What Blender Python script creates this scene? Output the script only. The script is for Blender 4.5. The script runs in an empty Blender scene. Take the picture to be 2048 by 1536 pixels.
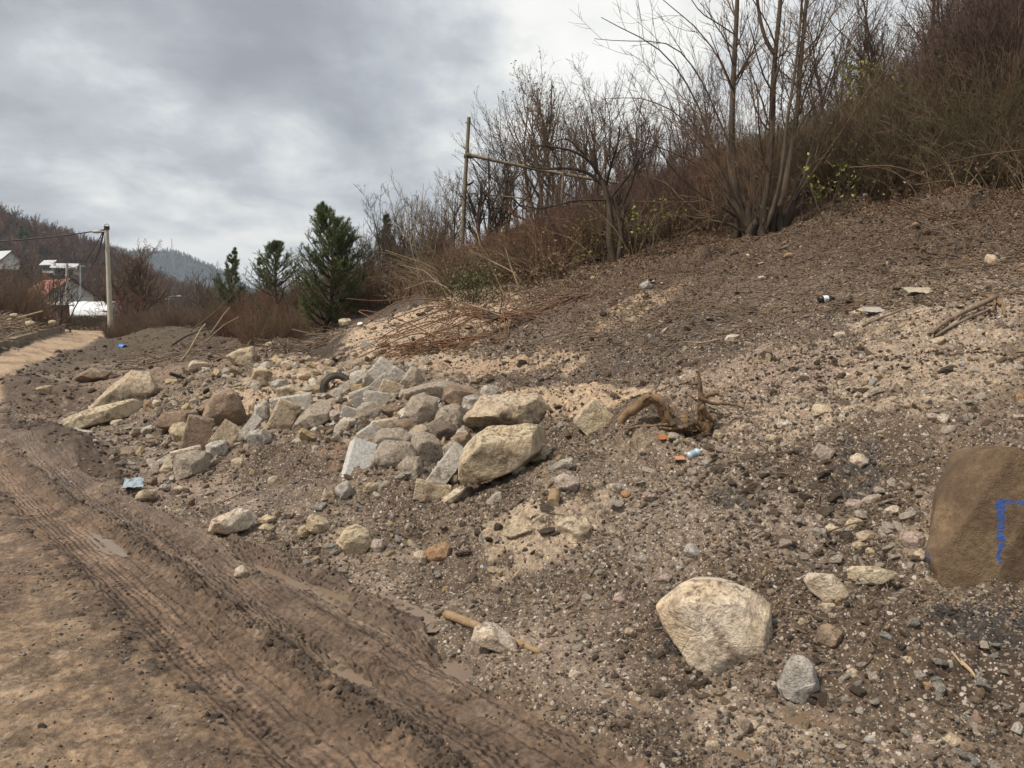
import bpy, bmesh, math, random
import numpy as np
from mathutils import Vector, Matrix, Euler

random.seed(7)
RNG = np.random.default_rng(11)
SC = bpy.context.scene
COL = SC.collection

# ------------------------------------------------------------------ camera, sky, sun, exposure
F = 1539.0; EYE = 1.65; PITCH = math.atan(123 / F)
CP, SP = math.cos(PITCH), math.sin(PITCH)
cam_data = bpy.data.cameras.new('camera'); cam = bpy.data.objects.new('camera', cam_data); COL.objects.link(cam)
cam_data.sensor_width = 36; cam_data.lens = 36 * F / 2048
cam_data.clip_start = 0.05; cam_data.clip_end = 12000
cam.location = (0, 0, EYE); cam.rotation_euler = (math.pi / 2 - PITCH, 0, 0)
SC.camera = cam

SUN_EL, SUN_AZ = math.radians(52), math.radians(-50)     # azimuth measured from +Y (view direction) towards +X
world = bpy.data.worlds.new('World'); SC.world = world; world.use_nodes = True

def nn(nt, t, **kw):
    n = nt.nodes.new(t)
    for k, v in kw.items(): setattr(n, k, v)
    return n

def build_world():
    nt = world.node_tree; nt.nodes.clear(); L = nt.links.new
    out = nn(nt, 'ShaderNodeOutputWorld')
    tc = nn(nt, 'ShaderNodeTexCoord')
    sky = nn(nt, 'ShaderNodeTexSky', sky_type='NISHITA'); sky.sun_disc = False
    sky.sun_elevation = SUN_EL; sky.sun_rotation = SUN_AZ; sky.air_density = 1.5; sky.dust_density = 3
    bs = nn(nt, 'ShaderNodeBackground'); bs.inputs[1].default_value = 0.06
    L(sky.outputs[0], bs.inputs[0])
    sep = nn(nt, 'ShaderNodeSeparateXYZ'); L(tc.outputs['Generated'], sep.inputs[0])
    def M(op, a, b=None, c=None):
        m = nn(nt, 'ShaderNodeMath', operation=op)
        for i, v in enumerate((a, b, c)):
            if v is None: continue
            if isinstance(v, (int, float)): m.inputs[i].default_value = v
            else: L(v, m.inputs[i])
        return m.outputs[0]
    zc = M('ADD', M('ABSOLUTE', sep.outputs[2]), 0.24)
    comb = nn(nt, 'ShaderNodeCombineXYZ')
    L(M('DIVIDE', sep.outputs[0], zc), comb.inputs[0]); L(M('DIVIDE', sep.outputs[1], zc), comb.inputs[1])
    def noise(scale, detail, rough, off, dist=0.0):
        mp = nn(nt, 'ShaderNodeMapping'); mp.inputs['Location'].default_value = off; mp.inputs['Scale'].default_value = (1, 0.8, 1)
        L(comb.outputs[0], mp.inputs[0])
        n = nn(nt, 'ShaderNodeTexNoise'); n.inputs['Scale'].default_value = scale; n.inputs['Detail'].default_value = detail
        n.inputs['Roughness'].default_value = rough; n.inputs['Distortion'].default_value = dist
        L(mp.outputs[0], n.inputs['Vector']); return n.outputs['Fac']
    n1 = noise(0.95, 9, 0.55, (8.6, 2.4, 0), 0.35)
    n2 = noise(3.0, 9, 0.60, (1.3, 2.2, 4), 0.2)
    n3 = noise(0.33, 4, 0.5, (9.3, 4.4, 2))
    # broad cloud banks at their places in the sky: direction, radius, strength (bright gap > 0, dark bank < 0)
    banks = [((290, 350), .15, .20), ((500, 130), .13, -.22), ((760, 300), .13, -.20), ((1250, 200), .34, .09), ((700, 470), .13, .10), ((560, 260), .09, .12), ((330, 470), .10, -.07),
             ((90, 560), .10, .05), ((500, 475), .14, .12), ((150, 395), .14, -.08), ((800, 420), .12, .12),
             ((60, 60), .25, -.03), ((1060, 120), .12, .06), ((330, 215), .1, -.06), ((480, 350), .05, -.10), ((820, 190), .12, .02)]
    acc = None
    for (px, py), rad, st in banks:
        u = (px - 1024) / F; v = (768 - py) / F
        d = Vector((u, CP + v * SP, -SP + v * CP)).normalized()
        vd = nn(nt, 'ShaderNodeVectorMath', operation='DISTANCE'); L(tc.outputs['Generated'], vd.inputs[0]); vd.inputs[1].default_value = d
        q = M('DIVIDE', vd.outputs['Value'], rad); q = M('MULTIPLY', q, q)
        e = M('MULTIPLY', M('POWER', 2.718, M('MULTIPLY', q, -1.0)), st)
        acc = e if acc is None else M('ADD', acc, e)
    f = M('ADD', M('MULTIPLY', M('SUBTRACT', n1, 0.5), 1.7), M('MULTIPLY', M('SUBTRACT', n2, 0.5), 1.25))
    f = M('ADD', f, M('MULTIPLY', M('SUBTRACT', n3, 0.5), 0.6))
    f = M('ADD', f, M('MULTIPLY', acc, 1.5)); f = M('ADD', f, 0.49)
    ramp = nn(nt, 'ShaderNodeValToRGB'); cr = ramp.color_ramp
    cr.elements[0].position = 0.0; cr.elements[0].color = (.235, .245, .27, 1)
    cr.elements[1].position = 1.0; cr.elements[1].color = (.80, .79, .765, 1)
    for p, c in ((.22, (.30, .315, .34)), (.42, (.39, .41, .435)), (.60, (.54, .555, .56)), (.80, (.74, .735, .70))):
        e = cr.elements.new(p); e.color = (*c, 1)
    L(f, ramp.inputs[0])
    bc = nn(nt, 'ShaderNodeBackground'); L(ramp.outputs[0], bc.inputs[0]); bc.inputs[1].default_value = 0.82
    ad = nn(nt, 'ShaderNodeMixShader'); ad.inputs[0].default_value = 0.93
    L(bs.outputs[0], ad.inputs[1]); L(bc.outputs[0], ad.inputs[2]); L(ad.outputs[0], out.inputs[0])
build_world()

sun_data = bpy.data.lights.new('sun', 'SUN'); sun = bpy.data.objects.new('sun', sun_data); COL.objects.link(sun)
sun_data.energy = 2.7; sun_data.angle = math.radians(9); sun_data.color = (1, .90, .78)
sd = Vector((math.sin(SUN_AZ) * math.cos(SUN_EL), -math.cos(SUN_AZ) * math.cos(SUN_EL) * 0.6, math.sin(SUN_EL)))
sun.rotation_euler = sd.to_track_quat('Z', 'Y').to_euler()

SC.view_settings.view_transform = 'Standard'; SC.view_settings.look = 'None'
SC.view_settings.exposure = 0.80; SC.view_settings.gamma = 1.0; SC.view_settings.use_curve_mapping = False

# ------------------------------------------------------------------ helpers
def tag(o, label=None, cat=None, group=None, kind=None):
    if label: o['label'] = label
    if cat: o['category'] = cat
    if group: o['group'] = group
    if kind: o['kind'] = kind
    return o

def ray_dir(px, py):
    u = (px - 1024) / F; v = (768 - py) / F
    return np.array((u, CP + v * SP, -SP + v * CP))

def P(px, py, Y):
    "world point seen at pixel (px,py) of the photograph at distance Y along the view direction's ground axis"
    d = ray_dir(px, py); t = Y / d[1]
    return np.array((d[0] * t, Y, EYE + d[2] * t))

def h2(ix, iy, iz, seed):
    n = (ix.astype(np.int64) * 374761393 + iy.astype(np.int64) * 668265263 + iz.astype(np.int64) * 2147483647 + seed * 974711) & 0xffffffff
    n = ((n ^ (n >> 13)) * 1274126177) & 0xffffffff
    n = ((n ^ (n >> 16)) * 2246822519) & 0xffffffff
    return ((n ^ (n >> 15)) & 0xffffff) / float(0xffffff)

def vn2(x, y, seed=0):
    ix = np.floor(x); iy = np.floor(y); fx = x - ix; fy = y - iy
    fx = fx * fx * (3 - 2 * fx); fy = fy * fy * (3 - 2 * fy); z = np.zeros_like(ix)
    a = h2(ix, iy, z, seed); b = h2(ix + 1, iy, z, seed); c = h2(ix, iy + 1, z, seed); d = h2(ix + 1, iy + 1, z, seed)
    return (a + (b - a) * fx) * (1 - fy) + (c + (d - c) * fx) * fy

def fbm2(x, y, oct=4, seed=0, gain=.5):
    s = 0; a = 1; t = 0
    for o in range(oct):
        s = s + a * vn2(x * 2 ** o + 17.3 * o, y * 2 ** o - 9.1 * o, seed + o); t += a; a *= gain
    return s / t * 2 - 1

def vn3(p, seed=0):
    i = np.floor(p); f = p - i; f = f * f * (3 - 2 * f)
    X, Y, Z = i[..., 0], i[..., 1], i[..., 2]; fx, fy, fz = f[..., 0], f[..., 1], f[..., 2]
    def c(a, b, d): return h2(X + a, Y + b, Z + d, seed)
    x00 = c(0,0,0) * (1 - fx) + c(1,0,0) * fx; x10 = c(0,1,0) * (1 - fx) + c(1,1,0) * fx
    x01 = c(0,0,1) * (1 - fx) + c(1,0,1) * fx; x11 = c(0,1,1) * (1 - fx) + c(1,1,1) * fx
    return (x00 * (1 - fy) + x10 * fy) * (1 - fz) + (x01 * (1 - fy) + x11 * fy) * fz

def fbm3(p, oct=3, seed=0, gain=.5):
    s = 0; a = 1; t = 0
    for o in range(oct):
        s = s + a * vn3(p * 2 ** o + 5.7 * o, seed + o); t += a; a *= gain
    return s / t * 2 - 1

def mesh_np(name, V, Fc, smooth=True):
    "V (n,3), Fc list of arrays (m,k)"
    me = bpy.data.meshes.new(name)
    if not isinstance(Fc, (list, tuple)): Fc = [Fc]
    Fc = [np.asarray(f, dtype=np.int32) for f in Fc if len(f)]
    V = np.ascontiguousarray(V, dtype=np.float32)
    me.vertices.add(len(V)); me.vertices.foreach_set('co', V.ravel())
    loops = np.concatenate([f.ravel() for f in Fc]) if Fc else np.zeros(0, np.int32)
    sizes = np.concatenate([np.full(len(f), f.shape[1], np.int32) for f in Fc]) if Fc else np.zeros(0, np.int32)
    starts = np.concatenate([[0], np.cumsum(sizes)[:-1]]).astype(np.int32) if len(sizes) else sizes
    me.loops.add(len(loops)); me.loops.foreach_set('vertex_index', loops)
    me.polygons.add(len(sizes)); me.polygons.foreach_set('loop_start', starts)
    me.update(calc_edges=True)
    me.polygons.foreach_set('use_smooth', np.full(len(sizes), smooth, dtype=bool))
    me.update()
    return me

def link(name, me, mat=None, parent=None, loc=None):
    o = bpy.data.objects.new(name, me); COL.objects.link(o)
    if mat is not None and me is not None and len(me.materials) == 0: me.materials.append(mat)
    if parent is not None: o.parent = parent
    if loc is not None: o.location = loc
    return o

def empty(name, loc=(0, 0, 0), rz=0):
    o = bpy.data.objects.new(name, None); COL.objects.link(o); o.location = loc; o.rotation_euler = (0, 0, rz)
    o.empty_display_size = .1
    return o

def copy_tree(o, parent=None):
    c = o.copy(); COL.objects.link(c); c.parent = parent
    for ch in list(o.children): copy_tree(ch, c)
    return c

# ------------------------------------------------------------------ materials
def new_mat(name):
    m = bpy.data.materials.new(name); m.use_nodes = True
    nt = m.node_tree; nt.nodes.clear()
    out = nn(nt, 'ShaderNodeOutputMaterial'); b = nn(nt, 'ShaderNodeBsdfPrincipled')
    nt.links.new(b.outputs[0], out.inputs[0]); return m, nt, b

def rgba(c): return (c[0], c[1], c[2], 1)

def ramp_node(nt, fac, stops, interp='LINEAR'):
    r = nn(nt, 'ShaderNodeValToRGB'); cr = r.color_ramp; cr.interpolation = interp
    cr.elements[0].position = stops[0][0]; cr.elements[0].color = rgba(stops[0][1])
    cr.elements[1].position = stops[-1][0]; cr.elements[1].color = rgba(stops[-1][1])
    for p, c in stops[1:-1]:
        e = cr.elements.new(p); e.color = rgba(c)
    nt.links.new(fac, r.inputs[0]); return r.outputs[0]

def noise_node(nt, vec, scale, detail=4, rough=.55, dist=0):
    n = nn(nt, 'ShaderNodeTexNoise'); n.inputs['Scale'].default_value = scale; n.inputs['Detail'].default_value = detail
    n.inputs['Roughness'].default_value = rough; n.inputs['Distortion'].default_value = dist
    if vec is not None: nt.links.new(vec, n.inputs['Vector'])
    return n.outputs['Fac']

def mixc(nt, fac, a, b, mode='MIX'):
    m = nn(nt, 'ShaderNodeMix', data_type='RGBA', blend_type=mode)
    for k, v in ((0, fac), (6, a), (7, b)):
        if isinstance(v, (int, float)): m.inputs[k].default_value = v
        elif isinstance(v, tuple): m.inputs[k].default_value = rgba(v)
        else: nt.links.new(v, m.inputs[k])
    return m.outputs[2]

def math_node(nt, op, a, b=0.0, clamp=False):
    m = nn(nt, 'ShaderNodeMath', operation=op); m.use_clamp = clamp
    for i, v in enumerate((a, b)):
        if isinstance(v, (int, float)): m.inputs[i].default_value = v
        else: nt.links.new(v, m.inputs[i])
    return m.outputs[0]

def bump(nt, b, h, dist, strength=1.0):
    bp = nn(nt, 'ShaderNodeBump'); bp.inputs['Distance'].default_value = dist; bp.inputs['Strength'].default_value = strength
    nt.links.new(h, bp.inputs['Height']); nt.links.new(bp.outputs[0], b.inputs['Normal'])

def rock_mat(name, base, dark, stain, mud=.45, scale=3.0, rough=.85, mudc=(.17, .122, .082)):
    m, nt, b = new_mat(name); L = nt.links.new
    tc = nn(nt, 'ShaderNodeTexCoord'); oi = nn(nt, 'ShaderNodeObjectInfo')
    add = nn(nt, 'ShaderNodeVectorMath', operation='MULTIPLY_ADD')
    cmb = nn(nt, 'ShaderNodeCombineXYZ'); L(oi.outputs['Random'], cmb.inputs[0]); L(oi.outputs['Random'], cmb.inputs[1])
    L(cmb.outputs[0], add.inputs[0]); add.inputs[1].default_value = (37, 91, 13); L(tc.outputs['Object'], add.inputs[2])
    v = add.outputs[0]
    n1 = noise_node(nt, v, scale, 6, .6, .3); n2 = noise_node(nt, v, scale * 4.3, 8, .68, .5); n3 = noise_node(nt, v, scale * 22, 4, .65)
    c = mixc(nt, ramp_node(nt, n1, [(.32, (0, 0, 0)), (.68, (1, 1, 1))]), base, stain)
    c = mixc(nt, ramp_node(nt, n2, [(.47, (0, 0, 0)), (.70, (.85, .85, .85))]), c, dark)
    # thin cracks and veins
    vo = nn(nt, 'ShaderNodeTexVoronoi', feature='DISTANCE_TO_EDGE'); vo.inputs['Scale'].default_value = scale * 1.6
    wv = nn(nt, 'ShaderNodeVectorMath', operation='MULTIPLY_ADD'); 
    nz = nn(nt, 'ShaderNodeTexNoise'); nz.inputs['Scale'].default_value = scale * 2; nz.inputs['Detail'].default_value = 5; L(v, nz.inputs['Vector'])
    L(nz.outputs['Color'], wv.inputs[0]); wv.inputs[1].default_value = (.22, .22, .22); L(v, wv.inputs[2]); L(wv.outputs[0], vo.inputs['Vector'])
    crack = ramp_node(nt, vo.outputs['Distance'], [(0, (.55, .55, .55)), (.035, (0, 0, 0))])
    c = mixc(nt, math_node(nt, 'MULTIPLY', crack, .22), c, dark)
    c = mixc(nt, 1.0, c, ramp_node(nt, n3, [(.25, (.60, .58, .56)), (.72, (1.25, 1.25, 1.24))]), 'MULTIPLY')
    # mud on low and on level parts
    geo = nn(nt, 'ShaderNodeNewGeometry'); sg = nn(nt, 'ShaderNodeSeparateXYZ'); L(tc.outputs['Object'], sg.inputs[0])
    mn = noise_node(nt, v, scale * 1.7, 7, .65)
    low = math_node(nt, 'ADD', mn, math_node(nt, 'MULTIPLY', sg.outputs[2], -.35))
    mf = ramp_node(nt, low, [(.66 - mud * .35, (0, 0, 0)), (.74 - mud * .30, (.85, .85, .85))])
    c = mixc(nt, mf, c, mudc)
    sn = nn(nt, 'ShaderNodeSeparateXYZ'); L(geo.outputs['Normal'], sn.inputs[0])   # grit that has settled on level faces
    gr = math_node(nt, 'MULTIPLY', ramp_node(nt, sn.outputs[2], [(.62, (0, 0, 0)), (.88, (1, 1, 1))]), ramp_node(nt, noise_node(nt, v, scale * 7, 6, .7), [(.50, (0, 0, 0)), (.58, (.9, .9, .9))]))
    c = mixc(nt, gr, c, (.13, .098, .07))
    L(c, b.inputs['Base Color']); b.inputs['Roughness'].default_value = rough
    hh = math_node(nt, 'ADD', math_node(nt, 'MULTIPLY', n2, 1.0), math_node(nt, 'MULTIPLY', n3, .35))
    hh = math_node(nt, 'SUBTRACT', hh, math_node(nt, 'MULTIPLY', crack, .2))
    bump(nt, b, hh, .035, 1.0)
    return m
# ------------------------------------------------------------------ terrain: one height field over bearing x log(distance)
S0, D0 = .34, 2.7
NX, NY = .75, .66                                           # unit-ish normal of the road axis, pointing up the slope
def dd(x, y): return NX * x + NY * y
def base_h(x, y):
    d = dd(x, y) - D0
    return S0 * .5 * (d + np.sqrt(d * d + .12)) * 1.0

CTRL = [  # pixel x, pixel y, distance Y (None = on the base plane)
 (222,678,50),(0,760,18),(100,715,28),(0,712,26),(130,664,50),(245,705,38),(300,655,46),(360,652,46),(420,668,40),(350,690,32),(430,690,28),
 (150,738,24),(200,762,18),(60,820,13),(0,735,21),(100,695,33),(200,669,52),(150,672,45),(-200,800,16),(-300,760,22),(-150,700,30),
 (300,752,15),(450,722,15.5),(540,700,17),(400,708,21),(480,688,24),(600,702,21),(560,682,27),(640,668,23),(700,650,16),(750,690,12.6),
 (880,608,15.2),(675,780,11.6),(800,642,14.5),(1000,600,15),(1100,575,14.6),(1200,548,14.5),(1300,520,14.5),(1400,495,14.5),(1500,465,15),
 (1600,440,14.5),(1800,405,14),(2048,400,12.5),(2300,380,12.5),(1700,520,10.5),(2000,520,9.4),
 (1650,300,22),(1900,190,20),(2048,120,19),(2300,0,18),(1350,372,23),(1250,400,25),(1000,485,29),(850,560,30),(700,605,32),(600,640,34),(550,658,40),
 (1650,240,34),(2048,60,32),(1350,340,40),(1000,470,45),(700,600,60),(850,540,60),
 (600,900,None),(600,1150,None),(1020,960,None),(1250,800,None),(1700,900,None),(2048,600,None),(2048,900,None),(150,1000,None),(1400,1100,None),
 (300,850,None),(450,800,None),(900,780,9.8),(1100,720,None),(1300,640,None),(1600,650,None),
 (450,652,60),(300,648,70),(180,655,72),(600,640,80),(450,640,118),(200,640,118),(0,640,118),(800,560,118),(1200,400,100),(1700,250,100),(2048,150,90),
 (0,652,60),(-300,650,60),(-600,660,40),(-300,640,118),
]
XYZ0 = [(0,0,0),(1,1,0),(-1,1,0),(-1,3,0),(-3,3,0),(-4,5,0),(-6,8,0),(-8,8,0),(-8,5,0),(-6,3,0),(0,-2,0),(-4,-2,0),(-9,12.5,.1),(-12,12,.1),(2,.5,None),(4,2,None),(3,-3,None),
        (-60,0,.5),(-60,-60,.5),(0,-60,0),(60,-60,12),(60,0,12),(30,10,7),(-30,5,.3),(-20,-20,.2),(20,-20,5),(110,10,20),(-110,10,2),(0,-110,2)]
def warp(x, y):
    r = np.hypot(x, y); th = np.arctan2(x, y)
    w = np.log(r + 1.5)
    return np.sin(th) * w * 1.6, np.cos(th) * w * 1.6
def solve_rbf():
    pts = []; res = []
    for px, py, Y in CTRL:
        if Y is None:
            d = ray_dir(px, py); t = np.linspace(1, 80, 4000); z = EYE + d[2] * t
            hz = base_h(d[0] * t, d[1] * t); i = np.argmax(hz >= z); x, y = d[0] * t[i], d[1] * t[i]; pts.append((x, y)); res.append(0.0)
        else:
            p = P(px, py, Y); pts.append((p[0], p[1])); res.append(p[2] - float(base_h(np.array(p[0]), np.array(p[1]))))
    for x, y, z in XYZ0:
        b = float(base_h(np.array(float(x)), np.array(float(y)))); pts.append((x, y)); res.append(0.0 if z is None else z - b)
    pts = np.array(pts, float); res = np.array(res)
    wx, wy = warp(pts[:, 0], pts[:, 1]); W = np.stack([wx, wy], 1); n = len(W)
    D = np.linalg.norm(W[:, None] - W[None], axis=2)
    K = D ** 2 * np.log(D + 1e-9) * .5 + D * .15 ; K = -D * 1.0 + .35 * K  # blend of linear and thin-plate kernels
    K[np.arange(n), np.arange(n)] = 0
    A = np.zeros((n + 3, n + 3)); A[:n, :n] = K - 1e-3 * np.eye(n); A[:n, n] = 1; A[:n, n+1:] = W; A[n, :n] = 1; A[n+1:, :n] = W.T
    s = np.linalg.solve(A, np.concatenate([res, np.zeros(3)]))
    return W, s
RW, RS = solve_rbf()
def smooth_h(x, y):
    x = np.asarray(x, float); y = np.asarray(y, float); sh = x.shape
    wx, wy = warp(x.ravel(), y.ravel()); out = np.empty(wx.size); n = len(RW)
    for a in range(0, wx.size, 40000):
        b = slice(a, a + 40000)
        D = np.hypot(wx[b, None] - RW[None, :, 0], wy[b, None] - RW[None, :, 1])
        K = D ** 2 * np.log(D + 1e-9) * .5 + D * .15; K = -D + .35 * K
        out[b] = K @ RS[:n] + RS[n] + RS[n+1] * wx[b] + RS[n+2] * wy[b]
    return out.reshape(sh) + base_h(x, y)

def sstep(a, b, x):
    t = np.clip((x - a) / (b - a), 0, 1); return t * t * (3 - 2 * t)
def gau(x, c, w): return np.exp(-((x - c) / w) ** 2)

def inpoly(x, y, poly):
    ins = np.zeros(x.shape, bool); n = len(poly)
    for i in range(n):
        x1, y1 = poly[i]; x2, y2 = poly[(i + 1) % n]
        if y1 == y2: continue
        c = ((y1 > y) != (y2 > y)) & (x < (x2 - x1) * (y - y1) / (y2 - y1) + x1); ins ^= c
    return ins

def sd_line(d, s): return (NX * d - NY * s, NY * d + NX * s)      # road coordinates (d across, s along) -> x, y
e1 = [P(0,762,18)[:2], P(100,717,28)[:2], P(214,680,50)[:2], P(240,664,75)[:2]]
e2 = [P(0,712,26)[:2], P(118,664,50)[:2], P(150,657,75)[:2]]
ROADP = [sd_line(2.12, -8), sd_line(2.12, 2.6), sd_line(2.36, 3.8), sd_line(2.3, 5), sd_line(1.98, 7.5), sd_line(1.88, 9.5), sd_line(1.75, 13)] + [tuple(p) for p in e1] + [tuple(p) for p in e2[::-1]] + [sd_line(-4.5, 22), sd_line(-5, 12), sd_line(-5, -8)]

# grid
th = np.concatenate([np.linspace(-math.pi, -.80, 40)[:-1], np.linspace(-.80, -.66, 30)[:-1], np.linspace(-.66, .66, 860), np.linspace(.66, .80, 30)[1:], np.linspace(.80, math.pi, 40)[1:-1]])
lr = np.concatenate([np.linspace(math.log(.25), math.log(2.3), 40)[:-1], np.linspace(math.log(2.3), math.log(8.5), 520)[:-1], np.linspace(math.log(8.5), math.log(22), 190)[:-1], np.linspace(math.log(22), math.log(125), 120)])
RR = np.exp(lr)
TH, RG = np.meshgrid(th, RR, indexing='ij')
GX, GY = np.sin(TH) * RG, np.cos(TH) * RG
Hs = np.maximum(smooth_h(GX, GY), -.6)

def raw_hit(px, py, Z=None):
    Z = Hs if Z is None else Z
    d = ray_dir(px, py); hy = math.hypot(d[0], d[1]); te = d[2] / hy
    j = int(np.argmin(np.abs(th - math.atan2(d[0], d[1])))); prof = (Z[j] - EYE) / RR
    k = np.nonzero((prof >= te) & (RR > 1.2))[0]
    if len(k) == 0: return None
    i = k[0]; r = RR[i]
    if i > 0:
        a, b = prof[i-1] - te, prof[i] - te; f = -a / (b - a) if b != a else 0; r = RR[i-1] + (RR[i] - RR[i-1]) * min(max(f, 0), 1)
    return np.array((d[0] / hy * r, d[1] / hy * r, EYE + te * r))

def blob(px, py, rx, ry, x=GX, y=GY, rot=0.0):
    "soft elliptical patch on the ground round the point seen at (px,py)"
    c = raw_hit(px, py); a = raw_hit(px + rx * math.cos(rot), py - rx * math.sin(rot)); b = raw_hit(px + ry * math.sin(rot) , py + ry * math.cos(rot))
    if c is None or b is None: return np.zeros_like(x)
    if a is None: a = c + np.array((rx / F * c[1], 0, 0))
    u = (a - c)[:2]; v = (b - c)[:2]; det = u[0] * v[1] - u[1] * v[0]
    X = x - c[0]; Y = y - c[1]
    p = (X * v[1] - Y * v[0]) / det; q = (-X * u[1] + Y * u[0]) / det
    return np.exp(-(p * p + q * q))

D = dd(GX, GY); Sx = -NY * GX + NX * GY
ROAD = inpoly(GX + .12 * fbm2(GX * 2, GY * 2, 3, 5), GY + .12 * fbm2(GX * 2, GY * 2, 3, 6), ROADP)
nearw = 1 - sstep(9, 15, RG)                                     # where the ruts are worth shaping
Dm = D + .05 * fbm2(Sx * .35, Sx * 0 + 3, 2, 41) + .02 * fbm2(Sx * 1.3, Sx * 0, 2, 43) + .05 * (Sx - 3) * .04
# far roads and banks: signed softness of the road mask
mud = ROAD.astype(float)
def soften(m, n=3):
    for _ in range(n):
        m = (m + np.roll(m, 1, 0) + np.roll(m, -1, 0) + np.pad(m[:, 1:], ((0,0),(0,1)), 'edge') + np.pad(m[:, :-1], ((0,0),(1,0)), 'edge')) / 5
    return m
mudS = soften(mud, 6)
rut = (-.026 * gau(Dm, 1.30, .17) + .022 * gau(Dm, 1.58, .065) - .026 * gau(Dm, 1.80, .09) + .024 * gau(Dm, 1.955, .035) - .026 * gau(Dm, 2.11, .08)
       + .024 * gau(Dm, 2.27, .05) + .014 * gau(Dm, 1.70, .022) + .012 * gau(Dm, 1.875, .02) + .014 * gau(Dm, 2.05, .02) + .012 * gau(Dm, 2.17, .02) - .012 * gau(Dm, 1.655, .018) - .010 * gau(Dm, 1.44, .014) - .009 * gau(Dm, 1.38, .012) - .009 * gau(Dm, 1.19, .014) + .016 * gau(Dm, 1.06, .10) - .02 * gau(Dm, 2.46, .08) + .01 * gau(Dm, .4, .2) - .012 * gau(Dm, -.2, .2) - .012 * gau(Dm, -1.6, .25))
clod = fbm2(GX * 9, GY * 9, 4, 71)
rdg = (1 - np.abs(fbm2(GX * 16, GY * 16, 4, 72)) * 2.2)
rut += (.035 * gau(Dm, 1.58, .09) + .030 * gau(Dm, 2.30, .10) + .014 * gau(Dm, 1.07, .13) + .012 * gau(Dm, 1.96, .06)) * (np.maximum(clod + .25, 0) * 1.0 + np.maximum(rdg, 0) * .7)
def tread(c, w, per, amp, sk):
    env = sstep(w, w * .7, np.abs(Dm - c)); wob = .02 * fbm2(Sx * 4, Dm * 4, 2, 77)
    ph = 2 * math.pi * ((Sx + wob) / per + np.abs(Dm - c) * sk)
    lines = np.cos(2 * math.pi * (Dm - c) / .055)
    return env * amp * (np.clip(np.sin(ph) * 1.6, -1, 1) * .7 + .5 * lines) * (.35 + .65 * sstep(-.2, .3, fbm2(Sx * .9, Dm * 3, 2, 79)))
rut += tread(1.30, .16, .055, .0060, 6) + tread(1.80, .11, .085, .014, 5) + tread(2.11, .11, .085, .014, -5) + tread(1.46, .06, .05, .008, 0) + tread(1.66, .05, .06, .009, 3) + tread(2.34, .08, .09, .009, 4) + tread(.55, .12, .06, .003, 4) + tread(-.25, .15, .08, .004, 4)
near_mud = nearw * sstep(2.75, 2.45, Dm)
far_rutD = .03 * fbm2(D * 3.5, Sx * .35, 3, 90)
rough_mud = .014 * fbm2(GX * 3, GY * 3, 5, 21) + .016 * fbm2(D * 11, Sx * 1.6, 4, 24) * sstep(.9, 1.6, D) + .010 * fbm2(D * 34, Sx * .8, 3, 27) * sstep(.8, 1.2, D) + .010 * fbm2(GX * 34, GY * 34, 3, 25) * sstep(-.1, .4, fbm2(GX * 2.1, GY * 2.1, 3, 26)) + .012 * fbm2(GX * 14, GY * 14, 3, 22) * sstep(-.2, .4, fbm2(GX * 1.3, GY * 1.3, 3, 23))
rough_mud = rough_mud + sstep(1.1, .8, D) * (.022 * np.abs(fbm2(GX * 13, GY * 13, 4, 28)) * sstep(-.1, .3, fbm2(GX * 1.7, GY * 1.7, 3, 29)) + .010 * fbm2(GX * 5 + GY * 2, GY * 9, 3, 30))
rough_rub = .13 * fbm2(GX * .8, GY * .8, 3, 31) + .100 * fbm2(GX * 2.6, GY * 2.6, 3, 32) + .050 * (np.abs(fbm2(GX * 6, GY * 6, 4, 33)) - .2) + .026 * fbm2(GX * 21, GY * 21, 3, 34)
fine = .020 * (vn2(GX * 38, GY * 38, 35) - .5) + .012 * (vn2(GX * 80, GY * 80, 36) - .5)
rough_rub = rough_rub + fine * (1 - sstep(6, 12, RG)) + sstep(9, 12, RG) * sstep(5.5, 8, D) * (.14 * (np.abs(fbm2(GX * 1.6, GY * 2.6, 4, 44)) - .25) + .05 * fbm2(GX * 5, GY * 5, 3, 45))
rough_far = .25 * fbm2(GX * .25, GY * .25, 3, 37) + .16 * fbm2(GX * .9, GY * .9, 4, 38) + .10 * np.abs(fbm2(GX * 2.6, GY * 2.6, 3, 39))
wr = 1 - mudS
farw = sstep(14, 24, RG) * sstep(-.10, -.25, TH) + sstep(18, 32, RG) * sstep(-.25, -.10, TH); farw = np.clip(farw, 0, 1)
behind = 1 - sstep(.9, 1.3, np.abs(TH))
near_c = sstep(2.0, 3.2, RG)
fan = np.clip(blob(790, 672, 130, 60, rot=.35) * 1.3 + blob(1180, 735, 150, 40, rot=.1) * .6, 0, 1)
H = Hs + mudS * (rough_mud + near_mud * rut * sstep(2.7, 2.4, D) + far_rutD * (1 - nearw)) + wr * (rough_rub * (1 - .65 * fan) * (1 - farw) + rough_far * farw) * (.15 + .85 * near_c)
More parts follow.
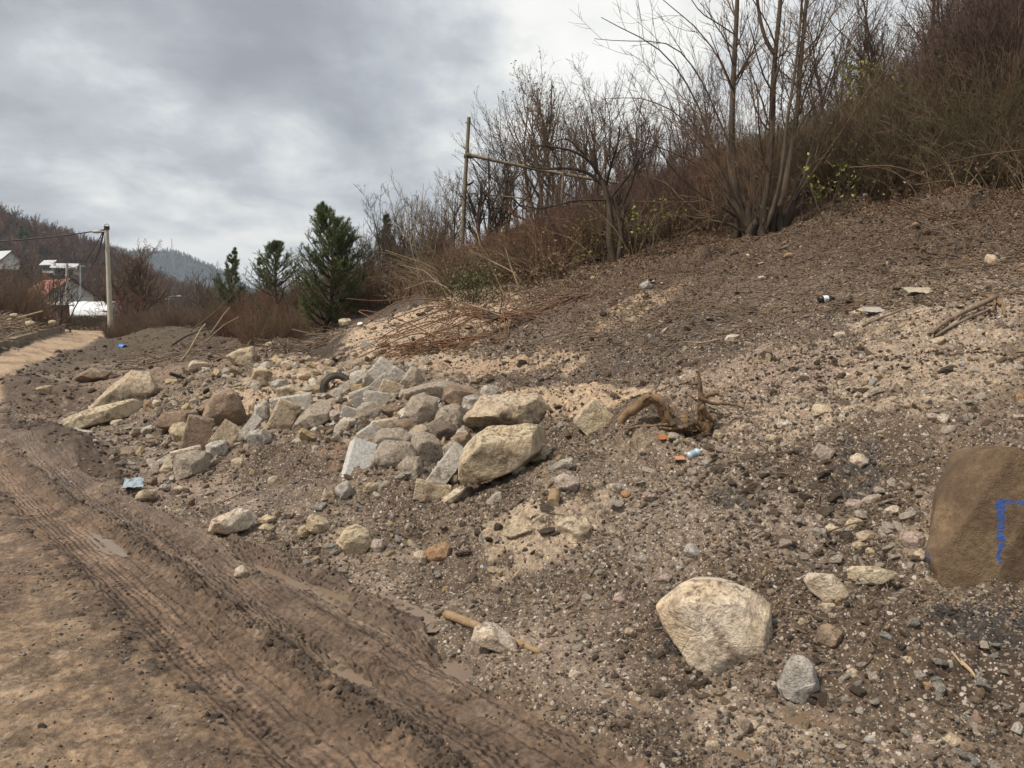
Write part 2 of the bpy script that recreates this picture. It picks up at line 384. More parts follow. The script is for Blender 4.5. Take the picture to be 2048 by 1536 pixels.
# wet toe of the slope is flatter; lumps and scarps
toe = gau(Dm, 2.62, .35) * nearw
H -= toe * wr * rough_rub * .55
H += .26 * blob(110, 900, 130, 36, rot=-.35) + .34 * blob(800, 805, 220, 40) + .22 * blob(460, 790, 190, 44) + .16 * blob(560, 720, 120, 22) + .12 * blob(90, 790, 120, 30) + .10 * blob(700, 1000, 240, 60) + .12 * blob(1120, 985, 170, 55) + .16 * blob(1080, 1080, 120, 50)
H -= .10 * blob(250, 960, 150, 26, rot=-.15)
H += .12 * blob(1250, 885, 100, 26) - .16 * blob(1360, 880, 70, 20) - .10 * blob(1720, 960, 70, 40) - .1 * blob(1250, 690, 110, 40, rot=.3)
H -= .30 * blob(610, 700, 50, 20) - .25 * blob(555, 695, 40, 14)
mound = np.clip(blob(450, 850, 300, 90) + blob(850, 860, 260, 100), 0, 1)
H += mound * wr * (.10 * fbm2(GX * 1.7, GY * 1.7, 3, 52) + .05 * np.abs(fbm2(GX * 5, GY * 5, 3, 53)) + .06)
sc_n = fbm2(GX * 1.1, GY * 1.1, 3, 51)
H += .22 * sstep(.0, .22, sc_n) * blob(1500, 520, 420, 26, rot=.22) + .2 * sstep(.1, .2, sc_n) * blob(1850, 440, 230, 30, rot=.05)
PUD = [(905,1312,62,30),(800,1222,46,13),(640,1168,60,10),(520,1128,60,9),(700,1196,50,9),(1660,1452,110,17),(1500,1500,70,14),(215,1068,34,14),(250,1095,30,10),(1260,1400,60,12),(340,1108,40,9),(1120,1400,40,10),(690,1340,70,16)]
for (px, py, rx, ry) in PUD:
    H -= .050 * blob(px, py, rx * 1.0, ry * 1.15, rot=-.35)
# level the ground under big planted things, keep the sheet under the hills
XYH = np.stack([GX, GY, H], -1)

def hit(px, py):
    r = raw_hit(px, py, H)
    return r if r is not None else raw_hit(px, py)
def ground(x, y):
    x = np.asarray(x, float); y = np.asarray(y, float)
    t = np.arctan2(x, y); r = np.clip(np.hypot(x, y), RR[0], RR[-1] * .999)
    i = np.clip(np.searchsorted(th, t) - 1, 0, len(th) - 2); j = np.clip(np.searchsorted(RR, r) - 1, 0, len(RR) - 2)
    a = np.clip((t - th[i]) / (th[i+1] - th[i]), 0, 1); b = (r - RR[j]) / (RR[j+1] - RR[j])
    return (H[i, j] * (1-a) + H[i+1, j] * a) * (1-b) + (H[i, j+1] * (1-a) + H[i+1, j+1] * a) * b

# colour of the soil (mud, gravel, clay, leaf litter, and some painted shade)
def lerpc(c, w, t): return c + (np.array(t) - c) * w[..., None]
nzA = fbm2(GX * .9, GY * .9, 4, 101); nzB = fbm2(GX * 3.5, GY * 3.5, 4, 102); nzC = fbm2(GX * 12, GY * 12, 3, 103)
Cc = np.zeros(GX.shape + (3,)) + np.array((.098, .068, .044))
Cc = lerpc(Cc, sstep(-.25, .35, nzA), (.190, .140, .096))
Cc = lerpc(Cc, sstep(.0, .40, nzB) * .8, (.048, .032, .021))
GV = np.ones(GX.shape) * .9                                     # share of pebbles in the soil
WET = np.zeros(GX.shape)
def paint(w, col, gv=None, wet=None, edge=1.1):
    global Cc
    w = sstep(.28, .62, w * (1 + edge * nzB + 1.0 * nzC + .5 * nzA)) * np.clip(w * 2.2, 0, 1); Cc = lerpc(Cc, w, col)
    if gv is not None: GV[:] = GV + (gv - GV) * w
    if wet is not None: WET[:] = WET + (wet - WET) * w
paint(blob(1850, 690, 360, 130, rot=.25) * 1.2, (.33, .255, .185), 1.0, edge=1.5)
paint(blob(1900, 1050, 120, 120) * 1.0, (.29, .225, .16), 1.0, edge=1.5)
paint(blob(1500, 760, 300, 70, rot=.2) * .8, (.27, .20, .15), 1.0)
paint(blob(1350, 1050, 420, 140) * .8, (.21, .165, .125), 1.0)
paint(blob(1640, 540, 520, 75, rot=.12) * 1.3, (.115, .080, .055), .45, edge=.8)
paint(blob(1700, 460, 620, 70, rot=.08) * 1.6, (.080, .053, .035), .25, edge=.7)
paint(blob(1300, 550, 320, 45, rot=.3) * 1.5, (.085, .057, .038), .15, edge=.7)
paint(blob(1290, 680, 180, 50, rot=.25) * 1.4, (.075, .057, .044), .4)
paint(blob(1050, 650, 120, 40, rot=.25) * .8, (.11, .085, .066), .5)
paint(blob(1280, 610, 120, 14, rot=.35) * 1.0, (.30, .215, .14), .7)
paint(blob(790, 680, 210, 84, rot=.36) * 2.0, (.40, .30, .205), .5, edge=.35)
paint(blob(960, 735, 190, 26, rot=.12) * 1.6, (.38, .285, .195), .5, edge=.6)
paint(blob(1130, 800, 160, 24, rot=.1) * 1.6, (.41, .305, .205), .35, edge=.6)
paint(blob(1000, 730, 180, 16, rot=.2), (.34, .24, .16), .5)
paint(blob(1700, 930, 110, 60) * .75, (.055, .050, .045), .6)
paint(blob(1960, 1260, 150, 75) * .9, (.045, .039, .035), .6)
paint(blob(1345, 1290, 60, 70) * 1.1, (.030, .027, .026), .4)  # painted shade beneath the overhang at the big boulder's left foot
paint(blob(1480, 1010, 80, 40) * .6, (.075, .066, .056), .7)
paint(blob(1950, 1000, 160, 80) * .7, (.26, .19, .14), .9)
paint(blob(1080, 1070, 150, 50, rot=.3) * 1.3, (.36, .28, .20), .6, edge=1.5)
paint(blob(700, 930, 90, 40) * .8, (.20, .13, .085), .3)
paint(blob(300, 960, 160, 30), (.27, .19, .14), .2, .3)
paint(blob(110, 900, 170, 50, rot=-.3) * 1.6, (.065, .041, .027), .03, .3)
paint(blob(60, 790, 160, 40), (.085, .057, .040), .2)
paint(blob(290, 750, 160, 36, rot=.1), (.20, .14, .10), .15)
paint(blob(400, 680, 150, 30), (.085, .06, .045), .15)
paint(blob(610, 698, 90, 34) * 1.4, (.05, .035, .025), .15)
paint(blob(330, 700, 200, 26) * 1.1, (.075, .053, .037), .1)
paint(blob(1350, 870, 90, 24), (.06, .042, .030), .4)
vegz = sstep(.2, -.2, Hs * 0 + 0) * 0
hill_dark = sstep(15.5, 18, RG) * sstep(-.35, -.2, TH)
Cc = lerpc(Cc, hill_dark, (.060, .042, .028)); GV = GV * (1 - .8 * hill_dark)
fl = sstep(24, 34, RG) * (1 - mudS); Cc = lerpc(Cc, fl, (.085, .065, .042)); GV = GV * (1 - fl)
# road: dried clay on the left, wet mud in the tracks
Rc = np.zeros(Cc.shape) + np.array((.255, .178, .113))
Rc = lerpc(Rc, sstep(-.1, .35, fbm2(D * 1.5, Sx * .5, 4, 111)), (.19, .125, .082))
Rc = lerpc(Rc, sstep(.05, .4, nzB) * .75, (.115, .080, .053))
Rc = lerpc(Rc, sstep(.1, .35, nzC) * .45, (.10, .07, .046))
Rc = lerpc(Rc, sstep(.1, .3, fbm2(GX * 7 + GY * 5, GY * 16 - GX * 9, 4, 135)) * .6, (.105, .072, .048))
Rc = lerpc(Rc, sstep(.15, .35, fbm2(GX * 9, GY * 9, 4, 136)) * .5, (.33, .25, .17))
Rc = lerpc(Rc, sstep(.95, 1.15, Dm + .05 * nzB), (.165, .112, .072))
Rc = lerpc(Rc, gau(Dm, 1.32, .13) * .9, (.225, .155, .108))
Rc = lerpc(Rc, sstep(1.48, 1.62, Dm), (.150, .102, .068))
Rc = lerpc(Rc, sstep(1.48, 1.62, Dm) * sstep(-.05, .35, fbm2(D * 5, Sx * .8, 4, 119)) * .8, (.225, .165, .115))
Rc = lerpc(Rc, sstep(.1, .4, fbm2(GX * 5, GY * 5, 4, 120)) * .6, (.085, .057, .038))
Rc = lerpc(Rc, gau(Dm, 1.58, .08) * sstep(-.1, .2, clod), (.075, .053, .036))
Rc = lerpc(Rc, gau(Dm, 1.08, .12) * sstep(.0, .25, clod), (.070, .050, .036))
Rc = lerpc(Rc, gau(Dm, 2.30, .10) * sstep(.0, .25, clod) * .8, (.075, .053, .040))
Rc = lerpc(Rc, sstep(.05, .4, fbm2(D * 7, Sx * 1.1, 3, 113)) * .55, (.10, .067, .045))
Rc = lerpc(Rc, sstep(.05, .35, fbm2(D * 34, Sx * .8, 3, 27)) * sstep(.8, 1.2, D) * .5, (.09, .06, .04))  # dark streaks on the groove relief's noise, crevice shade put into the colour
farR = sstep(14, 20, RG); Rc = lerpc(Rc, farR, (.44, .32, .21)); Rc = lerpc(Rc, farR * sstep(.05, .4, fbm2(D * 2, Sx * .5, 4, 114)), (.27, .19, .13))
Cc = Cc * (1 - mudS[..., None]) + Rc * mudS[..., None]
Cc = lerpc(Cc, toe * wr * sstep(-.3, .3, nzB), (.27, .205, .15))
GV = GV * (1 - mudS) + mudS * np.where(Dm < 1.0, .22, .05)
WET = np.clip(WET + mudS * sstep(1.4, 1.8, Dm) * nearw * (.55 + .9 * sstep(-.1, .3, fbm2(D * 4, Sx * 1.2, 4, 131))) + toe * .7, 0, 1.2)

def ground_mat():
    m, nt, b = new_mat('soil'); L = nt.links.new
    tc = nn(nt, 'ShaderNodeTexCoord'); v = tc.outputs['Object']
    col = nn(nt, 'ShaderNodeAttribute', attribute_name='soil'); gw = nn(nt, 'ShaderNodeAttribute', attribute_name='mix')
    s = nn(nt, 'ShaderNodeSeparateColor'); L(gw.outputs['Color'], s.inputs[0])
    c = col.outputs['Color']
    n1 = noise_node(nt, v, 26, 6, .65); n2 = noise_node(nt, v, 6, 5, .6)
    c = mixc(nt, 1.0, c, ramp_node(nt, n1, [(.25, (.40, .39, .38)), (.5, (.95, .95, .95)), (.75, (1.65, 1.62, 1.55))]), 'MULTIPLY')
    c = mixc(nt, .8, c, ramp_node(nt, n2, [(.3, (.72, .70, .68)), (.7, (1.25, 1.25, 1.25))]), 'MULTIPLY')
    hts = []
    for sc, amt, gate in ((38, .8, .50), (95, .8, .42)):
        wz = nn(nt, 'ShaderNodeTexNoise'); wz.inputs['Scale'].default_value = sc * .9; L(v, wz.inputs['Vector'])
        wm = nn(nt, 'ShaderNodeVectorMath', operation='MULTIPLY_ADD'); L(wz.outputs['Color'], wm.inputs[0]); wm.inputs[1].default_value = (.5 / sc,) * 3; L(v, wm.inputs[2])
        vo = nn(nt, 'ShaderNodeTexVoronoi'); vo.inputs['Scale'].default_value = sc; vo.inputs['Randomness'].default_value = 1; L(wm.outputs[0], vo.inputs['Vector'])
        sv = nn(nt, 'ShaderNodeSeparateColor'); L(vo.outputs['Color'], sv.inputs[0])
        pc = ramp_node(nt, sv.outputs[0], [(0, (.035, .032, .03)), (.18, (.10, .08, .065)), (.4, (.22, .17, .13)), (.62, (.38, .31, .24)), (.8, (.52, .45, .37)), (.93, (.62, .58, .52)), (1, (.45, .30, .16))], 'CONSTANT')
        on = math_node(nt, 'GREATER_THAN', sv.outputs[1], gate)
        inside = math_node(nt, 'LESS_THAN', vo.outputs['Distance'], .42)
        fac = math_node(nt, 'MULTIPLY', math_node(nt, 'MULTIPLY', on, inside), math_node(nt, 'MULTIPLY', s.outputs[0], amt))
        c = mixc(nt, fac, c, pc)
        hts.append(math_node(nt, 'MULTIPLY', fac, math_node(nt, 'MULTIPLY', math_node(nt, 'SUBTRACT', .5, vo.outputs['Distance']), 12.0 / sc)))
    L(c, b.inputs['Base Color'])
    ro = math_node(nt, 'SUBTRACT', .92, math_node(nt, 'MULTIPLY', s.outputs[1], math_node(nt, 'MULTIPLY', n2, 1.15)))
    L(ro, b.inputs['Roughness']); b.inputs['Specular IOR Level'].default_value = .4
    n3 = noise_node(nt, v, 60, 5, .7)
    sx = nn(nt, 'ShaderNodeSeparateXYZ'); L(v, sx.inputs[0])
    dco = math_node(nt, 'ADD', math_node(nt, 'MULTIPLY', sx.outputs[0], NX), math_node(nt, 'MULTIPLY', sx.outputs[1], NY)); sco = math_node(nt, 'SUBTRACT', math_node(nt, 'MULTIPLY', sx.outputs[1], NX), math_node(nt, 'MULTIPLY', sx.outputs[0], NY))
    gm = math_node(nt, 'MULTIPLY', s.outputs[2], math_node(nt, 'GREATER_THAN', dco, 1.12)); wob = noise_node(nt, v, 3.5, 3, .5); msk = ramp_node(nt, noise_node(nt, v, 2.2, 4, .6), [(.42, (0, 0, 0)), (.55, (1, 1, 1))])
    g1 = math_node(nt, 'SINE', math_node(nt, 'ADD', math_node(nt, 'MULTIPLY', dco, 165.0), math_node(nt, 'MULTIPLY', wob, 14.0)))
    g2 = math_node(nt, 'SINE', math_node(nt, 'ADD', math_node(nt, 'MULTIPLY', sco, 118.0), math_node(nt, 'MULTIPLY', math_node(nt, 'ABSOLUTE', math_node(nt, 'SINE', math_node(nt, 'MULTIPLY', dco, 17.0))), 7.0)))
    grv = math_node(nt, 'MULTIPLY', math_node(nt, 'ADD', math_node(nt, 'MULTIPLY', math_node(nt, 'MULTIPLY', g1, ramp_node(nt, noise_node(nt, v, 1.4, 4, .65), [(.38, (.25, .25, .25)), (.6, (1, 1, 1))])), .32), math_node(nt, 'MULTIPLY', math_node(nt, 'MULTIPLY', g2, msk), .26)), gm)
    hts[0] = math_node(nt, 'ADD', hts[0], grv)
    h = math_node(nt, 'ADD', math_node(nt, 'ADD', hts[0], hts[1]), math_node(nt, 'ADD', math_node(nt, 'MULTIPLY', n1, .9), math_node(nt, 'MULTIPLY', n3, .4)))
    bump(nt, b, h, .024, 1.0)
    return m
SOIL = ground_mat()

nT, nR = GX.shape
idx = np.arange(nT * nR).reshape(nT, nR)
nxt = np.roll(idx, -1, 0)
quads = np.stack([idx[:, :-1], idx[:, 1:], nxt[:, 1:], nxt[:, :-1]], -1).reshape(-1, 4)[:, ::-1]
fr = (ROAD[:, :-1] & ROAD[:, 1:] & np.roll(ROAD, -1, 0)[:, :-1]).reshape(-1)
rf = np.broadcast_to(RG[:, :-1], (nT, nR - 1)).reshape(-1)
slope = ((D[:, :-1] > 2.2) & (RG[:, :-1] < 16.2) & (TH[:, :-1] > -.62) & (TH[:, :-1] < 1.4)).reshape(-1) & ~fr
road_far = fr & (rf > 14.5)
cls = [('muddy_road', fr & ~road_far), ('dirt_road', road_far), ('rubble_slope', slope), ('ground', ~fr & ~slope)]
VV = XYH.reshape(-1, 3); CV = Cc.reshape(-1, 3); AV = np.stack([GV, WET, mudS], -1).reshape(-1, 3)
def submesh(name, fm):
    q = quads[fm]; used = np.unique(q); mp = np.zeros(len(VV), np.int64); mp[used] = np.arange(len(used))
    me = mesh_np(name, VV[used], mp[q]); me.materials.append(SOIL)
    for nm, arr in (('soil', CV), ('mix', AV)):
        a = me.color_attributes.new(nm, 'FLOAT_COLOR', 'POINT')
        a.data.foreach_set('color', np.concatenate([arr[used], np.ones((len(used), 1))], 1).astype(np.float32).ravel())
    return tag(link(name, me), kind='structure')
for nm, fm in cls: submesh(nm, fm)
# cap under the camera
ring = XYH[:, 0]; cm = np.vstack([ring, ring.mean(0)[None]])
k = np.arange(nT); me = mesh_np('ground_cap', cm, np.stack([k, (k + 1) % nT, np.full(nT, nT)], -1)[:, ::-1]); me.materials.append(SOIL)
for nm, arr in (('soil', (.2, .13, .09)), ('mix', (.2, .2, 1))):
    a = me.color_attributes.new(nm, 'FLOAT_COLOR', 'POINT'); a.data.foreach_set('color', np.tile(np.array((*arr, 1), np.float32), len(cm)))
tag(link('ground', me), kind='structure')

# water in the hollows of the mud
def water_mat():
    m, nt, b = new_mat('muddy_water'); tc = nn(nt, 'ShaderNodeTexCoord')
    n = noise_node(nt, tc.outputs['Object'], 3, 3); c = ramp_node(nt, n, [(.3, (.15, .105, .070)), (.7, (.20, .145, .098))])
    nt.links.new(c, b.inputs['Base Color']); b.inputs['Roughness'].default_value = .12; b.inputs['Specular IOR Level'].default_value = .35; b.inputs['IOR'].default_value = 1.33
    bump(nt, b, noise_node(nt, tc.outputs['Object'], 40, 2), .002, .25); return m
WATER = water_mat()
qc = lambda A: (A[:, :-1] + A[:, 1:] + np.roll(A, -1, 0)[:, 1:] + np.roll(A, -1, 0)[:, :-1]).reshape(-1) / 4
Hq = qc(H)
for (px, py, rx, ry) in PUD:
    B = blob(px, py, rx * 1.25, ry * 1.4, rot=-.35)
    if B.max() < .2: continue
    core = H[B > .6]
    if len(core) < 8: continue
    lev = float(np.percentile(core, 50)); Bq = qc(B); fm = (Bq > .12) & (Hq < lev + .004)
    if fm.sum() < 6: continue
    q = quads[fm]; used = np.unique(q); mp = np.zeros(len(VV), np.int64); mp[used] = np.arange(len(used)); v = VV[used].copy(); v[:, 2] = lev
    tag(link('puddle', mesh_np('puddle', v, mp[q]), WATER), kind='structure')
# ------------------------------------------------------------------ rocks
ICO = {}
def ico(sub):
    if sub not in ICO:
        bm = bmesh.new(); bmesh.ops.create_icosphere(bm, subdivisions=sub, radius=1)
        v = np.array([x.co[:] for x in bm.verts]); f = np.array([[a.index for a in fc.verts] for fc in bm.faces]); bm.free()
        ICO[sub] = (v / np.linalg.norm(v, axis=1)[:, None], f)
    return ICO[sub]

def poly_planes(outline, depth, rng, tilt=(18, 42), nfront=3, flat=False, keep=False):
    pl = []; n = len(outline); o = np.array(outline, float)
    area = sum(o[i][0] * o[(i+1) % n][1] - o[(i+1) % n][0] * o[i][1] for i in range(n))
    if area < 0: o = o[::-1]
    for i in range(n):
        a, b = o[i], o[(i + 1) % n]; e = b - a; L_ = np.hypot(*e)
        if L_ < 1e-6: continue
        n2 = np.array((e[1], -e[0])) / L_; h = float(n2 @ a)
        h = max(h, .02)
        for sgn in (-1, 1):
            t = math.radians(rng.uniform(*tilt)) if not flat else math.radians(rng.uniform(0, 5))
            pl.append((np.array((n2[0] * math.cos(t), sgn * math.sin(t), n2[1] * math.cos(t))), h * math.cos(t)))
    for k in range(nfront):
        for sgn in (-1, 1):
            s = .05 if flat else .38
            nv = np.array((rng.normal() * s, sgn, rng.normal() * s)); nv /= np.linalg.norm(nv)
            pl.append((nv, depth * rng.uniform(.85, 1.1) * .5))
    if not flat:   # broken-off facets all round
        N = np.array([p[0] for p in pl]); Hh = np.array([p[1] for p in pl])
        for _ in range(5 if keep else 9):
            nv = rng.normal(size=3) * (np.array((.5, 2.2, .5)) if keep else np.array((1, 1.2, 1))); nv /= np.linalg.norm(nv); r = 1 / (np.maximum(N @ nv, 1e-6) / Hh).max(); pl.append((nv, r * (rng.uniform(.92, .99) if keep else rng.uniform(.86, .96))))
    return pl

def rock_geo(planes, sub, sharp=22, amp=.05, freq=2.5, seed=0, size=1.0, chip=.0):
    v, f = ico(sub)
    N = np.array([p[0] for p in planes]); Hh = np.array([p[1] for p in planes])
    q = np.maximum(v @ N.T / Hh[None], 1e-6)
    r = (q ** sharp).sum(1) ** (-1.0 / sharp)
    p = v * r[:, None]
    nv = fbm3(p / size * freq + seed * 3.1, 4, seed); rid = 1 - np.abs(fbm3(p / size * freq * 2.2 + seed * 1.7, 4, seed + 9)) * 2
    lay = np.sin((p @ np.array((.3, .1, 1.0))) / size * 16 + nv * 3) 
    p = p * (1 + amp * nv + amp * .45 * rid + amp * .12 * lay)[:, None]
    return p, f

def rand_outline(w, h, rng, n=None, box=False, rot=0.0):
    if box:
        o = [(-.5 * w, -.5 * h), (.5 * w, -.5 * h), (.5 * w, .5 * h), (-.5 * w, .5 * h)]
        o = [(x * (1 + rng.normal() * .04), y * (1 + rng.normal() * .04)) for x, y in o]
    else:
        n = n or rng.integers(6, 9); a = np.sort(np.linspace(0, 2 * math.pi, n, endpoint=False) + rng.normal(size=n) * .16 + rng.uniform(0, 6))
        r = .53 + rng.uniform(-.07, .05, n)
        o = [(w * rr * math.copysign(abs(math.cos(t)) ** .8, math.cos(t)), h * rr * math.copysign(abs(math.sin(t)) ** .8, math.sin(t))) for t, rr in zip(a, r)]
        o = convex(o); q = np.array(o); q = (q - (q.max(0) + q.min(0)) / 2) / (q.max(0) - q.min(0)) * np.array((w, h)); o = [tuple(x) for x in q]
    c, s = math.cos(rot), math.sin(rot)
    return [(x * c - y * s, x * s + y * c) for x, y in o]

def convex(pts):
    pts = sorted(map(tuple, pts))
    def half(ps):
        h = []
        for p in ps:
            while len(h) > 1 and (h[-1][0] - h[-2][0]) * (p[1] - h[-2][1]) - (h[-1][1] - h[-2][1]) * (p[0] - h[-2][0]) <= 0: h.pop()
            h.append(p)
        return h
    a = half(pts); b = half(pts[::-1]); return a[:-1] + b[:-1]

ML = {
 'w': rock_mat('white_limestone', (.70, .63, .53), (.26, .19, .13), (.56, .42, .27), .22, 3.5),
 'y': rock_mat('yellow_limestone', (.56, .44, .27), (.25, .17, .10), (.62, .54, .40), .42, 3.5),
 't': rock_mat('tan_rock', (.52, .41, .28), (.20, .14, .09), (.60, .50, .37), .42, 3.5),
 'b': rock_mat('muddy_rock', (.30, .205, .14), (.12, .08, .055), (.40, .30, .21), .6, 3.5),
 'g': rock_mat('grey_stone', (.43, .40, .36), (.21, .18, .15), (.57, .53, .48), .32, 5),
 'c': rock_mat('pale_concrete', (.60, .55, .48), (.33, .28, .22), (.68, .64, .57), .28, 6),
 's': rock_mat('sandy_concrete', (.52, .43, .33), (.25, .19, .14), (.58, .51, .42), .34, 9),
 'o': rock_mat('orange_rock', (.42, .24, .12), (.22, .12, .07), (.50, .34, .20), .3, 5),
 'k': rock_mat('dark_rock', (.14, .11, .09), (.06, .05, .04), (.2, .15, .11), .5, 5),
 'n': rock_mat('clean_pale_concrete', (.74, .73, .70), (.50, .47, .42), (.80, .79, .76), .02, 7),
 'p': rock_mat('pinkish_stone', (.50, .37, .31), (.25, .17, .14), (.58, .49, .42), .25, 5),
}
WORD = {'rock': ('rock', 'rock'), 'slab': ('concrete_slab', 'concrete slab'), 'chunk': ('concrete_chunk', 'concrete chunk'), 'boulder': ('boulder', 'boulder'), 'stone': ('stone', 'stone')}

def place(name, x0, y0, x1, y1, m, label, cat=None, outline=None, shape='r', rot=0, depth=None, sub=None, sharp=None, amp=None, Y=None, group=None, seed=None, sink=.12):
    seed = seed if seed is not None else int(x0 * 7 + y0 * 13) % 9973
    rng = np.random.default_rng(seed)
    k_ = 0 if outline else (.14 if x0 > 320 and y0 > 725 and x1 < 960 and y1 < 1000 else .03); w0, h0 = x1 - x0, y1 - y0; x0 -= w0 * k_; x1 += w0 * k_; y0 -= h0 * k_; y1 += h0 * k_
    cx, cy = (x0 + x1) / 2, (y0 + y1) / 2; wpx, hpx = x1 - x0, y1 - y0
    g = hit(cx, y1 - .12 * hpx); Yg = g[1]
    dep_px = depth if depth else min(wpx, hpx * 1.5) * .9
    Yc = Y if Y else Yg + dep_px / F * Yg * (.30 if outline else .42)
    s = Yc / F
    c = P(cx, cy, Yc)
    if outline: o = [((x - cx) * s, (cy - y) * s) for x, y in outline]; o = convex(o)
    elif shape == 'b': o = rand_outline(wpx * s, hpx * s, rng, box=True, rot=math.radians(rot))
    else: o = rand_outline(wpx * s, hpx * s, rng, rot=math.radians(rot))
    size = max(wpx, hpx) * s
    big = max(wpx, hpx)
    tl_ = (6, 22) if outline else (14, 38); sub = sub or (6 if big > 150 else 5 if big > 70 else 4 if big > 30 else 3 if big > 14 else 2)
    flat = shape == 'b'
    pl = poly_planes(o, dep_px * s, rng, keep=bool(outline), flat=flat, nfront=1 if flat else 3, tilt=tl_)
    p, f = rock_geo(pl, sub, sharp * 2 if sharp else (90 if flat else 55), amp if amp is not None else (.035 if flat else .10), 2.6, seed, size)
    me = mesh_np(name, p, f, False); ob = link(name, me, ML[m] if isinstance(m, str) else m, loc=c)
    ob.rotation_euler = (0, 0, -math.atan2(c[0], c[1]))
    tag(ob, label, cat or name.replace('_', ' '), group)
    return ob

def box_geo(dx, dy, dz, seed, sub=4, sharp=70, amp=.012, freq=4):
    rng = np.random.default_rng(seed); pl = []
    for ax, h in ((0, dx), (1, dy), (2, dz)):
        for s in (-1, 1):
            n = np.zeros(3); n[ax] = s; n += rng.normal(size=3) * .015; n /= np.linalg.norm(n); pl.append((n, h / 2))
    for _ in range(3):  # knocked-off corners
        n = rng.choice([-1, 1], 3).astype(float); h = abs(n[0]) * dx / 2 + dy / 2 + dz / 2; pl.append((n / math.sqrt(3), h / math.sqrt(3) * rng.uniform(.86, .94)))
    # cube-sphere grid sampled as box: use the icosphere scaled by the box so that faces are evenly covered
    v, f = ico(sub); v = v * np.array((dx, dy, dz)); v = v / np.linalg.norm(v, axis=1)[:, None]
    N = np.array([p[0] for p in pl]); Hh = np.array([p[1] for p in pl]); q = np.maximum(v @ N.T / Hh[None], 1e-6)
    r = (q ** sharp).sum(1) ** (-1.0 / sharp); p = v * r[:, None]; m = max(dx, dy, dz)
    p = p + v * (fbm3(p / m * freq * 3 + seed, 4, seed) * amp * m)[:, None]
    return p, f

# --- the large ones, traced by their own outlines
place('boulder', 1309,1156,1543,1359, rock_mat('cream_boulder', (.76, .69, .58), (.20, .15, .11), (.60, .45, .28), .30, 2.6), 'big pale cream boulder with a flat top, biggest rock in the foreground', outline=[(1309,1218),(1349,1185),(1369,1160),(1431,1156),(1493,1168),(1541,1190),(1543,1272),(1531,1306),(1514,1343),(1473,1360),(1431,1352),(1382,1331),(1361,1294),(1332,1260),(1315,1239)], depth=190, amp=.045, sharp=20)
place('boulder', 926,785,1104,866, 't', 'jagged brown boulder topmost at the right end of the rubble pile', outline=[(926,835),(940,815),(962,792),(1000,790),(1040,786),(1075,785),(1100,812),(1104,835),(1095,848),(1010,852),(985,862),(950,866),(930,850)], depth=110, amp=.11)
place('boulder', 914,846,1119,968, 'y', 'massive yellowish layered boulder under the jagged brown one', outline=[(914,940),(920,905),(948,870),(975,850),(1060,847),(1105,852),(1119,866),(1085,900),(1050,935),(1010,952),(955,966),(925,965)], depth=140, amp=.08)
place('boulder', 181,740,307,826, 't', 'large leaning tan boulder at the left end of the rubble', outline=[(181,815),(220,775),(262,741),(295,745),(307,770),(305,800),(285,824),(200,826)], depth=95, amp=.08)
place('slab_rock', 124,800,292,858, 'y', 'low yellow rock ledge running out below the large leaning tan boulder', outline=[(124,842),(150,828),(200,812),(260,800),(292,812),(280,830),(205,850),(150,858)], cat='rock', depth=60, amp=.10)
place('boulder', 400,776,492,866, 'b', 'brown upright boulder with a white streak down its face', outline=[(400,850),(412,812),(430,782),(460,776),(478,790),(490,830),(492,860),(450,866)], depth=70, amp=.06)
place('slab_rock', 322,822,404,862, 'b', 'flat brown slab leaning against the white streaked boulder', cat='rock', depth=40)
place('boulder', 455,692,516,738, 'y', 'squarish yellow boulder at the rear of the mound, behind the plank', outline=[(455,712),(480,696),(505,692),(514,706),(516,728),(498,738),(468,730)], depth=50)
place('boulder', 152,735,228,768, 'b', 'rounded muddy boulder on the flat left of the rubble pile', depth=60, amp=.05)
place('boulder', 417,1016,515,1069, 'w', 'whitish wedge-shaped rock lying alone below the rubble pile', outline=[(417,1060),(425,1035),(470,1018),(495,1017),(515,1038),(495,1060),(450,1069)], depth=60, amp=.045)
place('boulder', 671,1052,748,1114, 'y', 'ochre and brown rock half sunk below the white paving block', outline=[(671,1085),(690,1058),(712,1052),(740,1062),(748,1090),(730,1110),(695,1114)], depth=60)
place('boulder', 1554,1306,1641,1417, 'g', 'grey pointed rock standing right of the big cream boulder', outline=[(1554,1375),(1568,1335),(1580,1310),(1605,1306),(1625,1320),(1640,1370),(1638,1412),(1605,1408),(1565,1398)], depth=80, amp=.05)
place('rock', 1607,1147,1698,1210, 'w', 'flat-topped cream rock up right of the big cream boulder', outline=[(1607,1165),(1618,1150),(1665,1147),(1680,1160),(1698,1185),(1690,1207),(1660,1208),(1620,1185)], depth=60, amp=.06)
place('rock', 1673,1131,1793,1170, 'y', 'long thin yellowish slab beside the flat-topped cream rock', outline=[(1673,1148),(1700,1136),(1750,1131),(1793,1138),(1785,1160),(1740,1170),(1690,1160)], depth=40)
place('rock', 939,1243,1038,1310, 'w', 'cracked white rock lying on the wooden post', outline=[(939,1280),(948,1252),(970,1243),(1000,1252),(1032,1280),(1038,1300),(1025,1310),(985,1300),(950,1288)], depth=60, amp=.07)
place('concrete_slab', 578,785,664,866, 's', 'broad tilted concrete slab at the left of the rubble pile crest', outline=[(578,862),(600,830),(640,795),(662,785),(664,840),(625,864)], depth=60, amp=.03)
place('concrete_slab', 803,760,925,806, 's', 'long flat concrete slab along the top of the rubble pile', outline=[(803,780),(850,766),(895,760),(925,770),(920,795),(860,806),(810,800)], depth=90, amp=.04)
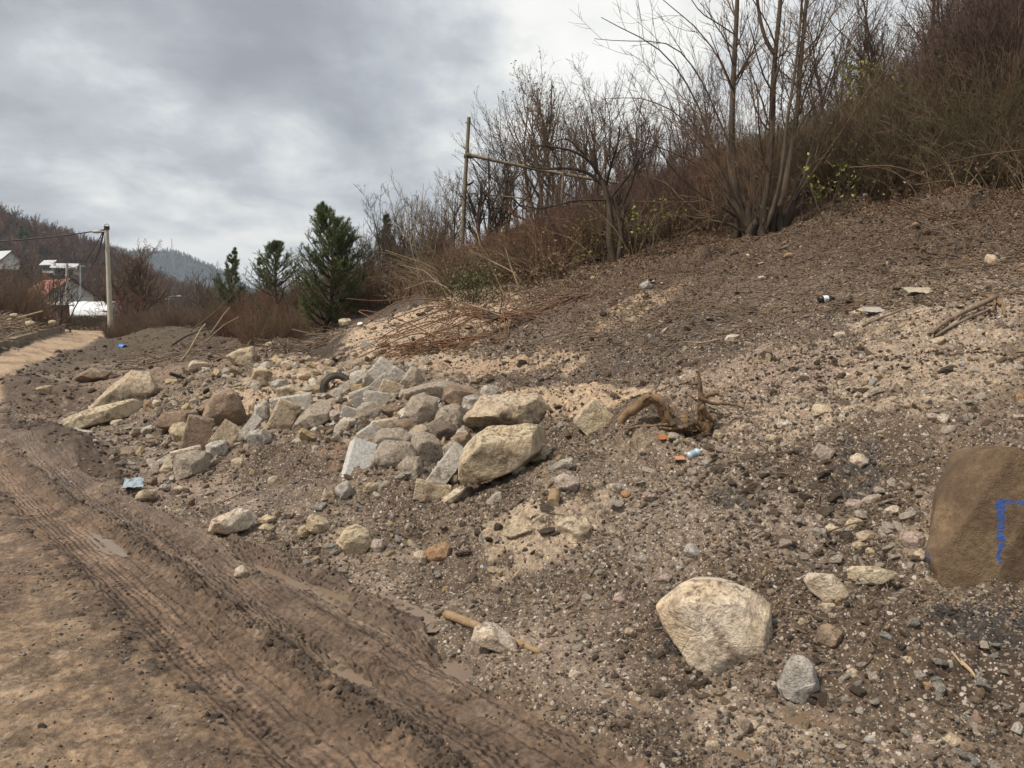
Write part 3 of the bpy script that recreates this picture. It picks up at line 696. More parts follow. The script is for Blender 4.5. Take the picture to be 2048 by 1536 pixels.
place('concrete_slab', 883,765,974,820, 'b', 'concrete slab with a dark broken face next to the jagged brown boulder', outline=[(883,800),(888,775),(905,765),(940,772),(974,790),(950,812),(910,820)], depth=80, amp=.06)
place('rock', 806,785,878,854, 's', 'pale sandy rubble block in the middle of the pile', outline=[(806,820),(825,792),(850,785),(875,800),(878,830),(850,852),(822,848)], depth=60)
place('rock', 745,862,818,910, 's', 'sandy rubble slab behind the white paving block', depth=50)
place('rock', 746,886,832,938, 's', 'wide gravelly rubble slab right of the white paving block', depth=50)
place('rock', 802,916,846,960, 's', 'small rubble piece below the wide gravelly slab', depth=40)
place('rock', 826,872,878,932, 's', 'upright sandy rubble piece beside the speckled concrete beam', depth=40)
place('rock', 873,811,932,862, 's', 'rounded rubble piece beneath the dark faced concrete slab', depth=50)
place('concrete_chunk', 791,731,857,786, 's', 'triangular brown concrete chunk pointing up at the pile crest', outline=[(791,776),(822,731),(836,735),(857,772),(850,786),(810,786)], depth=30, amp=.03)
place('rock', 858,964,948,1010, 'w', 'white sloping ledge under the yellowish layered boulder', outline=[(858,1008),(900,982),(945,962),(948,985),(905,1008)], depth=60)
place('boulder', 1000,1030,1095,1080, 't', 'buried tan outcrop poking from the slope above the wooden post', depth=70, sink=.3)
place('boulder', 1105,1030,1200,1085, 't', 'second buried tan outcrop, on the right of its neighbour above the wooden post', depth=70)

SM = [ # name, x0,y0,x1,y1, material, shape, rot, label
 ('concrete_chunk',701,742,732,777,'c','r',0,'pale grey chunk just right of the half-buried tyre'),
 ('concrete_chunk',727,738,752,772,'c','r',0,'upright pale chunk second from the half-buried tyre'),
 ('concrete_chunk',748,729,793,768,'c','b',-40,'whitish slab tilted to the right at the pile crest'),
 ('concrete_chunk',781,740,807,764,'c','b',-35,'small pale slab leaning left of the triangular chunk'),
 ('concrete_chunk',750,758,784,790,'g','b',40,'bluish white broken slab below the crest slabs'),
 ('concrete_chunk',765,766,805,792,'t','b',-20,'brown faced block below the triangular chunk'),
 ('rock',706,781,745,810,'c','b',20,'greyish rubble stone below the pale grey chunk near the tyre'),
 ('rock',735,787,787,810,'c','b',-6,'flat pale stone in the top row of the rubble pile'),
 ('rock',719,807,766,845,'s','r',20,'round rubble boulder in the middle left of the pile'),
 ('rock',687,818,721,840,'c','b',-18,'smaller stone left of the round rubble boulder'),
 ('rock',658,821,690,845,'p','r',0,'pinkish grey stone at the left edge of the pile'),
 ('rock',766,811,805,832,'b','r',0,'brown stone wedged above the middle of the pile'),
 ('rock',747,841,793,866,'w','b',8,'whitish stone above the sandy slab'),
 ('rock',722,858,752,884,'c','b',30,'pale stone resting above the white paving block'),
 ('rock',907,815,928,837,'g','r',0,'small grey stone left of the jagged brown boulder'),
 ('rock',924,788,962,820,'g','r',0,'grey weathered stone behind the jagged brown boulder'),
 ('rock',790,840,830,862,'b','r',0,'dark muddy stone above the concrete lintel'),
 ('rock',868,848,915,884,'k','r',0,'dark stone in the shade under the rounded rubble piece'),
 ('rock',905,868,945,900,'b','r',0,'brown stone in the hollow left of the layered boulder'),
 ('rock',880,886,930,922,'s','r',20,'speckled stone at the top of the concrete beam'),
 ('rock',835,969,892,998,'y','b',-12,'flat yellowish slab at the foot of the speckled beam'),
 ('rock',832,986,864,1008,'b','r',0,'brown stone below the flat yellowish slab'),
 ('rock',670,963,708,1004,'g','r',35,'oblong grey stone below the white paving block'),
 ('rock',643,981,673,1006,'t','r',0,'tan stone left of the oblong grey stone'),
 ('rock',738,1078,768,1108,'p','r',0,'pinkish stone right of the ochre and brown rock'),
 ('rock',829,1096,860,1133,'t','r',40,'grey tan stone left of the orange rock'),
 ('rock',850,1086,906,1127,'o','r',25,'orange brown rock on the lower slope'),
 ('rock',1054,892,1112,928,'t','r',18,'long tan rock right of the layered boulder'),
 ('rock',1107,945,1161,989,'p','r',-10,'pinkish triangular rock on the slope right of the layered boulder'),
 ('rock',720,966,757,986,'y','r',20,'yellow flat stone right of the oblong grey stone'),
 ('rock',514,1028,556,1050,'y','r',0,'upper of two yellow rocks right of the whitish wedge'),
 ('rock',516,1046,556,1068,'y','r',0,'lower of two yellow rocks right of the whitish wedge'),
 ('rock',614,1022,656,1076,'y','r',48,'long yellow splinter of rock on the lower slope'),
 ('rock',594,1050,622,1074,'y','r',40,'small yellow rock left of the long yellow splinter'),
 ('rock',370,720,422,745,'w','r',0,'bright white rock at the back behind the plank'),
 ('rock',562,720,594,743,'w','r',0,'whitish rock at the back left of the tyre'),
 ('rock',502,738,547,764,'y','r',0,'flat-topped yellow rock on a hollow left of the tyre'),
 ('rock',545,759,576,785,'g','r',0,'grey rock right of the flat-topped yellow one'),
 ('rock',552,770,606,802,'y','r',0,'bright yellow rock on top of a grey block'),
 ('rock',552,796,617,832,'c','b',8,'pale grey block beneath the bright yellow rock'),
 ('rock',550,808,586,857,'t','b',-25,'brownish slab leaning under the pale grey block'),
 ('rock',583,812,612,836,'w','r',-20,'white wedge between the grey block and the broad slab'),
 ('rock',373,842,413,910,'b','b',-14,'upright muddy block left of the broken post'),
 ('rock',344,849,384,886,'y','r',0,'yellow brown rock behind the upright muddy block'),
 ('rock',511,802,539,846,'c','r',-10,'broken stub of concrete above the leaning post'),
 ('rock',414,884,452,915,'c','r',25,'pale stone in front of the upright muddy block'),
 ('concrete_slab',350,901,397,932,'w','b',10,'small white slab at the front of the left rubble'),
 ('concrete_slab',333,906,436,954,'s','r',12,'wide pale slab lying at the front of the left rubble'),
 ('rock',319,928,348,948,'w','r',10,'white flat stone at the tip of the wide pale slab'),
 ('rock',491,861,545,889,'g','r',12,'flat grey stone right of the leaning concrete post'),
 ('rock',287,802,307,825,'o','r',0,'small orange stone right of the leaning tan boulder'),
 ('rock',305,799,324,816,'w','r',0,'small white stone right of the leaning tan boulder'),
 ('rock',159,812,192,828,'w','r',0,'white stone sitting on the yellow rock ledge'),
 ('rock',466,916,488,940,'t','r',40,'tan stone alone in mid slope left of the white block'),
 ('rock',535,954,556,970,'y','r',0,'small bright yellow stone in mid slope'),
 ('rock',297,951,316,974,'b','r',0,'little brown upright stone beside the blue cloth'),
 ('rock',268,978,319,1007,'t','r',0,'tan rock at the mud edge below the blue cloth'),
 ('rock',347,972,371,986,'w','r',0,'small white block right of the blue cloth'),
 ('rock',318,968,341,984,'g','r',0,'greyish stone between the brown stone and the small white block'),
 ('rock',62,772,110,792,'y','r',0,'yellowish rock on the dark bank at the far left'),
 ('rock',220,838,252,852,'w','r',0,'white stone in the mud below the yellow ledge'),
 ('rock',468,1132,503,1158,'w','r',-35,'white stone in the wet channel at the road edge'),
 ('rock',1369,1084,1399,1122,'g','r',35,'grey tilted stone above the big cream boulder'),
 ('rock',1263,1110,1300,1126,'g','r',5,'flat grey stone left above the big cream boulder'),
 ('rock',1127,1336,1182,1356,'w','r',-5,'flat cream stone at the edge of the mud'),
 ('rock',1226,1185,1255,1209,'p','r',-25,'pinkish stone left of the big cream boulder'),
 ('rock',1250,1250,1272,1278,'t','r',80,'oval brown stone left of the big cream boulder'),
 ('rock',1312,1140,1338,1172,'p','r',60,'mottled tan stone touching the upper left of the big cream boulder'),
 ('rock',1516,1448,1537,1477,'w','r',70,'small white stone in the puddle margin below the grey pointed rock'),
 ('rock',1498,1440,1518,1462,'w','r',20,'small cream stone beside the white one in the puddle margin'),
 ('rock',1500,1474,1516,1493,'y','r',0,'small yellow cube-like stone at the bottom edge of the gravel'),
 ('rock',1408,1482,1446,1498,'t','r',0,'tan flat stone at the bottom of the picture'),
 ('rock',1634,1250,1684,1302,'b','r',-20,'dark brown rock above the grey pointed rock'),
 ('rock',1616,1206,1692,1232,'t','r',5,'flat tan slab just below the flat-topped cream rock'),
 ('rock',1692,1059,1776,1085,'t','r',4,'long tan pebble-shaped rock in the gravel fan'),
 ('rock',1649,1048,1680,1071,'y','r',0,'yellow rounded stone left of the long tan rock'),
 ('rock',1624,1057,1652,1077,'g','b',10,'small grey cube stone left of the yellow rounded stone'),
 ('rock',1809,1059,1850,1108,'p','r',55,'pinkish rock left of the painted concrete block'),
 ('rock',1828,1099,1855,1126,'w','r',35,'whitish stone under the pinkish rock'),
 ('rock',1685,1035,1733,1062,'y','r',25,'slanted yellowish stone above the long tan rock'),
 ('rock',1718,989,1772,1008,'p','r',15,'pinkish flat stone in the hollow of the right slope'),
 ('rock',1693,998,1722,1024,'p','r',0,'pinkish white stone below left of the flat pinkish one'),
 ('rock',1764,1012,1798,1032,'w','r',20,'white stone at the head of the gravel fan'),
 ('rock',1702,1082,1735,1104,'y','r',-20,'yellow stone under the long tan rock'),
 ('rock',1730,1095,1750,1113,'w','r',-20,'small cream stone below the long tan rock'),
 ('rock',1699,908,1738,938,'w','r',0,'angular pale yellow stone on a dark patch of the right slope'),
 ('rock',1629,892,1662,920,'p','b',-25,'pinkish grey block left of the angular pale yellow stone'),
 ('rock',1620,807,1664,836,'y','r',12,'rough yellow green rock in the middle of the right slope'),
 ('rock',1426,860,1450,882,'t','r',-10,'tan stone right below the uprooted stump'),
 ('rock',1401,918,1420,938,'g','r',0,'grey angular stone near the blue bottle'),
 ('rock',1552,840,1584,859,'w','r',15,'white stone in the middle of the right slope'),
 ('rock',1530,868,1554,886,'y','r',0,'yellowish stone left of a pair of whitish ones'),
 ('rock',1446,668,1484,684,'w','r',14,'long pale stone on the upper slope, left of the beverage bottle'),
 ('rock',1667,663,1690,680,'w','r',20,'pale cream stone on the upper gravel'),
 ('rock',1860,674,1890,693,'w','r',20,'white stone below the fork of the split branch'),
 ('rock',1755,731,1777,751,'p','r',-40,'pink oblong stone on the upper gravel'),
 ('rock',1684,745,1705,758,'w','r',10,'small bright white stone left of the pink oblong one'),
 ('rock',1728,756,1758,774,'g','r',20,'grey flat stone below the pink oblong one'),
 ('rock',1857,820,1876,848,'p','r',80,'left of two pinkish stones on the right slope'),
 ('rock',1874,824,1898,850,'w','r',60,'right of two stones, whitish and tilted on the right slope'),
 ('rock',1838,791,1868,806,'y','r',8,'flat yellowish stone above the two pinkish stones'),
 ('rock',1982,758,2002,772,'y','r',0,'yellow stone near the right border of the picture'),
 ('rock',2030,786,2048,803,'o','r',0,'orange stone cut by the right border of the picture'),
 ('rock',2024,828,2048,842,'w','r',0,'white stone cut by the right border of the picture'),
 ('rock',1211,966,1232,982,'y','r',-10,'left stone of three together in mid slope'),
 ('rock',1223,967,1246,986,'g','r',0,'grey middle stone of three together in mid slope'),
 ('rock',1240,980,1262,998,'o','r',0,'brown right stone of three together in mid slope'),
 ('rock',1288,978,1308,1010,'p','r',75,'upright pale stone right of the three stones together'),
 ('rock',1156,811,1216,866,'y','b',48,'yellowish block leaning left of the uprooted stump'),
 ('rock',1693,1336,1719,1358,'y','r',-20,'cream yellow stone right of the grey pointed rock'),
 ('rock',1597,1238,1614,1250,'y','r',0,'small yellow stone beside the dark brown rock'),
 ('rock',1838,1366,1868,1382,'o','r',5,'orange stone at the lower right'),
 ('rock',1803,1315,1825,1329,'y','r',5,'cream stone at the lower right left of the dark patch'),
 ('rock',1890,1470,1925,1500,'y','r',-40,'yellowish stone at the bottom right corner'),
 ('rock',1922,1482,1955,1508,'b','r',0,'brown stone at the bottom right corner'),
 ('rock',1728,1472,1756,1490,'g','r',0,'blue grey stone at the bottom right'),
 ('rock',1822,1470,1852,1488,'p','r',-5,'pale pinkish stone at the bottom right'),
 ('rock',1565,505,1592,518,'o','r',5,'orange brown stone on the leaf-covered upper slope'),
 ('rock',1967,512,2000,536,'w','r',-50,'pale block on the upper slope near the right border'),
 ('rock',1817,444,1842,454,'o','r',5,'orange flat stone below the thicket'),
 ('rock',1700,615,1760,628,'t','r',12,'flat tan slab behind the angular branch'),
 ('rock',1275,563,1308,580,'g','r',20,'grey flat stone at the top of the bare slope'),
 ('boulder',676,636,706,656,'y','r',0,'mossy yellow boulder at the foot of the thicket beyond the pine'),
 ('rock',600,640,620,650,'t','r',0,'small tan rock by the foot of the big pine'),
]
for nm, x0, y0, x1, y1, m, shp, rot, lab in SM:
    place(nm, x0, y0, x1, y1, m, lab, shape=shp, rot=rot, depth=(min(x1 - x0, y1 - y0) * 1.0))
# white streak stone vein on the upright boulder is a part of that boulder
# --- blocks that have true edges
def block(name, px, py, dims, rot, m, label, cat, dY=0, pull=-.16, amp=.010, sub=5, seed=3):
    g = hit(px, py); Y = g[1] + dY + pull; c = P(px, py, Y)
    p, f = box_geo(*dims, seed, sub=sub, amp=amp)
    ob = link(name, mesh_np(name, p, f, False), ML[m], loc=c); ob.rotation_euler = [math.radians(a) for a in rot]
    return tag(ob, label, cat)
_g = hit(715, 950)[1] / F
block('paving_block', 717, 924, (50 * _g, 30 * _g, 92 * _g), (-30, 24, 22), 'n', 'clean white rectangular paving block standing on the slope', 'paving block', dY=-.28, amp=.004, sub=5, seed=5)
_g = hit(890, 950)[1] / F
block('concrete_beam', 892, 938, (36 * _g, 30 * _g, 108 * _g), (-40, 40, 0), 'c', 'speckled grey concrete beam pointing down left of the layered boulder', 'concrete beam', dY=-.15, amp=.012, seed=8)
_g = hit(850, 870)[1] / F
block('concrete_lintel', 850, 866, (26 * _g, 22 * _g, 92 * _g), (-15, 60, 0), 's', 'slender concrete lintel lying across the middle of the pile', 'concrete beam', dY=.0, seed=11)
_g = hit(492, 880)[1] / F
block('concrete_post', 492, 866, (20 * _g, 20 * _g, 84 * _g), (-15, 36, 0), 'c', 'slim concrete post leaning to the right in the left rubble', 'concrete post', dY=.05, seed=12)
_g = hit(450, 885)[1] / F
block('concrete_chunk', 450, 873, (40 * _g, 30 * _g, 58 * _g), (-20, 35, 10), 't', 'broken tan block leaning beside the slim concrete post', 'concrete chunk', dY=.0, seed=13)
_g = hit(672, 800)[1] / F
block('concrete_beam', 674, 787, (16 * _g, 22 * _g, 62 * _g), (-20, 54, 0), 'c', 'pale beam slanting up to the half-buried tyre', 'concrete beam', dY=.0, seed=14)
# ------------------------------------------------------------------ scattered stones: individuals, then the uncountable gravel
def scatter_px(n, poly, rng):
    xs, ys = zip(*poly); out = []
    while len(out) < n:
        px = rng.uniform(min(xs), max(xs)); py = rng.uniform(min(ys), max(ys))
        if inpoly(np.array([px]), np.array([py]), poly)[0]:
            h = hit(px, py)
            if h is not None: out.append((px, py, h))
    return out
def pebble_geo(sub, seed, flat=.75, amp=.12, sharp=18):
    rng = np.random.default_rng(seed); pl = []
    for _ in range(8):
        n = rng.normal(size=3); n /= np.linalg.norm(n); pl.append((n, rng.uniform(.55, .95)))
    for s in ((1,0,0),(-1,0,0),(0,1,0),(0,-1,0),(0,0,1),(0,0,-1)): pl.append((np.array(s, float), .95))
    p, f = rock_geo(pl, sub, sharp, amp, 1.4, seed, 1.6)
    return p * np.array((1.1, rng.uniform(.5, .95), rng.uniform(flat - .35, flat))) * .55, f
STM = {k: rock_mat('small_stone_' + k, a, b_, c_, .12, .9 / 1.0, mudc=(.2, .15, .11)) for k, (a, b_, c_) in
       {'white': ((.62, .57, .49), (.36, .29, .22), (.54, .46, .36)), 'yellow': ((.55, .42, .24), (.30, .20, .11), (.60, .50, .34)),
        'grey': ((.36, .335, .30), (.18, .16, .14), (.46, .43, .385)), 'pink': ((.46, .35, .29), (.26, .18, .14), (.54, .45, .39))}.items()}
GROUPS = [ # (polygon, count, colour, size range px, label, group)
 ([(1100,1100),(1300,1080),(1300,1330),(1150,1300)], 14, 'white', (11, 20), 'small pale stone in the gravel left of the big cream boulder', 'pale stones left of the big boulder'),
 ([(1600,1240),(2048,1230),(2048,1536),(1750,1536),(1650,1420)], 24, 'white', (13, 26), 'small pale stone in the gravel of the lower right corner', 'pale stones in the lower right corner'),
 ([(1600,1240),(2048,1230),(2048,1536),(1750,1536),(1650,1420)], 13, 'grey', (13, 26), 'small grey stone in the gravel of the lower right corner', 'grey stones in the lower right corner'),
 ([(1640,980),(1850,960),(1860,1140),(1650,1150)], 30, 'white', (12, 26), 'pale stone of the loose heap left of the painted concrete block', 'loose pale stones left of the painted block'),
 ([(1400,880),(1640,850),(1680,1150),(1550,1150),(1380,1130)], 24, 'pink', (10, 20), 'small pinkish stone on the slope above the big cream boulder', 'pinkish stones above the big boulder'),
 ([(1450,690),(2048,600),(2048,870),(1500,880)], 32, 'white', (9, 20), 'small whitish stone on the upper right gravel slope', 'whitish stones on the upper right slope'),
 ([(1450,690),(2048,600),(2048,870),(1500,880)], 14, 'yellow', (9, 20), 'small yellow stone on the upper right gravel slope', 'yellow stones on the upper right slope'),
 ([(480,1000),(900,1010),(1050,1180),(600,1120)], 18, 'yellow', (10, 22), 'small yellow stone below the rubble pile', 'yellow stones below the rubble pile'),
 ([(480,1000),(900,1010),(1050,1180),(700,1160),(560,1110)], 18, 'grey', (10, 22), 'small grey stone below the rubble pile', 'grey stones below the rubble pile'),
 ([(300,745),(640,730),(600,900),(330,880)], 26, 'yellow', (9, 22), 'yellowish stone among the left rubble', 'yellowish stones in the left rubble'),
 ([(640,790),(900,800),(900,960),(760,980),(660,900)], 26, 'grey', (12, 26), 'grey rubble stone filling the middle of the pile', 'grey stones filling the pile'),
 ([(1120,850),(1400,880),(1380,1060),(1140,1000)], 22, 'white', (10, 22), 'pale stone on the knoll below the uprooted stump', 'pale stones below the stump'),
]
ANCH = [('big cream boulder',1426,1258),('grey pointed rock',1597,1361),('flat-topped cream rock',1652,1178),('long thin yellowish slab',1733,1150),('blue painted concrete block',1960,1060),('angular pale yellow stone',1718,923),('pinkish grey block',1645,906),
 ('rough yellow green rock',1642,821),('uprooted stump',1370,830),('blue bottle',1389,912),('massive layered boulder',1017,907),('jagged brown boulder',1015,825),('white paving block',717,926),('half-buried tyre',675,760),('ochre and brown rock',710,1083),('orange brown rock',878,1106),
 ('whitish wedge-shaped rock',466,1043),('wooden post',985,1265),('round rubble boulder',742,826),('white streaked boulder',446,820),('leaning tan boulder',244,783),('bright yellow rock',579,786),('slim concrete post',492,868),('dark brown rock',1659,1276),('long tan rock',1735,1072),
 ('yellow rounded stone',1665,1060),('pinkish rock by the painted block',1830,1084),('split branch',1925,640),('pink oblong stone',1766,741),('pair of pinkish stones',1876,836),('three stones together',1236,980),('buried tan outcrop',1048,1055),('sawn log end',1107,1007),
 ('pale wood splinter',1938,1348),('orange stone',1853,1374),('squarish yellow boulder',485,715),('flat-topped yellow rock',524,751),('dark bottle with the white label',1652,604),('flat grey stone',1281,1118),('pinkish triangular rock',1134,967),('speckled concrete beam',892,943),('long yellow splinter',635,1050),('pale block at the bottom',1430,1490),('white stone below the split branch',1875,684)]
ANCH = [a for a in ANCH if a[0] != 'pale block at the bottom']
USED = set()
def where(px, py):
    out = []
    for nm, ax, ay in sorted(ANCH, key=lambda a: (a[1] - px) ** 2 + (a[2] - py) ** 2)[:6]:
        dx, dy = px - ax, py - ay; k = int(((math.degrees(math.atan2(-dy, dx)) + 360 + 22.5) % 360) // 45); far = math.hypot(dx, dy)
        near = 'close ' if far < 60 else '' if far < 140 else 'well '
        out.append(near + ['right of the', 'above and right of the', 'above the', 'above and left of the', 'left of the', 'below and left of the', 'below the', 'below and right of the'][k] + ' ' + nm)
    return out
def own_label(colr, sz, px, py, k):
    cw = {'white': 'pale', 'yellow': 'yellowish', 'grey': 'grey', 'pink': 'pinkish'}[colr]; sw = 'small' if sz < 14 else 'middling' if sz < 19 else 'larger'; sh = ['', 'angular ', 'flattish ', 'rounded '][k % 4] if False else ''
    for w in where(px, py):
        lb = f'{sw} {cw} {sh}stone {w}'
        if lb not in USED: USED.add(lb); return lb
    for w in where(px, py):
        for o in ('second ', 'third ', 'fourth '):
            lb = f'{o}{sw} {cw} stone {w}'
            if lb not in USED: USED.add(lb); return lb
    return lb
PROT = [pebble_geo(3, 900 + k) for k in range(8)]; PM = {}
cnt = 0
for poly, n, colr, (a, b_), lab, grp in GROUPS:
    rng = np.random.default_rng(500 + cnt); cnt += 1
    for (px, py, h) in scatter_px(n, poly, rng):
        k = int(rng.integers(0, 8)); key = (k, colr)
        if key not in PM:
            me = mesh_np('stone', *PROT[k], False); me.materials.append(STM[colr]); PM[key] = me
        szp = a + (b_ - a) * rng.random() ** 1.8; sz = szp / F * h[1] * 1.15
        o = link('stone', PM[key], loc=(h[0], h[1], h[2] + sz * .12)); o.scale = (sz, sz * rng.uniform(.8, 1.15), sz * rng.uniform(.75, 1.1))
        o.rotation_euler = (rng.normal() * .4, rng.normal() * .4, rng.uniform(0, 6.28)); tag(o, own_label(colr, szp, px, py, k), 'stone', grp)

def instanced(name, protos, pos, rot, scl, pid=None, label=None, cat=None, kind='stuff', density_note=None):
    "one object: points with rotation/scale, each carrying an instance of one of the prototype meshes (geometry nodes)"
    n = len(pos); me = bpy.data.meshes.new(name); me.vertices.add(n); me.vertices.foreach_set('co', np.asarray(pos, np.float32).ravel())
    if pid is None: pid = np.random.default_rng(n).integers(0, len(protos), n)
    a = me.attributes.new('rot', 'FLOAT_VECTOR', 'POINT'); a.data.foreach_set('vector', np.asarray(rot, np.float32).ravel())
    a = me.attributes.new('scl', 'FLOAT_VECTOR', 'POINT'); a.data.foreach_set('vector', np.asarray(scl, np.float32).ravel())
    a = me.attributes.new('pid', 'INT', 'POINT'); a.data.foreach_set('value', np.asarray(pid, np.int32))
    me.update(); ob = link(name, me)
    ng = bpy.data.node_groups.new(name + '_scatter', 'GeometryNodeTree')
    ng.interface.new_socket('Geometry', in_out='INPUT', socket_type='NodeSocketGeometry'); ng.interface.new_socket('Geometry', in_out='OUTPUT', socket_type='NodeSocketGeometry')
    gi = ng.nodes.new('NodeGroupInput'); go = ng.nodes.new('NodeGroupOutput'); L = ng.links.new
    jn = ng.nodes.new('GeometryNodeJoinGeometry')
    def attr(nm, ty):
        q = ng.nodes.new('GeometryNodeInputNamedAttribute'); q.data_type = ty; q.inputs[0].default_value = nm
        return next(s for s in q.outputs if s.enabled and s.name == 'Attribute')
    ar, as_, ap = attr('rot', 'FLOAT_VECTOR'), attr('scl', 'FLOAT_VECTOR'), attr('pid', 'INT')
    e2r = ng.nodes.new('FunctionNodeEulerToRotation'); L(ar, e2r.inputs[0])
    for k, (pm, mat) in enumerate(protos):
        po = bpy.data.objects.new(name + '_unit', pm)
        if mat is not None and len(pm.materials) == 0: pm.materials.append(mat)
        oi = ng.nodes.new('GeometryNodeObjectInfo'); oi.inputs['Object'].default_value = po; oi.inputs['As Instance'].default_value = True
        cmp_ = ng.nodes.new('FunctionNodeCompare'); cmp_.data_type = 'INT'; cmp_.operation = 'EQUAL'
        ins = [s for s in cmp_.inputs if s.enabled and s.type == 'INT']; L(ap, ins[0]); ins[1].default_value = k
        ip = ng.nodes.new('GeometryNodeInstanceOnPoints'); L(gi.outputs[0], ip.inputs['Points']); L(cmp_.outputs[0], ip.inputs['Selection'])
        L(oi.outputs['Geometry'], ip.inputs['Instance']); L(e2r.outputs[0], ip.inputs['Rotation']); L(as_, ip.inputs['Scale']); L(ip.outputs[0], jn.inputs[0])
    L(jn.outputs[0], go.inputs[0])
    md = ob.modifiers.new('scatter', 'NODES'); md.node_group = ng
    return tag(ob, label, cat, kind=kind)

def pebble_mat(name, stops, rough=.8):
    m, nt, b = new_mat(name); oi = nn(nt, 'ShaderNodeObjectInfo'); tc = nn(nt, 'ShaderNodeTexCoord')
    c = ramp_node(nt, oi.outputs['Random'], stops, 'CONSTANT')
    n = noise_node(nt, tc.outputs['Object'], 2.2, 6, .65); n2 = noise_node(nt, tc.outputs['Object'], 9, 4, .7)
    c = mixc(nt, 1.0, c, ramp_node(nt, n, [(.3, (.62, .59, .55)), (.62, (1.12, 1.1, 1.08))]), 'MULTIPLY')
    nt.links.new(c, b.inputs['Base Color']); b.inputs['Roughness'].default_value = rough
    bump(nt, b, math_node(nt, 'ADD', n, math_node(nt, 'MULTIPLY', n2, .4)), .12, .8); return m
PEB = pebble_mat('gravel_pebbles', [(0, (.10, .080, .062)), (.10, (.20, .148, .105)), (.20, (.35, .268, .19)), (.34, (.28, .20, .135)), (.44, (.46, .365, .265)), (.56, (.60, .52, .41)), (.67, (.32, .255, .20)), (.75, (.70, .64, .55)), (.84, (.42, .39, .345)), (.90, (.54, .40, .22)), (.95, (.49, .34, .26)), (1, (.72, .68, .61))])
CLODM = pebble_mat('wet_mud_clods', [(0, (.075, .052, .036)), (.3, (.105, .073, .049)), (.6, (.135, .093, .063)), (.85, (.165, .115, .080)), (1, (.20, .145, .10))], .8)
LITM = pebble_mat('soil_crumbs', [(0, (.075, .055, .040)), (.3, (.115, .085, .062)), (.55, (.155, .115, .083)), (.8, (.21, .155, .11)), (1, (.28, .21, .15))], .9)

def polar_points(n, rmin, rmax, rng, tmin=-.68, tmax=.84):
    t = rng.uniform(tmin, tmax, n); r = np.exp(rng.uniform(math.log(rmin), math.log(rmax), n)); return np.sin(t) * r, np.cos(t) * r, r
def field(A, x, y):
    t = np.arctan2(x, y); r = np.hypot(x, y)
    i = np.clip(np.round(np.interp(t, th, np.arange(len(th)))).astype(int), 0, len(th) - 1); j = np.clip(np.round(np.interp(r, RR, np.arange(len(RR)))).astype(int), 0, len(RR) - 1)
    return A[i, j]
def scat(name, n, rmin, rmax, protos, sizef, keepf, seed, label, cat, lift=.1, flat=1.0):
    rng = np.random.default_rng(seed); x, y, r = polar_points(n, rmin, rmax, rng); k = rng.random(n) < keepf(x, y, r); x, y, r = x[k], y[k], r[k]; n = len(x)
    z = ground(x, y); s = sizef(rng, n, r)
    scl = np.stack([s, s * rng.uniform(.75, 1.2, n), s * rng.uniform(.7, 1.15, n) * flat], 1)
    rot = np.stack([rng.normal(0, .5, n), rng.normal(0, .5, n), rng.uniform(0, 6.28, n)], 1)
    print(name, n)
    return instanced(name, protos, np.stack([x, y, z + s * lift], 1), rot, scl, rng.integers(0, len(protos), n), label, cat)
PP = [(mesh_np('pebble', *pebble_geo(2 if k < 5 else 1, 40 + k, .85), False), PEB) for k in range(12)]
CP_ = [(mesh_np('clod', *pebble_geo(2, 70 + k, .9, .30, 6)), CLODM) for k in range(6)]
LP_ = [(mesh_np('crumb', *pebble_geo(1, 90 + k, .9, .25, 6)), LITM) for k in range(5)]
gvf = lambda x, y: field(GV * (1 - mudS), x, y)
scat('gravel', 210000, 2.4, 17, PP, lambda rng, n, r: np.minimum(np.exp(rng.normal(math.log(.0100), .50, n)) * (.75 + .085 * r), .075),
     lambda x, y, r: np.clip(gvf(x, y) ** 1.5, 0, 1) * (.12 + .9 * sstep(-.25, .25, fbm2(x * 2.0, y * 2.0, 4, 201))), 21, 'loose mixed gravel of pale, tan and grey pebbles covering the rubble slope', 'gravel', .15)
scat('coarse_gravel', 9000, 2.4, 18, PP, lambda rng, n, r: np.minimum(np.exp(rng.normal(math.log(.026), .33, n)) * (.75 + .075 * r), .12),
     lambda x, y, r: np.clip(gvf(x, y), 0, 1) * sstep(-.3, .4, fbm2(x * .9, y * .9, 3, 202)), 22, 'coarser stones strewn through the gravel of the slope', 'gravel', .12)
scat('soil_crumbs', 80000, 2.4, 17, LP_, lambda rng, n, r: np.minimum(np.exp(rng.normal(math.log(.011), .45, n)) * (.7 + .08 * r), .045),
     lambda x, y, r: (1 - field(mudS, x, y)) * (.25 + .75 * sstep(-.1, .4, fbm2(x * 2.2, y * 2.2, 3, 203))), 23, 'dark crumbs of soil lying between the gravel of the slope', 'soil', .1)
dmf = lambda x, y: field(Dm, x, y)
scat('mud_clods', 90000, 2.3, 12, CP_, lambda rng, n, r: np.minimum(np.exp(rng.normal(math.log(.012), .5, n)) * (.8 + .07 * r), .05),
     lambda x, y, r: field(mudS, x, y) * np.clip(gau(dmf(x, y), 1.59, .07) * 1.1 + gau(dmf(x, y), 2.31, .09) * .8 + gau(dmf(x, y), 1.08, .12) * .5 + gau(dmf(x, y), 1.96, .04) * .35 + .008, 0, 1) * sstep(-.15, .3, field(clod, x, y) * 1.0 + .1), 24, 'dark wet clods thrown up along the wheel ruts of the muddy road', 'mud', .0, .8)
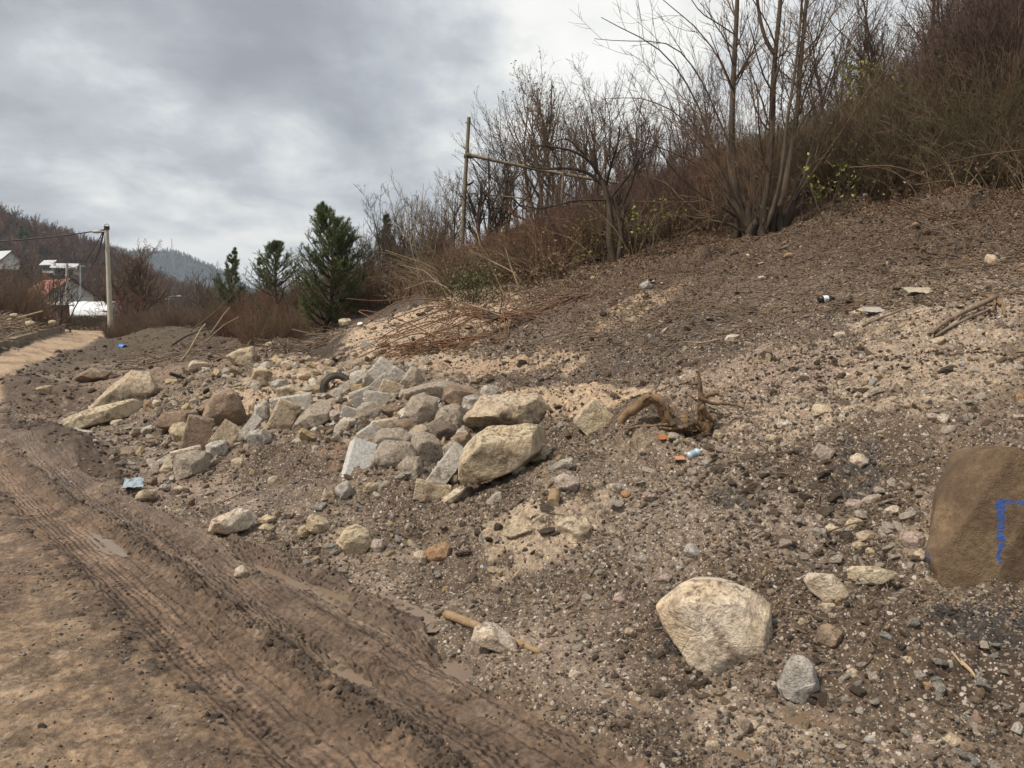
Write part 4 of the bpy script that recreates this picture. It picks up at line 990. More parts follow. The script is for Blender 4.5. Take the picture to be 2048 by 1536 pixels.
scat('road_grit', 90000, 2.3, 14, PP + CP_, lambda rng, n, r: np.exp(rng.normal(math.log(.0075), .5, n)) * (.8 + .08 * r),
     lambda x, y, r: field(mudS, x, y) * np.where(dmf(x, y) < 1.1, .9, .10) * (.10 + .9 * sstep(.0, .4, fbm2(x * 2.4, y * 2.4, 4, 205))), 25, 'scattered grit pressed into the dried clay of the road', 'gravel', .05)

_rng = np.random.default_rng(71)
_leftf = lambda x, y, r: (1 - field(mudS, x, y)) * sstep(-.22, -.30, np.arctan2(x, y)) * (.3 + .7 * sstep(-.2, .3, fbm2(x * .6, y * .6, 3, 206)))
scat('earth_lumps', 22000, 9, 48, CP_ + LP_, lambda rng, n, r: np.minimum(np.exp(rng.normal(math.log(.03), .6, n)) * (.6 + .035 * r), .28), _leftf, 26, 'dark lumps of earth on the churned ground between the road and the pile', 'earth', .1, .8)
scat('left_rubble_grit', 12000, 8, 40, PP, lambda rng, n, r: np.minimum(np.exp(rng.normal(math.log(.02), .5, n)) * (.6 + .035 * r), .14), _leftf, 27, 'small pale rubble scattered on the churned ground at the left', 'rubble', .1, .8)

RUBM = pebble_mat('broken_rubble', [(0, (.36, .28, .20)), (.2, (.48, .40, .30)), (.4, (.60, .53, .43)), (.55, (.27, .20, .14)), (.7, (.52, .47, .40)), (.82, (.55, .42, .25)), (.92, (.68, .63, .55)), (1, (.20, .145, .10))], .88)
RP_ = [(mesh_np('rubble_piece', *pebble_geo(3, 130 + k, .9, .16, 26), False), RUBM) for k in range(9)]
def pile_field(x, y): return np.clip(field(np.clip(blob(500, 800, 190, 62) * 1.0 + blob(800, 850, 170, 85) * 1.5 + blob(330, 900, 130, 45) * .7 + blob(640, 740, 150, 30) * .7, 0, 1), x, y), 0, 1)
scat('rubble_fill', 15000, 5.5, 20, RP_, lambda rng, n, r: np.minimum(np.exp(rng.normal(math.log(.062), .50, n)), .26) * (.6 + .05 * r), lambda x, y, r: pile_field(x, y) * (1 - field(mudS, x, y)) * .85, 28, 'broken pieces of concrete and rock filling the gaps of the rubble pile', 'rubble', .12)

scat('mound_lumps', 9000, 19, 56, CP_ + LP_, lambda rng, n, r: np.minimum(np.exp(rng.normal(math.log(.09), .5, n)), .34), lambda x, y, r: (1 - field(mudS, x, y)) * sstep(-.17, -.22, np.arctan2(x, y)) * (.35 + .65 * sstep(-.1, .3, fbm2(x * .35, y * .35, 3, 207))), 31, 'lumps of earth on the mounds beyond the pile, beside the lamp pole', 'earth', .12, .7)

scat('pale_chips', 5200, 8.5, 17, PP, lambda rng, n, r: np.minimum(np.exp(rng.normal(math.log(.045), .45, n)), .13), lambda x, y, r: sstep(5.5, 7, dd(x, y)) * sstep(-.2, .35, fbm2(x * 1.1, y * 1.1, 3, 208)), 32, 'pale flat stone chips showing in the dark soil of the upper slope', 'stone chips', .12, .45)

SLCL = pebble_mat('soil_clods', [(0, (.085, .060, .041)), (.3, (.115, .083, .056)), (.6, (.145, .105, .071)), (.85, (.17, .125, .085)), (1, (.21, .16, .11))], .92)
SC_ = [(mesh_np('soil_clod', *pebble_geo(3, 170 + k, .8, .34, 5), False), SLCL) for k in range(6)]
scat('slope_clods', 7500, 3.2, 17, SC_, lambda rng, n, r: np.minimum(np.exp(rng.normal(math.log(.055), .45, n)) * (.6 + .06 * r), .22), lambda x, y, r: (1 - field(mudS, x, y)) * sstep(-.05, .35, fbm2(x * 1.2, y * 1.2, 3, 209)), 33, 'clumps of brown soil standing up through the gravel of the slope', 'soil', -.02, .75)
# ------------------------------------------------------------------ trees and brush: bare winter wood built from tapered tubes
def unit(v): return v / np.maximum(np.linalg.norm(v, axis=-1, keepdims=True), 1e-9)
def tubes(Pn, Rn, sides=3):
    "Pn (M,N,3) centre lines, Rn (M,N) radii"
    M_, N_, _ = Pn.shape
    T = np.empty_like(Pn); T[:, 1:-1] = Pn[:, 2:] - Pn[:, :-2]; T[:, 0] = Pn[:, 1] - Pn[:, 0]; T[:, -1] = Pn[:, -1] - Pn[:, -2]; T = unit(T)
    ref = np.zeros((M_, 1, 3)); mean = unit(Pn[:, -1] - Pn[:, 0]); ref[:, 0] = np.where(np.abs(mean[:, 2:3]) < .8, np.array([[0, 0, 1.]]), np.array([[1., 0, 0]]))
    A = unit(np.cross(T, np.broadcast_to(ref, T.shape))); B = np.cross(T, A)
    an = np.linspace(0, 2 * math.pi, sides, endpoint=False)
    V = Pn[:, :, None] + Rn[:, :, None, None] * (np.cos(an)[None, None, :, None] * A[:, :, None] + np.sin(an)[None, None, :, None] * B[:, :, None])
    ix = np.arange(M_ * N_ * sides).reshape(M_, N_, sides); nx = np.roll(ix, -1, 2)
    Q = np.stack([ix[:, :-1], nx[:, :-1], nx[:, 1:], ix[:, 1:]], -1).reshape(-1, 4)
    return V.reshape(-1, 3), Q
def merge(parts):
    Vs, Qs, o = [], [], 0
    for V, Q in parts:
        Vs.append(V); Qs.append(Q + o); o += len(V)
    return np.vstack(Vs), np.vstack(Qs)
def resample(pts, n):
    pts = np.asarray(pts, float); d = np.r_[0, np.cumsum(np.linalg.norm(np.diff(pts, axis=0), axis=1))]; t = np.linspace(0, d[-1], n)
    # smooth curve through the points
    out = np.stack([np.interp(t, d, pts[:, k]) for k in range(3)], 1)
    for _ in range(2): out[1:-1] = .25 * out[:-2] + .5 * out[1:-1] + .25 * out[2:]
    return out
def sprout(Pp, Rp, nper, lenr, ang, up, jit, N, rr, rng, tmin=.2, lmin=.0, droop=0.0, lens=None):
    "children growing from every parent line"
    M_, Np, _ = Pp.shape; n = M_ * nper; par = np.repeat(np.arange(M_), nper)
    t = rng.uniform(tmin, .98, n); f = t * (Np - 1); i = np.minimum(f.astype(int), Np - 2); w = (f - i)[:, None]
    base = Pp[par, i] * (1 - w) + Pp[par, i + 1] * w; tan = unit(Pp[par, i + 1] - Pp[par, i])
    plen = np.linalg.norm(np.diff(Pp, axis=1), axis=2).sum(1)[par]; rb = Rp[par, i] * (1 - w[:, 0]) + Rp[par, i + 1] * w[:, 0]
    rnd = unit(np.cross(tan, rng.normal(size=(n, 3)))); a = np.radians(rng.normal(ang, ang * .28, n))[:, None]
    d = unit(tan * np.cos(a) + rnd * np.sin(a) + np.array([0, 0, up]))
    Ln = plen * lenr * (1.08 - .62 * t) * rng.uniform(.6, 1.3, n)
    out = np.empty((n, N, 3)); out[:, 0] = base; cur = d
    for k in range(1, N):
        out[:, k] = out[:, k - 1] + cur * (Ln / (N - 1))[:, None]
        cur = unit(cur + rng.normal(size=(n, 3)) * jit + np.array([0, 0, up * .35 - droop * k / N]))
    r0 = np.maximum(np.minimum(rb * rr, rb * .9), lmin); R = r0[:, None] * np.linspace(1, .35, N)[None]
    return out, np.maximum(R, lmin * .6)

def bark_mat(name, c1, c2, scale=8, rough=.9):
    m, nt, b = new_mat(name); tc = nn(nt, 'ShaderNodeTexCoord'); oi = nn(nt, 'ShaderNodeObjectInfo')
    mp = nn(nt, 'ShaderNodeMapping'); mp.inputs['Scale'].default_value = (1, 1, .35); nt.links.new(tc.outputs['Object'], mp.inputs[0])
    n = noise_node(nt, mp.outputs[0], scale, 6, .7, .4); c = ramp_node(nt, n, [(.3, c1), (.7, c2)])
    c = mixc(nt, 1.0, c, ramp_node(nt, oi.outputs['Random'], [(0, (.7, .7, .72)), (1, (1.25, 1.2, 1.12))]), 'MULTIPLY')
    nt.links.new(c, b.inputs['Base Color']); b.inputs['Roughness'].default_value = rough; b.inputs['Specular IOR Level'].default_value = .2
    bump(nt, b, n, .02, .8); return m
BK = {'grey': bark_mat('grey_bark', (.060, .047, .035), (.165, .132, .100)), 'dark': bark_mat('dark_bark', (.040, .031, .023), (.105, .082, .060)),
      'brown': bark_mat('brown_twigs', (.095, .064, .043), (.22, .150, .100)), 'red': bark_mat('reddish_twigs', (.105, .056, .038), (.215, .115, .078)),
      'olive': bark_mat('olive_bark', (.075, .068, .040), (.19, .165, .095)), 'straw': bark_mat('straw_stems', (.22, .17, .11), (.38, .30, .20)),
      'plum': bark_mat('plum_twigs', (.080, .052, .045), (.165, .110, .092)), 'wood': bark_mat('bare_wood', (.26, .17, .09), (.46, .33, .19), 14), 'drift': bark_mat('weathered_wood', (.14, .10, .07), (.30, .235, .17), 12),
      'root': bark_mat('root_wood', (.10, .065, .038), (.27, .185, .11), 12)}
def leaf_mat(name, stops, trans=.25):
    m, nt, b = new_mat(name); oi = nn(nt, 'ShaderNodeObjectInfo'); tc = nn(nt, 'ShaderNodeTexCoord')
    geo = nn(nt, 'ShaderNodeNewGeometry'); c = ramp_node(nt, geo.outputs['Random Per Island'], stops)
    nt.links.new(c, b.inputs['Base Color']); b.inputs['Roughness'].default_value = .65; b.inputs['Specular IOR Level'].default_value = .25
    return m
LF = {'green': leaf_mat('ivy_leaves', [(0, (.035, .060, .018)), (.5, (.07, .10, .03)), (1, (.12, .14, .045))]),
      'yellow': leaf_mat('yellow_leaves', [(0, (.15, .15, .035)), (.5, (.25, .24, .05)), (1, (.34, .31, .09))]),
      'brown': leaf_mat('dead_leaves', [(0, (.060, .036, .022)), (.5, (.15, .088, .050)), (.85, (.26, .165, .095)), (1, (.40, .29, .18))]),
      'needle': leaf_mat('pine_needles', [(0, (.045, .068, .024)), (.5, (.095, .125, .042)), (1, (.17, .19, .07))])}
def leaves_at(pts, size, rng, spread=.05):
    n = len(pts); c = pts + rng.normal(size=(n, 3)) * spread; u = unit(rng.normal(size=(n, 3))); v = unit(np.cross(u, rng.normal(size=(n, 3)))); s = size * rng.uniform(.6, 1.3, (n, 1))
    w = np.cross(u, v) * s * .2
    V = np.stack([c - u * s, c + v * s * .6 + w, c + u * s, c - v * s * .6 + w], 1).reshape(-1, 3)
    return V, np.arange(n * 4).reshape(n, 4)
def tips(Pn, Rn_=None, n=None, rng=None):
    p = Pn[:, 1:].reshape(-1, 3)
    return p if n is None else p[rng.integers(0, len(p), n)]

def sq_curve(base, tip, N, rng, wob=.03, bow=None):
    base = np.asarray(base, float); tip = np.asarray(tip, float); t = np.linspace(0, 1, N)[:, None]; L_ = np.linalg.norm(tip - base)
    b = np.array(bow if bow is not None else rng.normal(size=3) * .06 * L_)
    p = base + (tip - base) * t + b * (4 * t * (1 - t)); w = np.cumsum(rng.normal(size=(N, 3)), 0) * wob * L_ / N; w -= t * w[-1]; w[0] = 0
    return p + w

def finish_tree(name, root, parts, label, cat, bark, group=None, leaf=None):
    "parts: list of (part name, [(P,R,sides)...])"
    root = Vector(root); e = empty(name, root); tag(e, label, cat, group)
    off = np.array(root)
    for pn, lst in parts:
        V, Q = merge([tubes(Pp, Rr, s) for Pp, Rr, s in lst]); link(pn, mesh_np(pn, V - off, Q), bark if not isinstance(bark, dict) else bark[pn], parent=e)
    if leaf is not None:
        V, Q, mt = leaf; link('leaves', mesh_np('leaves', V - off, Q, False), mt, parent=e)
    return e

def bare_tree(name, px, py, Y, top, label, bark='dark', seed=1, stems=1, spread=.12, r0=.05, dens=(7, 6, 4), leaf=None, up=.12, ang=38, group=None, lr=(.55, .5, .5), lean=0.0, tip_r=.0045, clear=.25, base=None):
    "top: pixel y of the crown top"
    rng = np.random.default_rng(seed); b = P(px, py, Y) if base is None else np.array(base); Ht = (py - top) / F * Y * (.87 if Y < 35 else 1)
    if base is None: b[2] = min(b[2], float(ground(b[0], b[1]))) - .05
    st = []
    for k in range(stems):
        a = rng.uniform(0, 6.28); sp = spread * Ht * (1 if stems > 1 else .3)
        tp = b + np.array((math.cos(a) * sp * rng.uniform(.3, 1) + lean * Ht, math.sin(a) * sp * .7, Ht * (1 if k == 0 else rng.uniform(.62, .97))))
        st.append(sq_curve(b + np.array((math.cos(a), math.sin(a), 0)) * r0 * .8 * (stems > 1), tp, 14, rng, .10))
    P0 = np.array(st); R0 = np.array([r0 * (1 if stems == 1 else rng.uniform(.5, .9)) * np.linspace(1, .14, 14) ** .9 for _ in st])
    P1, R1 = sprout(P0, R0, dens[0], lr[0], ang, up, .10, 8, .62, rng, clear, tip_r)
    P2, R2 = sprout(P1, R1, dens[1], lr[1], ang * .95, up * .6, .12, 5, .6, rng, .15, tip_r)
    P3, R3 = sprout(P2, R2, dens[2], lr[2], ang, up * .4, .15, 4, .65, rng, .1, tip_r)
    lf = None
    if leaf:
        kind, nlf, sz = leaf; V, Q = leaves_at(tips(P3, n=nlf, rng=rng), sz, rng, .04); lf = (V, Q, LF[kind])
    return finish_tree(name, b, [('trunk', [(P0, R0, 7)]), ('crown', [(P1, R1, 4), (P2, R2, 3), (P3, R3, 3)])], label, 'tree', BK[bark], group, lf)

# --- the big many-stemmed tree on the slope
def px_line(pts, Y0, Y1=None, n=14):
    Y1 = Y0 if Y1 is None else Y1; m = len(pts)
    return resample([P(x, y, Y0 + (Y1 - Y0) * i / (m - 1)) for i, (x, y) in enumerate(pts)], n)
def big_tree():
    rng = np.random.default_rng(77); Y = 14.6; s = Y / F
    boles = [([(1492, 470), (1484, 430), (1470, 400), (1462, 320), (1463, 240), (1468, 130), (1474, 30), (1478, -120)], 15, Y), ([(1515, 470), (1525, 420), (1538, 380), (1543, 300), (1545, 200), (1548, 110), (1562, 20), (1566, -150)], 15, Y + .3),
             ([(1545, 470), (1560, 430), (1570, 380), (1582, 300), (1597, 230), (1600, 120), (1612, 20), (1625, -140)], 13, Y + .2), ([(1530, 460), (1556, 400), (1566, 330), (1573, 240), (1590, 150), (1600, 60), (1608, -60)], 9, Y - .3),
             ([(1500, 468), (1480, 425), (1460, 400), (1455, 385)], 20, Y - .1), ([(1560, 465), (1582, 420), (1592, 385), (1600, 350)], 20, Y - .1),
             ([(1548, 108), (1530, 80), (1518, 30), (1508, -60)], 8, Y + .3)]
    P0 = np.array([px_line(p, y, y) for p, w, y in boles]); R0 = np.array([w * s * .45 * np.linspace(1.1, .42 if i < 4 else .7, 14) for i, (p, w, y) in enumerate(boles)])
    arms = [([(1475, 420), (1448, 350), (1420, 270), (1385, 170), (1340, 105), (1265, 60), (1200, 35)], 7), ([(1490, 430), (1440, 330), (1370, 240), (1300, 190), (1210, 205)], 5.5), ([(1466, 300), (1430, 200), (1380, 110), (1330, 70), (1250, 85), (1195, 75)], 5),
            ([(1480, 440), (1400, 390), (1330, 330), (1290, 240), (1262, 180)], 5), ([(1470, 200), (1440, 120), (1400, 60), (1330, 10), (1290, -30)], 5), ([(1600, 380), (1625, 280), (1660, 170), (1700, 80), (1760, 10)], 6),
            ([(1590, 400), (1640, 330), (1690, 260), (1730, 180), (1790, 120)], 4.5), ([(1470, 450), (1420, 440), (1370, 400), (1330, 360), (1270, 345)], 5), ([(1455, 390), (1400, 330), (1320, 290), (1240, 270), (1205, 250)], 4),
            ([(1600, 230), (1640, 120), (1700, 50), (1760, -20)], 5), ([(1540, 250), (1510, 150), (1480, 90), (1450, 10)], 4.5), ([(1500, 470), (1475, 460), (1440, 430), (1390, 425), (1350, 412)], 6),
            ([(1560, 470), (1580, 440), (1608, 400), (1612, 370)], 8), ([(1510, 440), (1508, 340), (1520, 240), (1500, 120), (1495, 40)], 4), ([(1480, 430), (1440, 380), (1400, 300), (1360, 250), (1300, 120), (1250, 100)], 4)]
    P1 = np.array([px_line(p, Y + rng.uniform(-.3, .3), Y + rng.uniform(-1.8, 1.8), 12) for p, w in arms]); P1 += np.cumsum(rng.normal(size=P1.shape) * .012, 1)
    R1 = np.array([w * s * .42 * np.linspace(1, .25, 12) for p, w in arms])
    P1b, R1b = sprout(P0[:4], R0[:4], 13, .34, 50, .25, .09, 9, .38, rng, .2, .005)
    # straight suckers rising from the stool
    K = 24; a = rng.uniform(0, 6.28, K); base = P(1525, 455, Y)[None] + np.stack([np.cos(a) * rng.uniform(.1, .5, K), np.sin(a) * .4, np.zeros(K)], 1)
    dr = unit(np.stack([np.cos(a) * rng.uniform(.05, .75, K), np.sin(a) * rng.uniform(.05, .6, K), np.ones(K)], 1)); Ls = rng.uniform(1.2, 3.6, K)
    t = np.linspace(0, 1, 9); PS = base[:, None] + dr[:, None] * (Ls[:, None] * t[None])[..., None] + np.cumsum(np.cumsum(rng.normal(size=(K, 9, 3)) * .022, 1), 1) + np.stack([np.zeros((K, 9)), np.zeros((K, 9)), .12 * Ls[:, None] * t[None] ** 2], -1)
    RS_ = rng.uniform(.006, .012, K)[:, None] * np.linspace(1, .35, 9)[None]
    A = np.concatenate([resample(q, 12)[None] for q in PS]); AR = np.repeat(RS_[:, :1], 12, 1) * np.linspace(1, .35, 12)[None]
    B1, BR1 = np.concatenate([P1, A]), np.concatenate([R1, AR])
    P2, R2 = sprout(B1, BR1, 8, .42, 38, .12, .11, 6, .55, rng, .12, .0048)
    P2b, R2b = sprout(P1b, R1b, 7, .5, 36, .12, .11, 6, .6, rng, .12, .0048)
    P2 = np.concatenate([P2, P2b]); R2 = np.concatenate([R2, R2b])
    P3, R3 = sprout(P2, R2, 4, .5, 36, .08, .13, 4, .65, rng, .1, .0042)
    root = P(1525, 470, Y); root[2] -= .3; e = empty('bare_tree', root)
    tag(e, 'big bare tree with several thick pale stems rising from one dark stool on the slope', 'tree')
    def part(n, lst, mt, par=e):
        V, Q = merge(lst); return link(n, mesh_np(n, V - root, Q), mt, parent=par)
    for i in range(len(P0)): part('trunk', [tubes(P0[i:i+1], R0[i:i+1] * (1 + .06 * rng.normal(size=R0[i:i+1].shape)), 10)], BK['grey'] if i not in (4, 5) else BK['dark'])
    K = 11; a = np.linspace(0, 6.28, K, endpoint=False) + rng.normal(size=11) * .3; RT = []
    for k in range(K):
        b = P(1525, 452, Y) + np.array((math.cos(a[k]) * .3, math.sin(a[k]) * .25, .1)); q = b + np.array((math.cos(a[k]) * .22, math.sin(a[k]) * .2, -.75)); RT.append(sq_curve(b + (0, 0, rng.uniform(0, .35)), q, 8, rng, .22))
    part('root', [tubes(np.array(RT), np.full((K, 8), .075) * np.linspace(.8, 1.2, 8), 7)], BK['dark'])
    part('limbs', [tubes(B1, BR1, 5), tubes(P1b, R1b, 5)], BK['grey'])
    part('twigs', [tubes(P2, R2, 3), tubes(P3, R3, 3)], BK['brown'])
big_tree()

# --- the crooked small tree left of it
def crooked_tree():
    rng = np.random.default_rng(5); Y = 15.2; s = Y / F
    b = [([(1228, 530), (1218, 470), (1222, 430), (1212, 385), (1205, 360)], 13), ([(1232, 530), (1245, 480), (1238, 430), (1228, 400)], 10), ([(1205, 370), (1180, 345), (1140, 335), (1085, 340), (1050, 330)], 6),
         ([(1205, 365), (1190, 330), (1150, 300), (1110, 295), (1060, 290)], 5), ([(1212, 370), (1222, 330), (1236, 290), (1240, 250)], 5), ([(1240, 420), (1260, 380), (1275, 330), (1310, 290)], 4), ([(1205, 360), (1170, 310), (1130, 270), (1100, 290)], 4), ([(1222, 400), (1150, 400), (1080, 420), (1040, 410)], 3.5), ([(1222, 395), (1260, 350), (1290, 300), (1300, 250)], 3.5)]
    P0 = np.array([px_line(p, Y, Y + rng.uniform(-.6, .6) * (i > 1), 12) for i, (p, w) in enumerate(b)]); R0 = np.array([w * s * .6 * np.linspace(1.1, .4 if i > 1 else .7, 12) for i, (p, w) in enumerate(b)])
    P1, R1 = sprout(P0[1:], R0[1:], 8, .5, 42, .18, .12, 8, .55, rng, .15, .005); P2, R2 = sprout(P1, R1, 5, .5, 38, .1, .12, 5, .6, rng, .1, .0045); P3, R3 = sprout(P2, R2, 3, .5, 38, .08, .12, 4, .65, rng, .1, .0042)
    root = P(1228, 530, Y)
    finish_tree('bare_tree', root, [('trunk', [(P0[:2], R0[:2], 9)]), ('branch', [(P0[2:], R0[2:], 6)]), ('crown', [(P1, R1, 4), (P2, R2, 3), (P3, R3, 3)])], 'small crooked tree with a dark forked trunk and boughs arching left', 'tree', BK['dark'])
crooked_tree()

# --- taller bare trees along the skyline
T = bare_tree
T('bare_tree', 962, 480, 24, 255, 'bare tree just right of the tall wooden pole, pale forked trunk', 'grey', 31, 5, .30, .09, (9, 6, 4), up=.16, clear=.12)
T('bare_tree', 1075, 490, 25, 105, 'tallest bare tree of the skyline with a few dry leaves at its tip', 'brown', 32, 6, .24, .085, (12, 7, 4), leaf=('brown', 900, .035), up=.14, clear=.15)
T('bare_tree', 1008, 485, 27, 185, 'slim bare tree between the pole tree and the tallest skyline tree', 'grey', 33, 3, .2, .07, (10, 6, 4), up=.2)
T('bare_tree', 1130, 470, 24, 150, 'wide bare tree right of the tallest skyline tree', 'grey', 34, 5, .28, .055, (10, 6, 4), up=.15)
T('bare_tree', 1190, 440, 26, 130, 'thin bare tree standing behind the small crooked tree', 'brown', 35, 5, .24, .05, (10, 6, 4), up=.2)
T('bare_tree', 905, 520, 25, 330, 'low bare tree left of the tall wooden pole', 'grey', 36, 4, .32, .05, (9, 6, 4), up=.14)
T('bare_tree', 1290, 420, 25, 160, 'bare sapling clump right of the small crooked tree', 'plum', 37, 7, .28, .05, (9, 5, 4), up=.25)
T('bare_tree', 1370, 390, 24, 150, 'thin many-stemmed saplings left behind the big bare tree', 'plum', 38, 7, .26, .05, (8, 5, 4), up=.25)
T('bare_tree', 845, 560, 20, 310, 'slender bare sapling with wide upswept twigs above the rebar tangle', 'straw', 39, 3, .30, .03, (7, 5, 3), up=.2)
T('bare_tree', 775, 600, 22, 370, 'fuzzy bare tree right of the big pine', 'grey', 40, 5, .3, .045, (9, 6, 4), up=.2)
T('bare_tree', 725, 610, 24, 400, 'second fuzzy bare tree close to the right side of the big pine', 'grey', 41, 4, .25, .04, (9, 6, 4), up=.2)
T('bare_tree', 1690, 330, 22, -60, 'bare thicket tree with criss-cross limbs right of the big bare tree', 'plum', 42, 5, .25, .07, (10, 6, 4), up=.18)
T('bare_tree', 1790, 290, 21, -60, 'dark leaning tree trunk at the upper right of the thicket', 'dark', 43, 2, .15, .09, (12, 7, 4), up=.15, lean=-.28)
T('bare_tree', 1660, 250, 21, -60, 'thin dark tree leaning left over the ridge', 'dark', 44, 2, .12, .06, (10, 6, 4), up=.15, lean=-.2)
T('bare_tree', 1880, 230, 19, -120, 'upright dark tree near the upper right corner', 'dark', 45, 3, .15, .10, (12, 7, 4), up=.15, leaf=('brown', 500, .03))
T('bare_tree', 1960, 200, 18, -120, 'dense dark tree at the right border of the picture', 'plum', 46, 5, .22, .08, (12, 7, 4), up=.12, leaf=('brown', 900, .03))
T('bare_tree', 2040, 240, 17, -100, 'tangled tree cut by the right border of the picture', 'dark', 47, 4, .22, .07, (12, 7, 4), up=.1)
T('bare_tree', 1430, 360, 22, 90, 'slender sapling seen through the left limbs of the big bare tree', 'plum', 48, 5, .18, .04, (9, 6, 4), up=.25)
T('bare_tree', 1720, 300, 18, 80, 'shrubby tree with yellow green leaves in the middle of the thicket', 'olive', 49, 5, .3, .04, (8, 5, 3), leaf=('yellow', 260, .05))
T('bare_tree', 1850, 330, 16, 120, 'leafy green shrub tree on the right of the thicket', 'olive', 50, 5, .3, .04, (8, 5, 3), leaf=('green', 1500, .045))
# young saplings with dry yellow-green leaves low in the thicket
for i, (px, py, tp, lb) in enumerate([(1690, 350, 250, 'sapling with bright yellow green leaves nearest the big bare tree'), (1765, 330, 265, 'small yellow leaved sapling right of the brightest one'), (1300, 480, 395, 'low bush with faint yellow leaves by the small crooked tree'), (1655, 420, 330, 'yellow leaved shoots just right of the dark stool')]):
    g = hit(px, py + 30); T('leafy_sapling', px, py + 30, g[1], tp - 10, lb, 'olive', 60 + i, 4, .4, .015, (5, 4, 2), leaf=('yellow', 90 if i else 180, .035), up=.2)
for i, (px, py, tp, Y) in enumerate([(1330, 420, 245, 26), (1400, 400, 215, 25), (1265, 440, 260, 29), (1105, 500, 260, 31), (985, 510, 300, 31), (930, 530, 340, 28), (1450, 390, 190, 27), (1620, 330, 130, 24), (1750, 290, 60, 23), (1850, 260, 20, 22)]):
    T('bare_tree', px, py, Y, tp, ['thin grey tree just left of the big tree, far back', 'faint tall tree behind the big tree limbs on the left', 'thin tree between the crooked tree and its right neighbour', 'slender tree in the thick of the skyline group', 'slender tree half hidden behind the tree at the wooden pole', 'little tree right at the left foot of the wooden pole', 'thin tree showing between the stems of the big tree', 'thin tree right behind the right stems of the big tree', 'tall thin tree on the ridge between the two dark leaning trees', 'tall thin tree on the ridge near the upper right corner'][i], 'grey' if i % 2 else 'brown', 230 + i, 4, .26, .035, (10, 6, 4), up=.18, clear=.12)
# bare trees of the valley on the left
T('bare_tree', 278, 650, 64, 508, 'round bare tree right of the concrete lamp pole', 'brown', 71, 9, .42, .28, (9, 7, 4), up=.12, tip_r=.014, clear=.1)
T('bare_tree', 402, 640, 90, 530, 'bare tree beyond, between the round tree and the pines', 'grey', 72, 5, .4, .2, (9, 6, 4), up=.1, tip_r=.018, clear=.1)
T('bare_tree', 128, 655, 58, 565, 'small curved tree beside the brown shed', 'dark', 73, 3, .4, .09, (6, 5, 3), up=.1, tip_r=.011, lean=.25)
for i, (px, tp, Y) in enumerate([(20, 520, 60), (62, 525, 66), (100, 540, 74), (-25, 500, 56), (330, 560, 74), (228, 560, 82), (255, 580, 60)]):
    T('bare_tree', px, 650, Y, tp, ['bushy bare tree at the left border above the debris bank', 'second bushy tree in front of the red roof', 'bare tree before the ridge of the red roof', 'bare tree crown cut by the left border', 'bare tree at the right of the round tree', 'bare tree immediately left of the round tree', 'low bare tree at the foot of the round tree'][i], ['brown', 'grey', 'dark', 'brown', 'brown', 'plum', 'red'][i], 80 + i, 6, .42, .10, (8, 6, 4), up=.12, tip_r=.012, clear=.08)

for i, (px, py, tp, Y, bk, lb) in enumerate([(455, 650, 540, 44, 'grey', 'bare tree left of the slim pine'), (505, 650, 560, 36, 'brown', 'low bare tree between the slim pine and the smaller pine'), (590, 655, 545, 30, 'brown', 'brown bare sapling in front of the middle pine'),
    (610, 650, 520, 38, 'grey', 'grey bare tree behind the left side of the biggest pine'), (700, 640, 480, 28, 'dark', 'dark bare tree immediately right of the biggest pine'), (745, 625, 440, 27, 'grey', 'tall bare tree in the gap right of the biggest pine'),
    (800, 600, 430, 24, 'brown', 'brown bare tree at the left foot of the skyline trees'), (825, 590, 395, 27, 'dark', 'dark bare tree under the slender straw-coloured sapling'), (870, 560, 370, 27, 'brown', 'bushy bare tree left of the tall wooden pole'),
    (1045, 480, 220, 29, 'brown', 'brown bare tree filling the gap left of the tallest skyline tree'), (1165, 460, 210, 29, 'grey', 'faint bare tree in the gap right of the tallest skyline tree'), (1240, 430, 215, 28, 'brown', 'bare tree rising behind the crooked tree, on its right')]):
    T('bare_tree', px, py, Y, tp, lb, bk, 200 + i, 5, .3, .05, (9, 6, 4), up=.16, clear=.08)
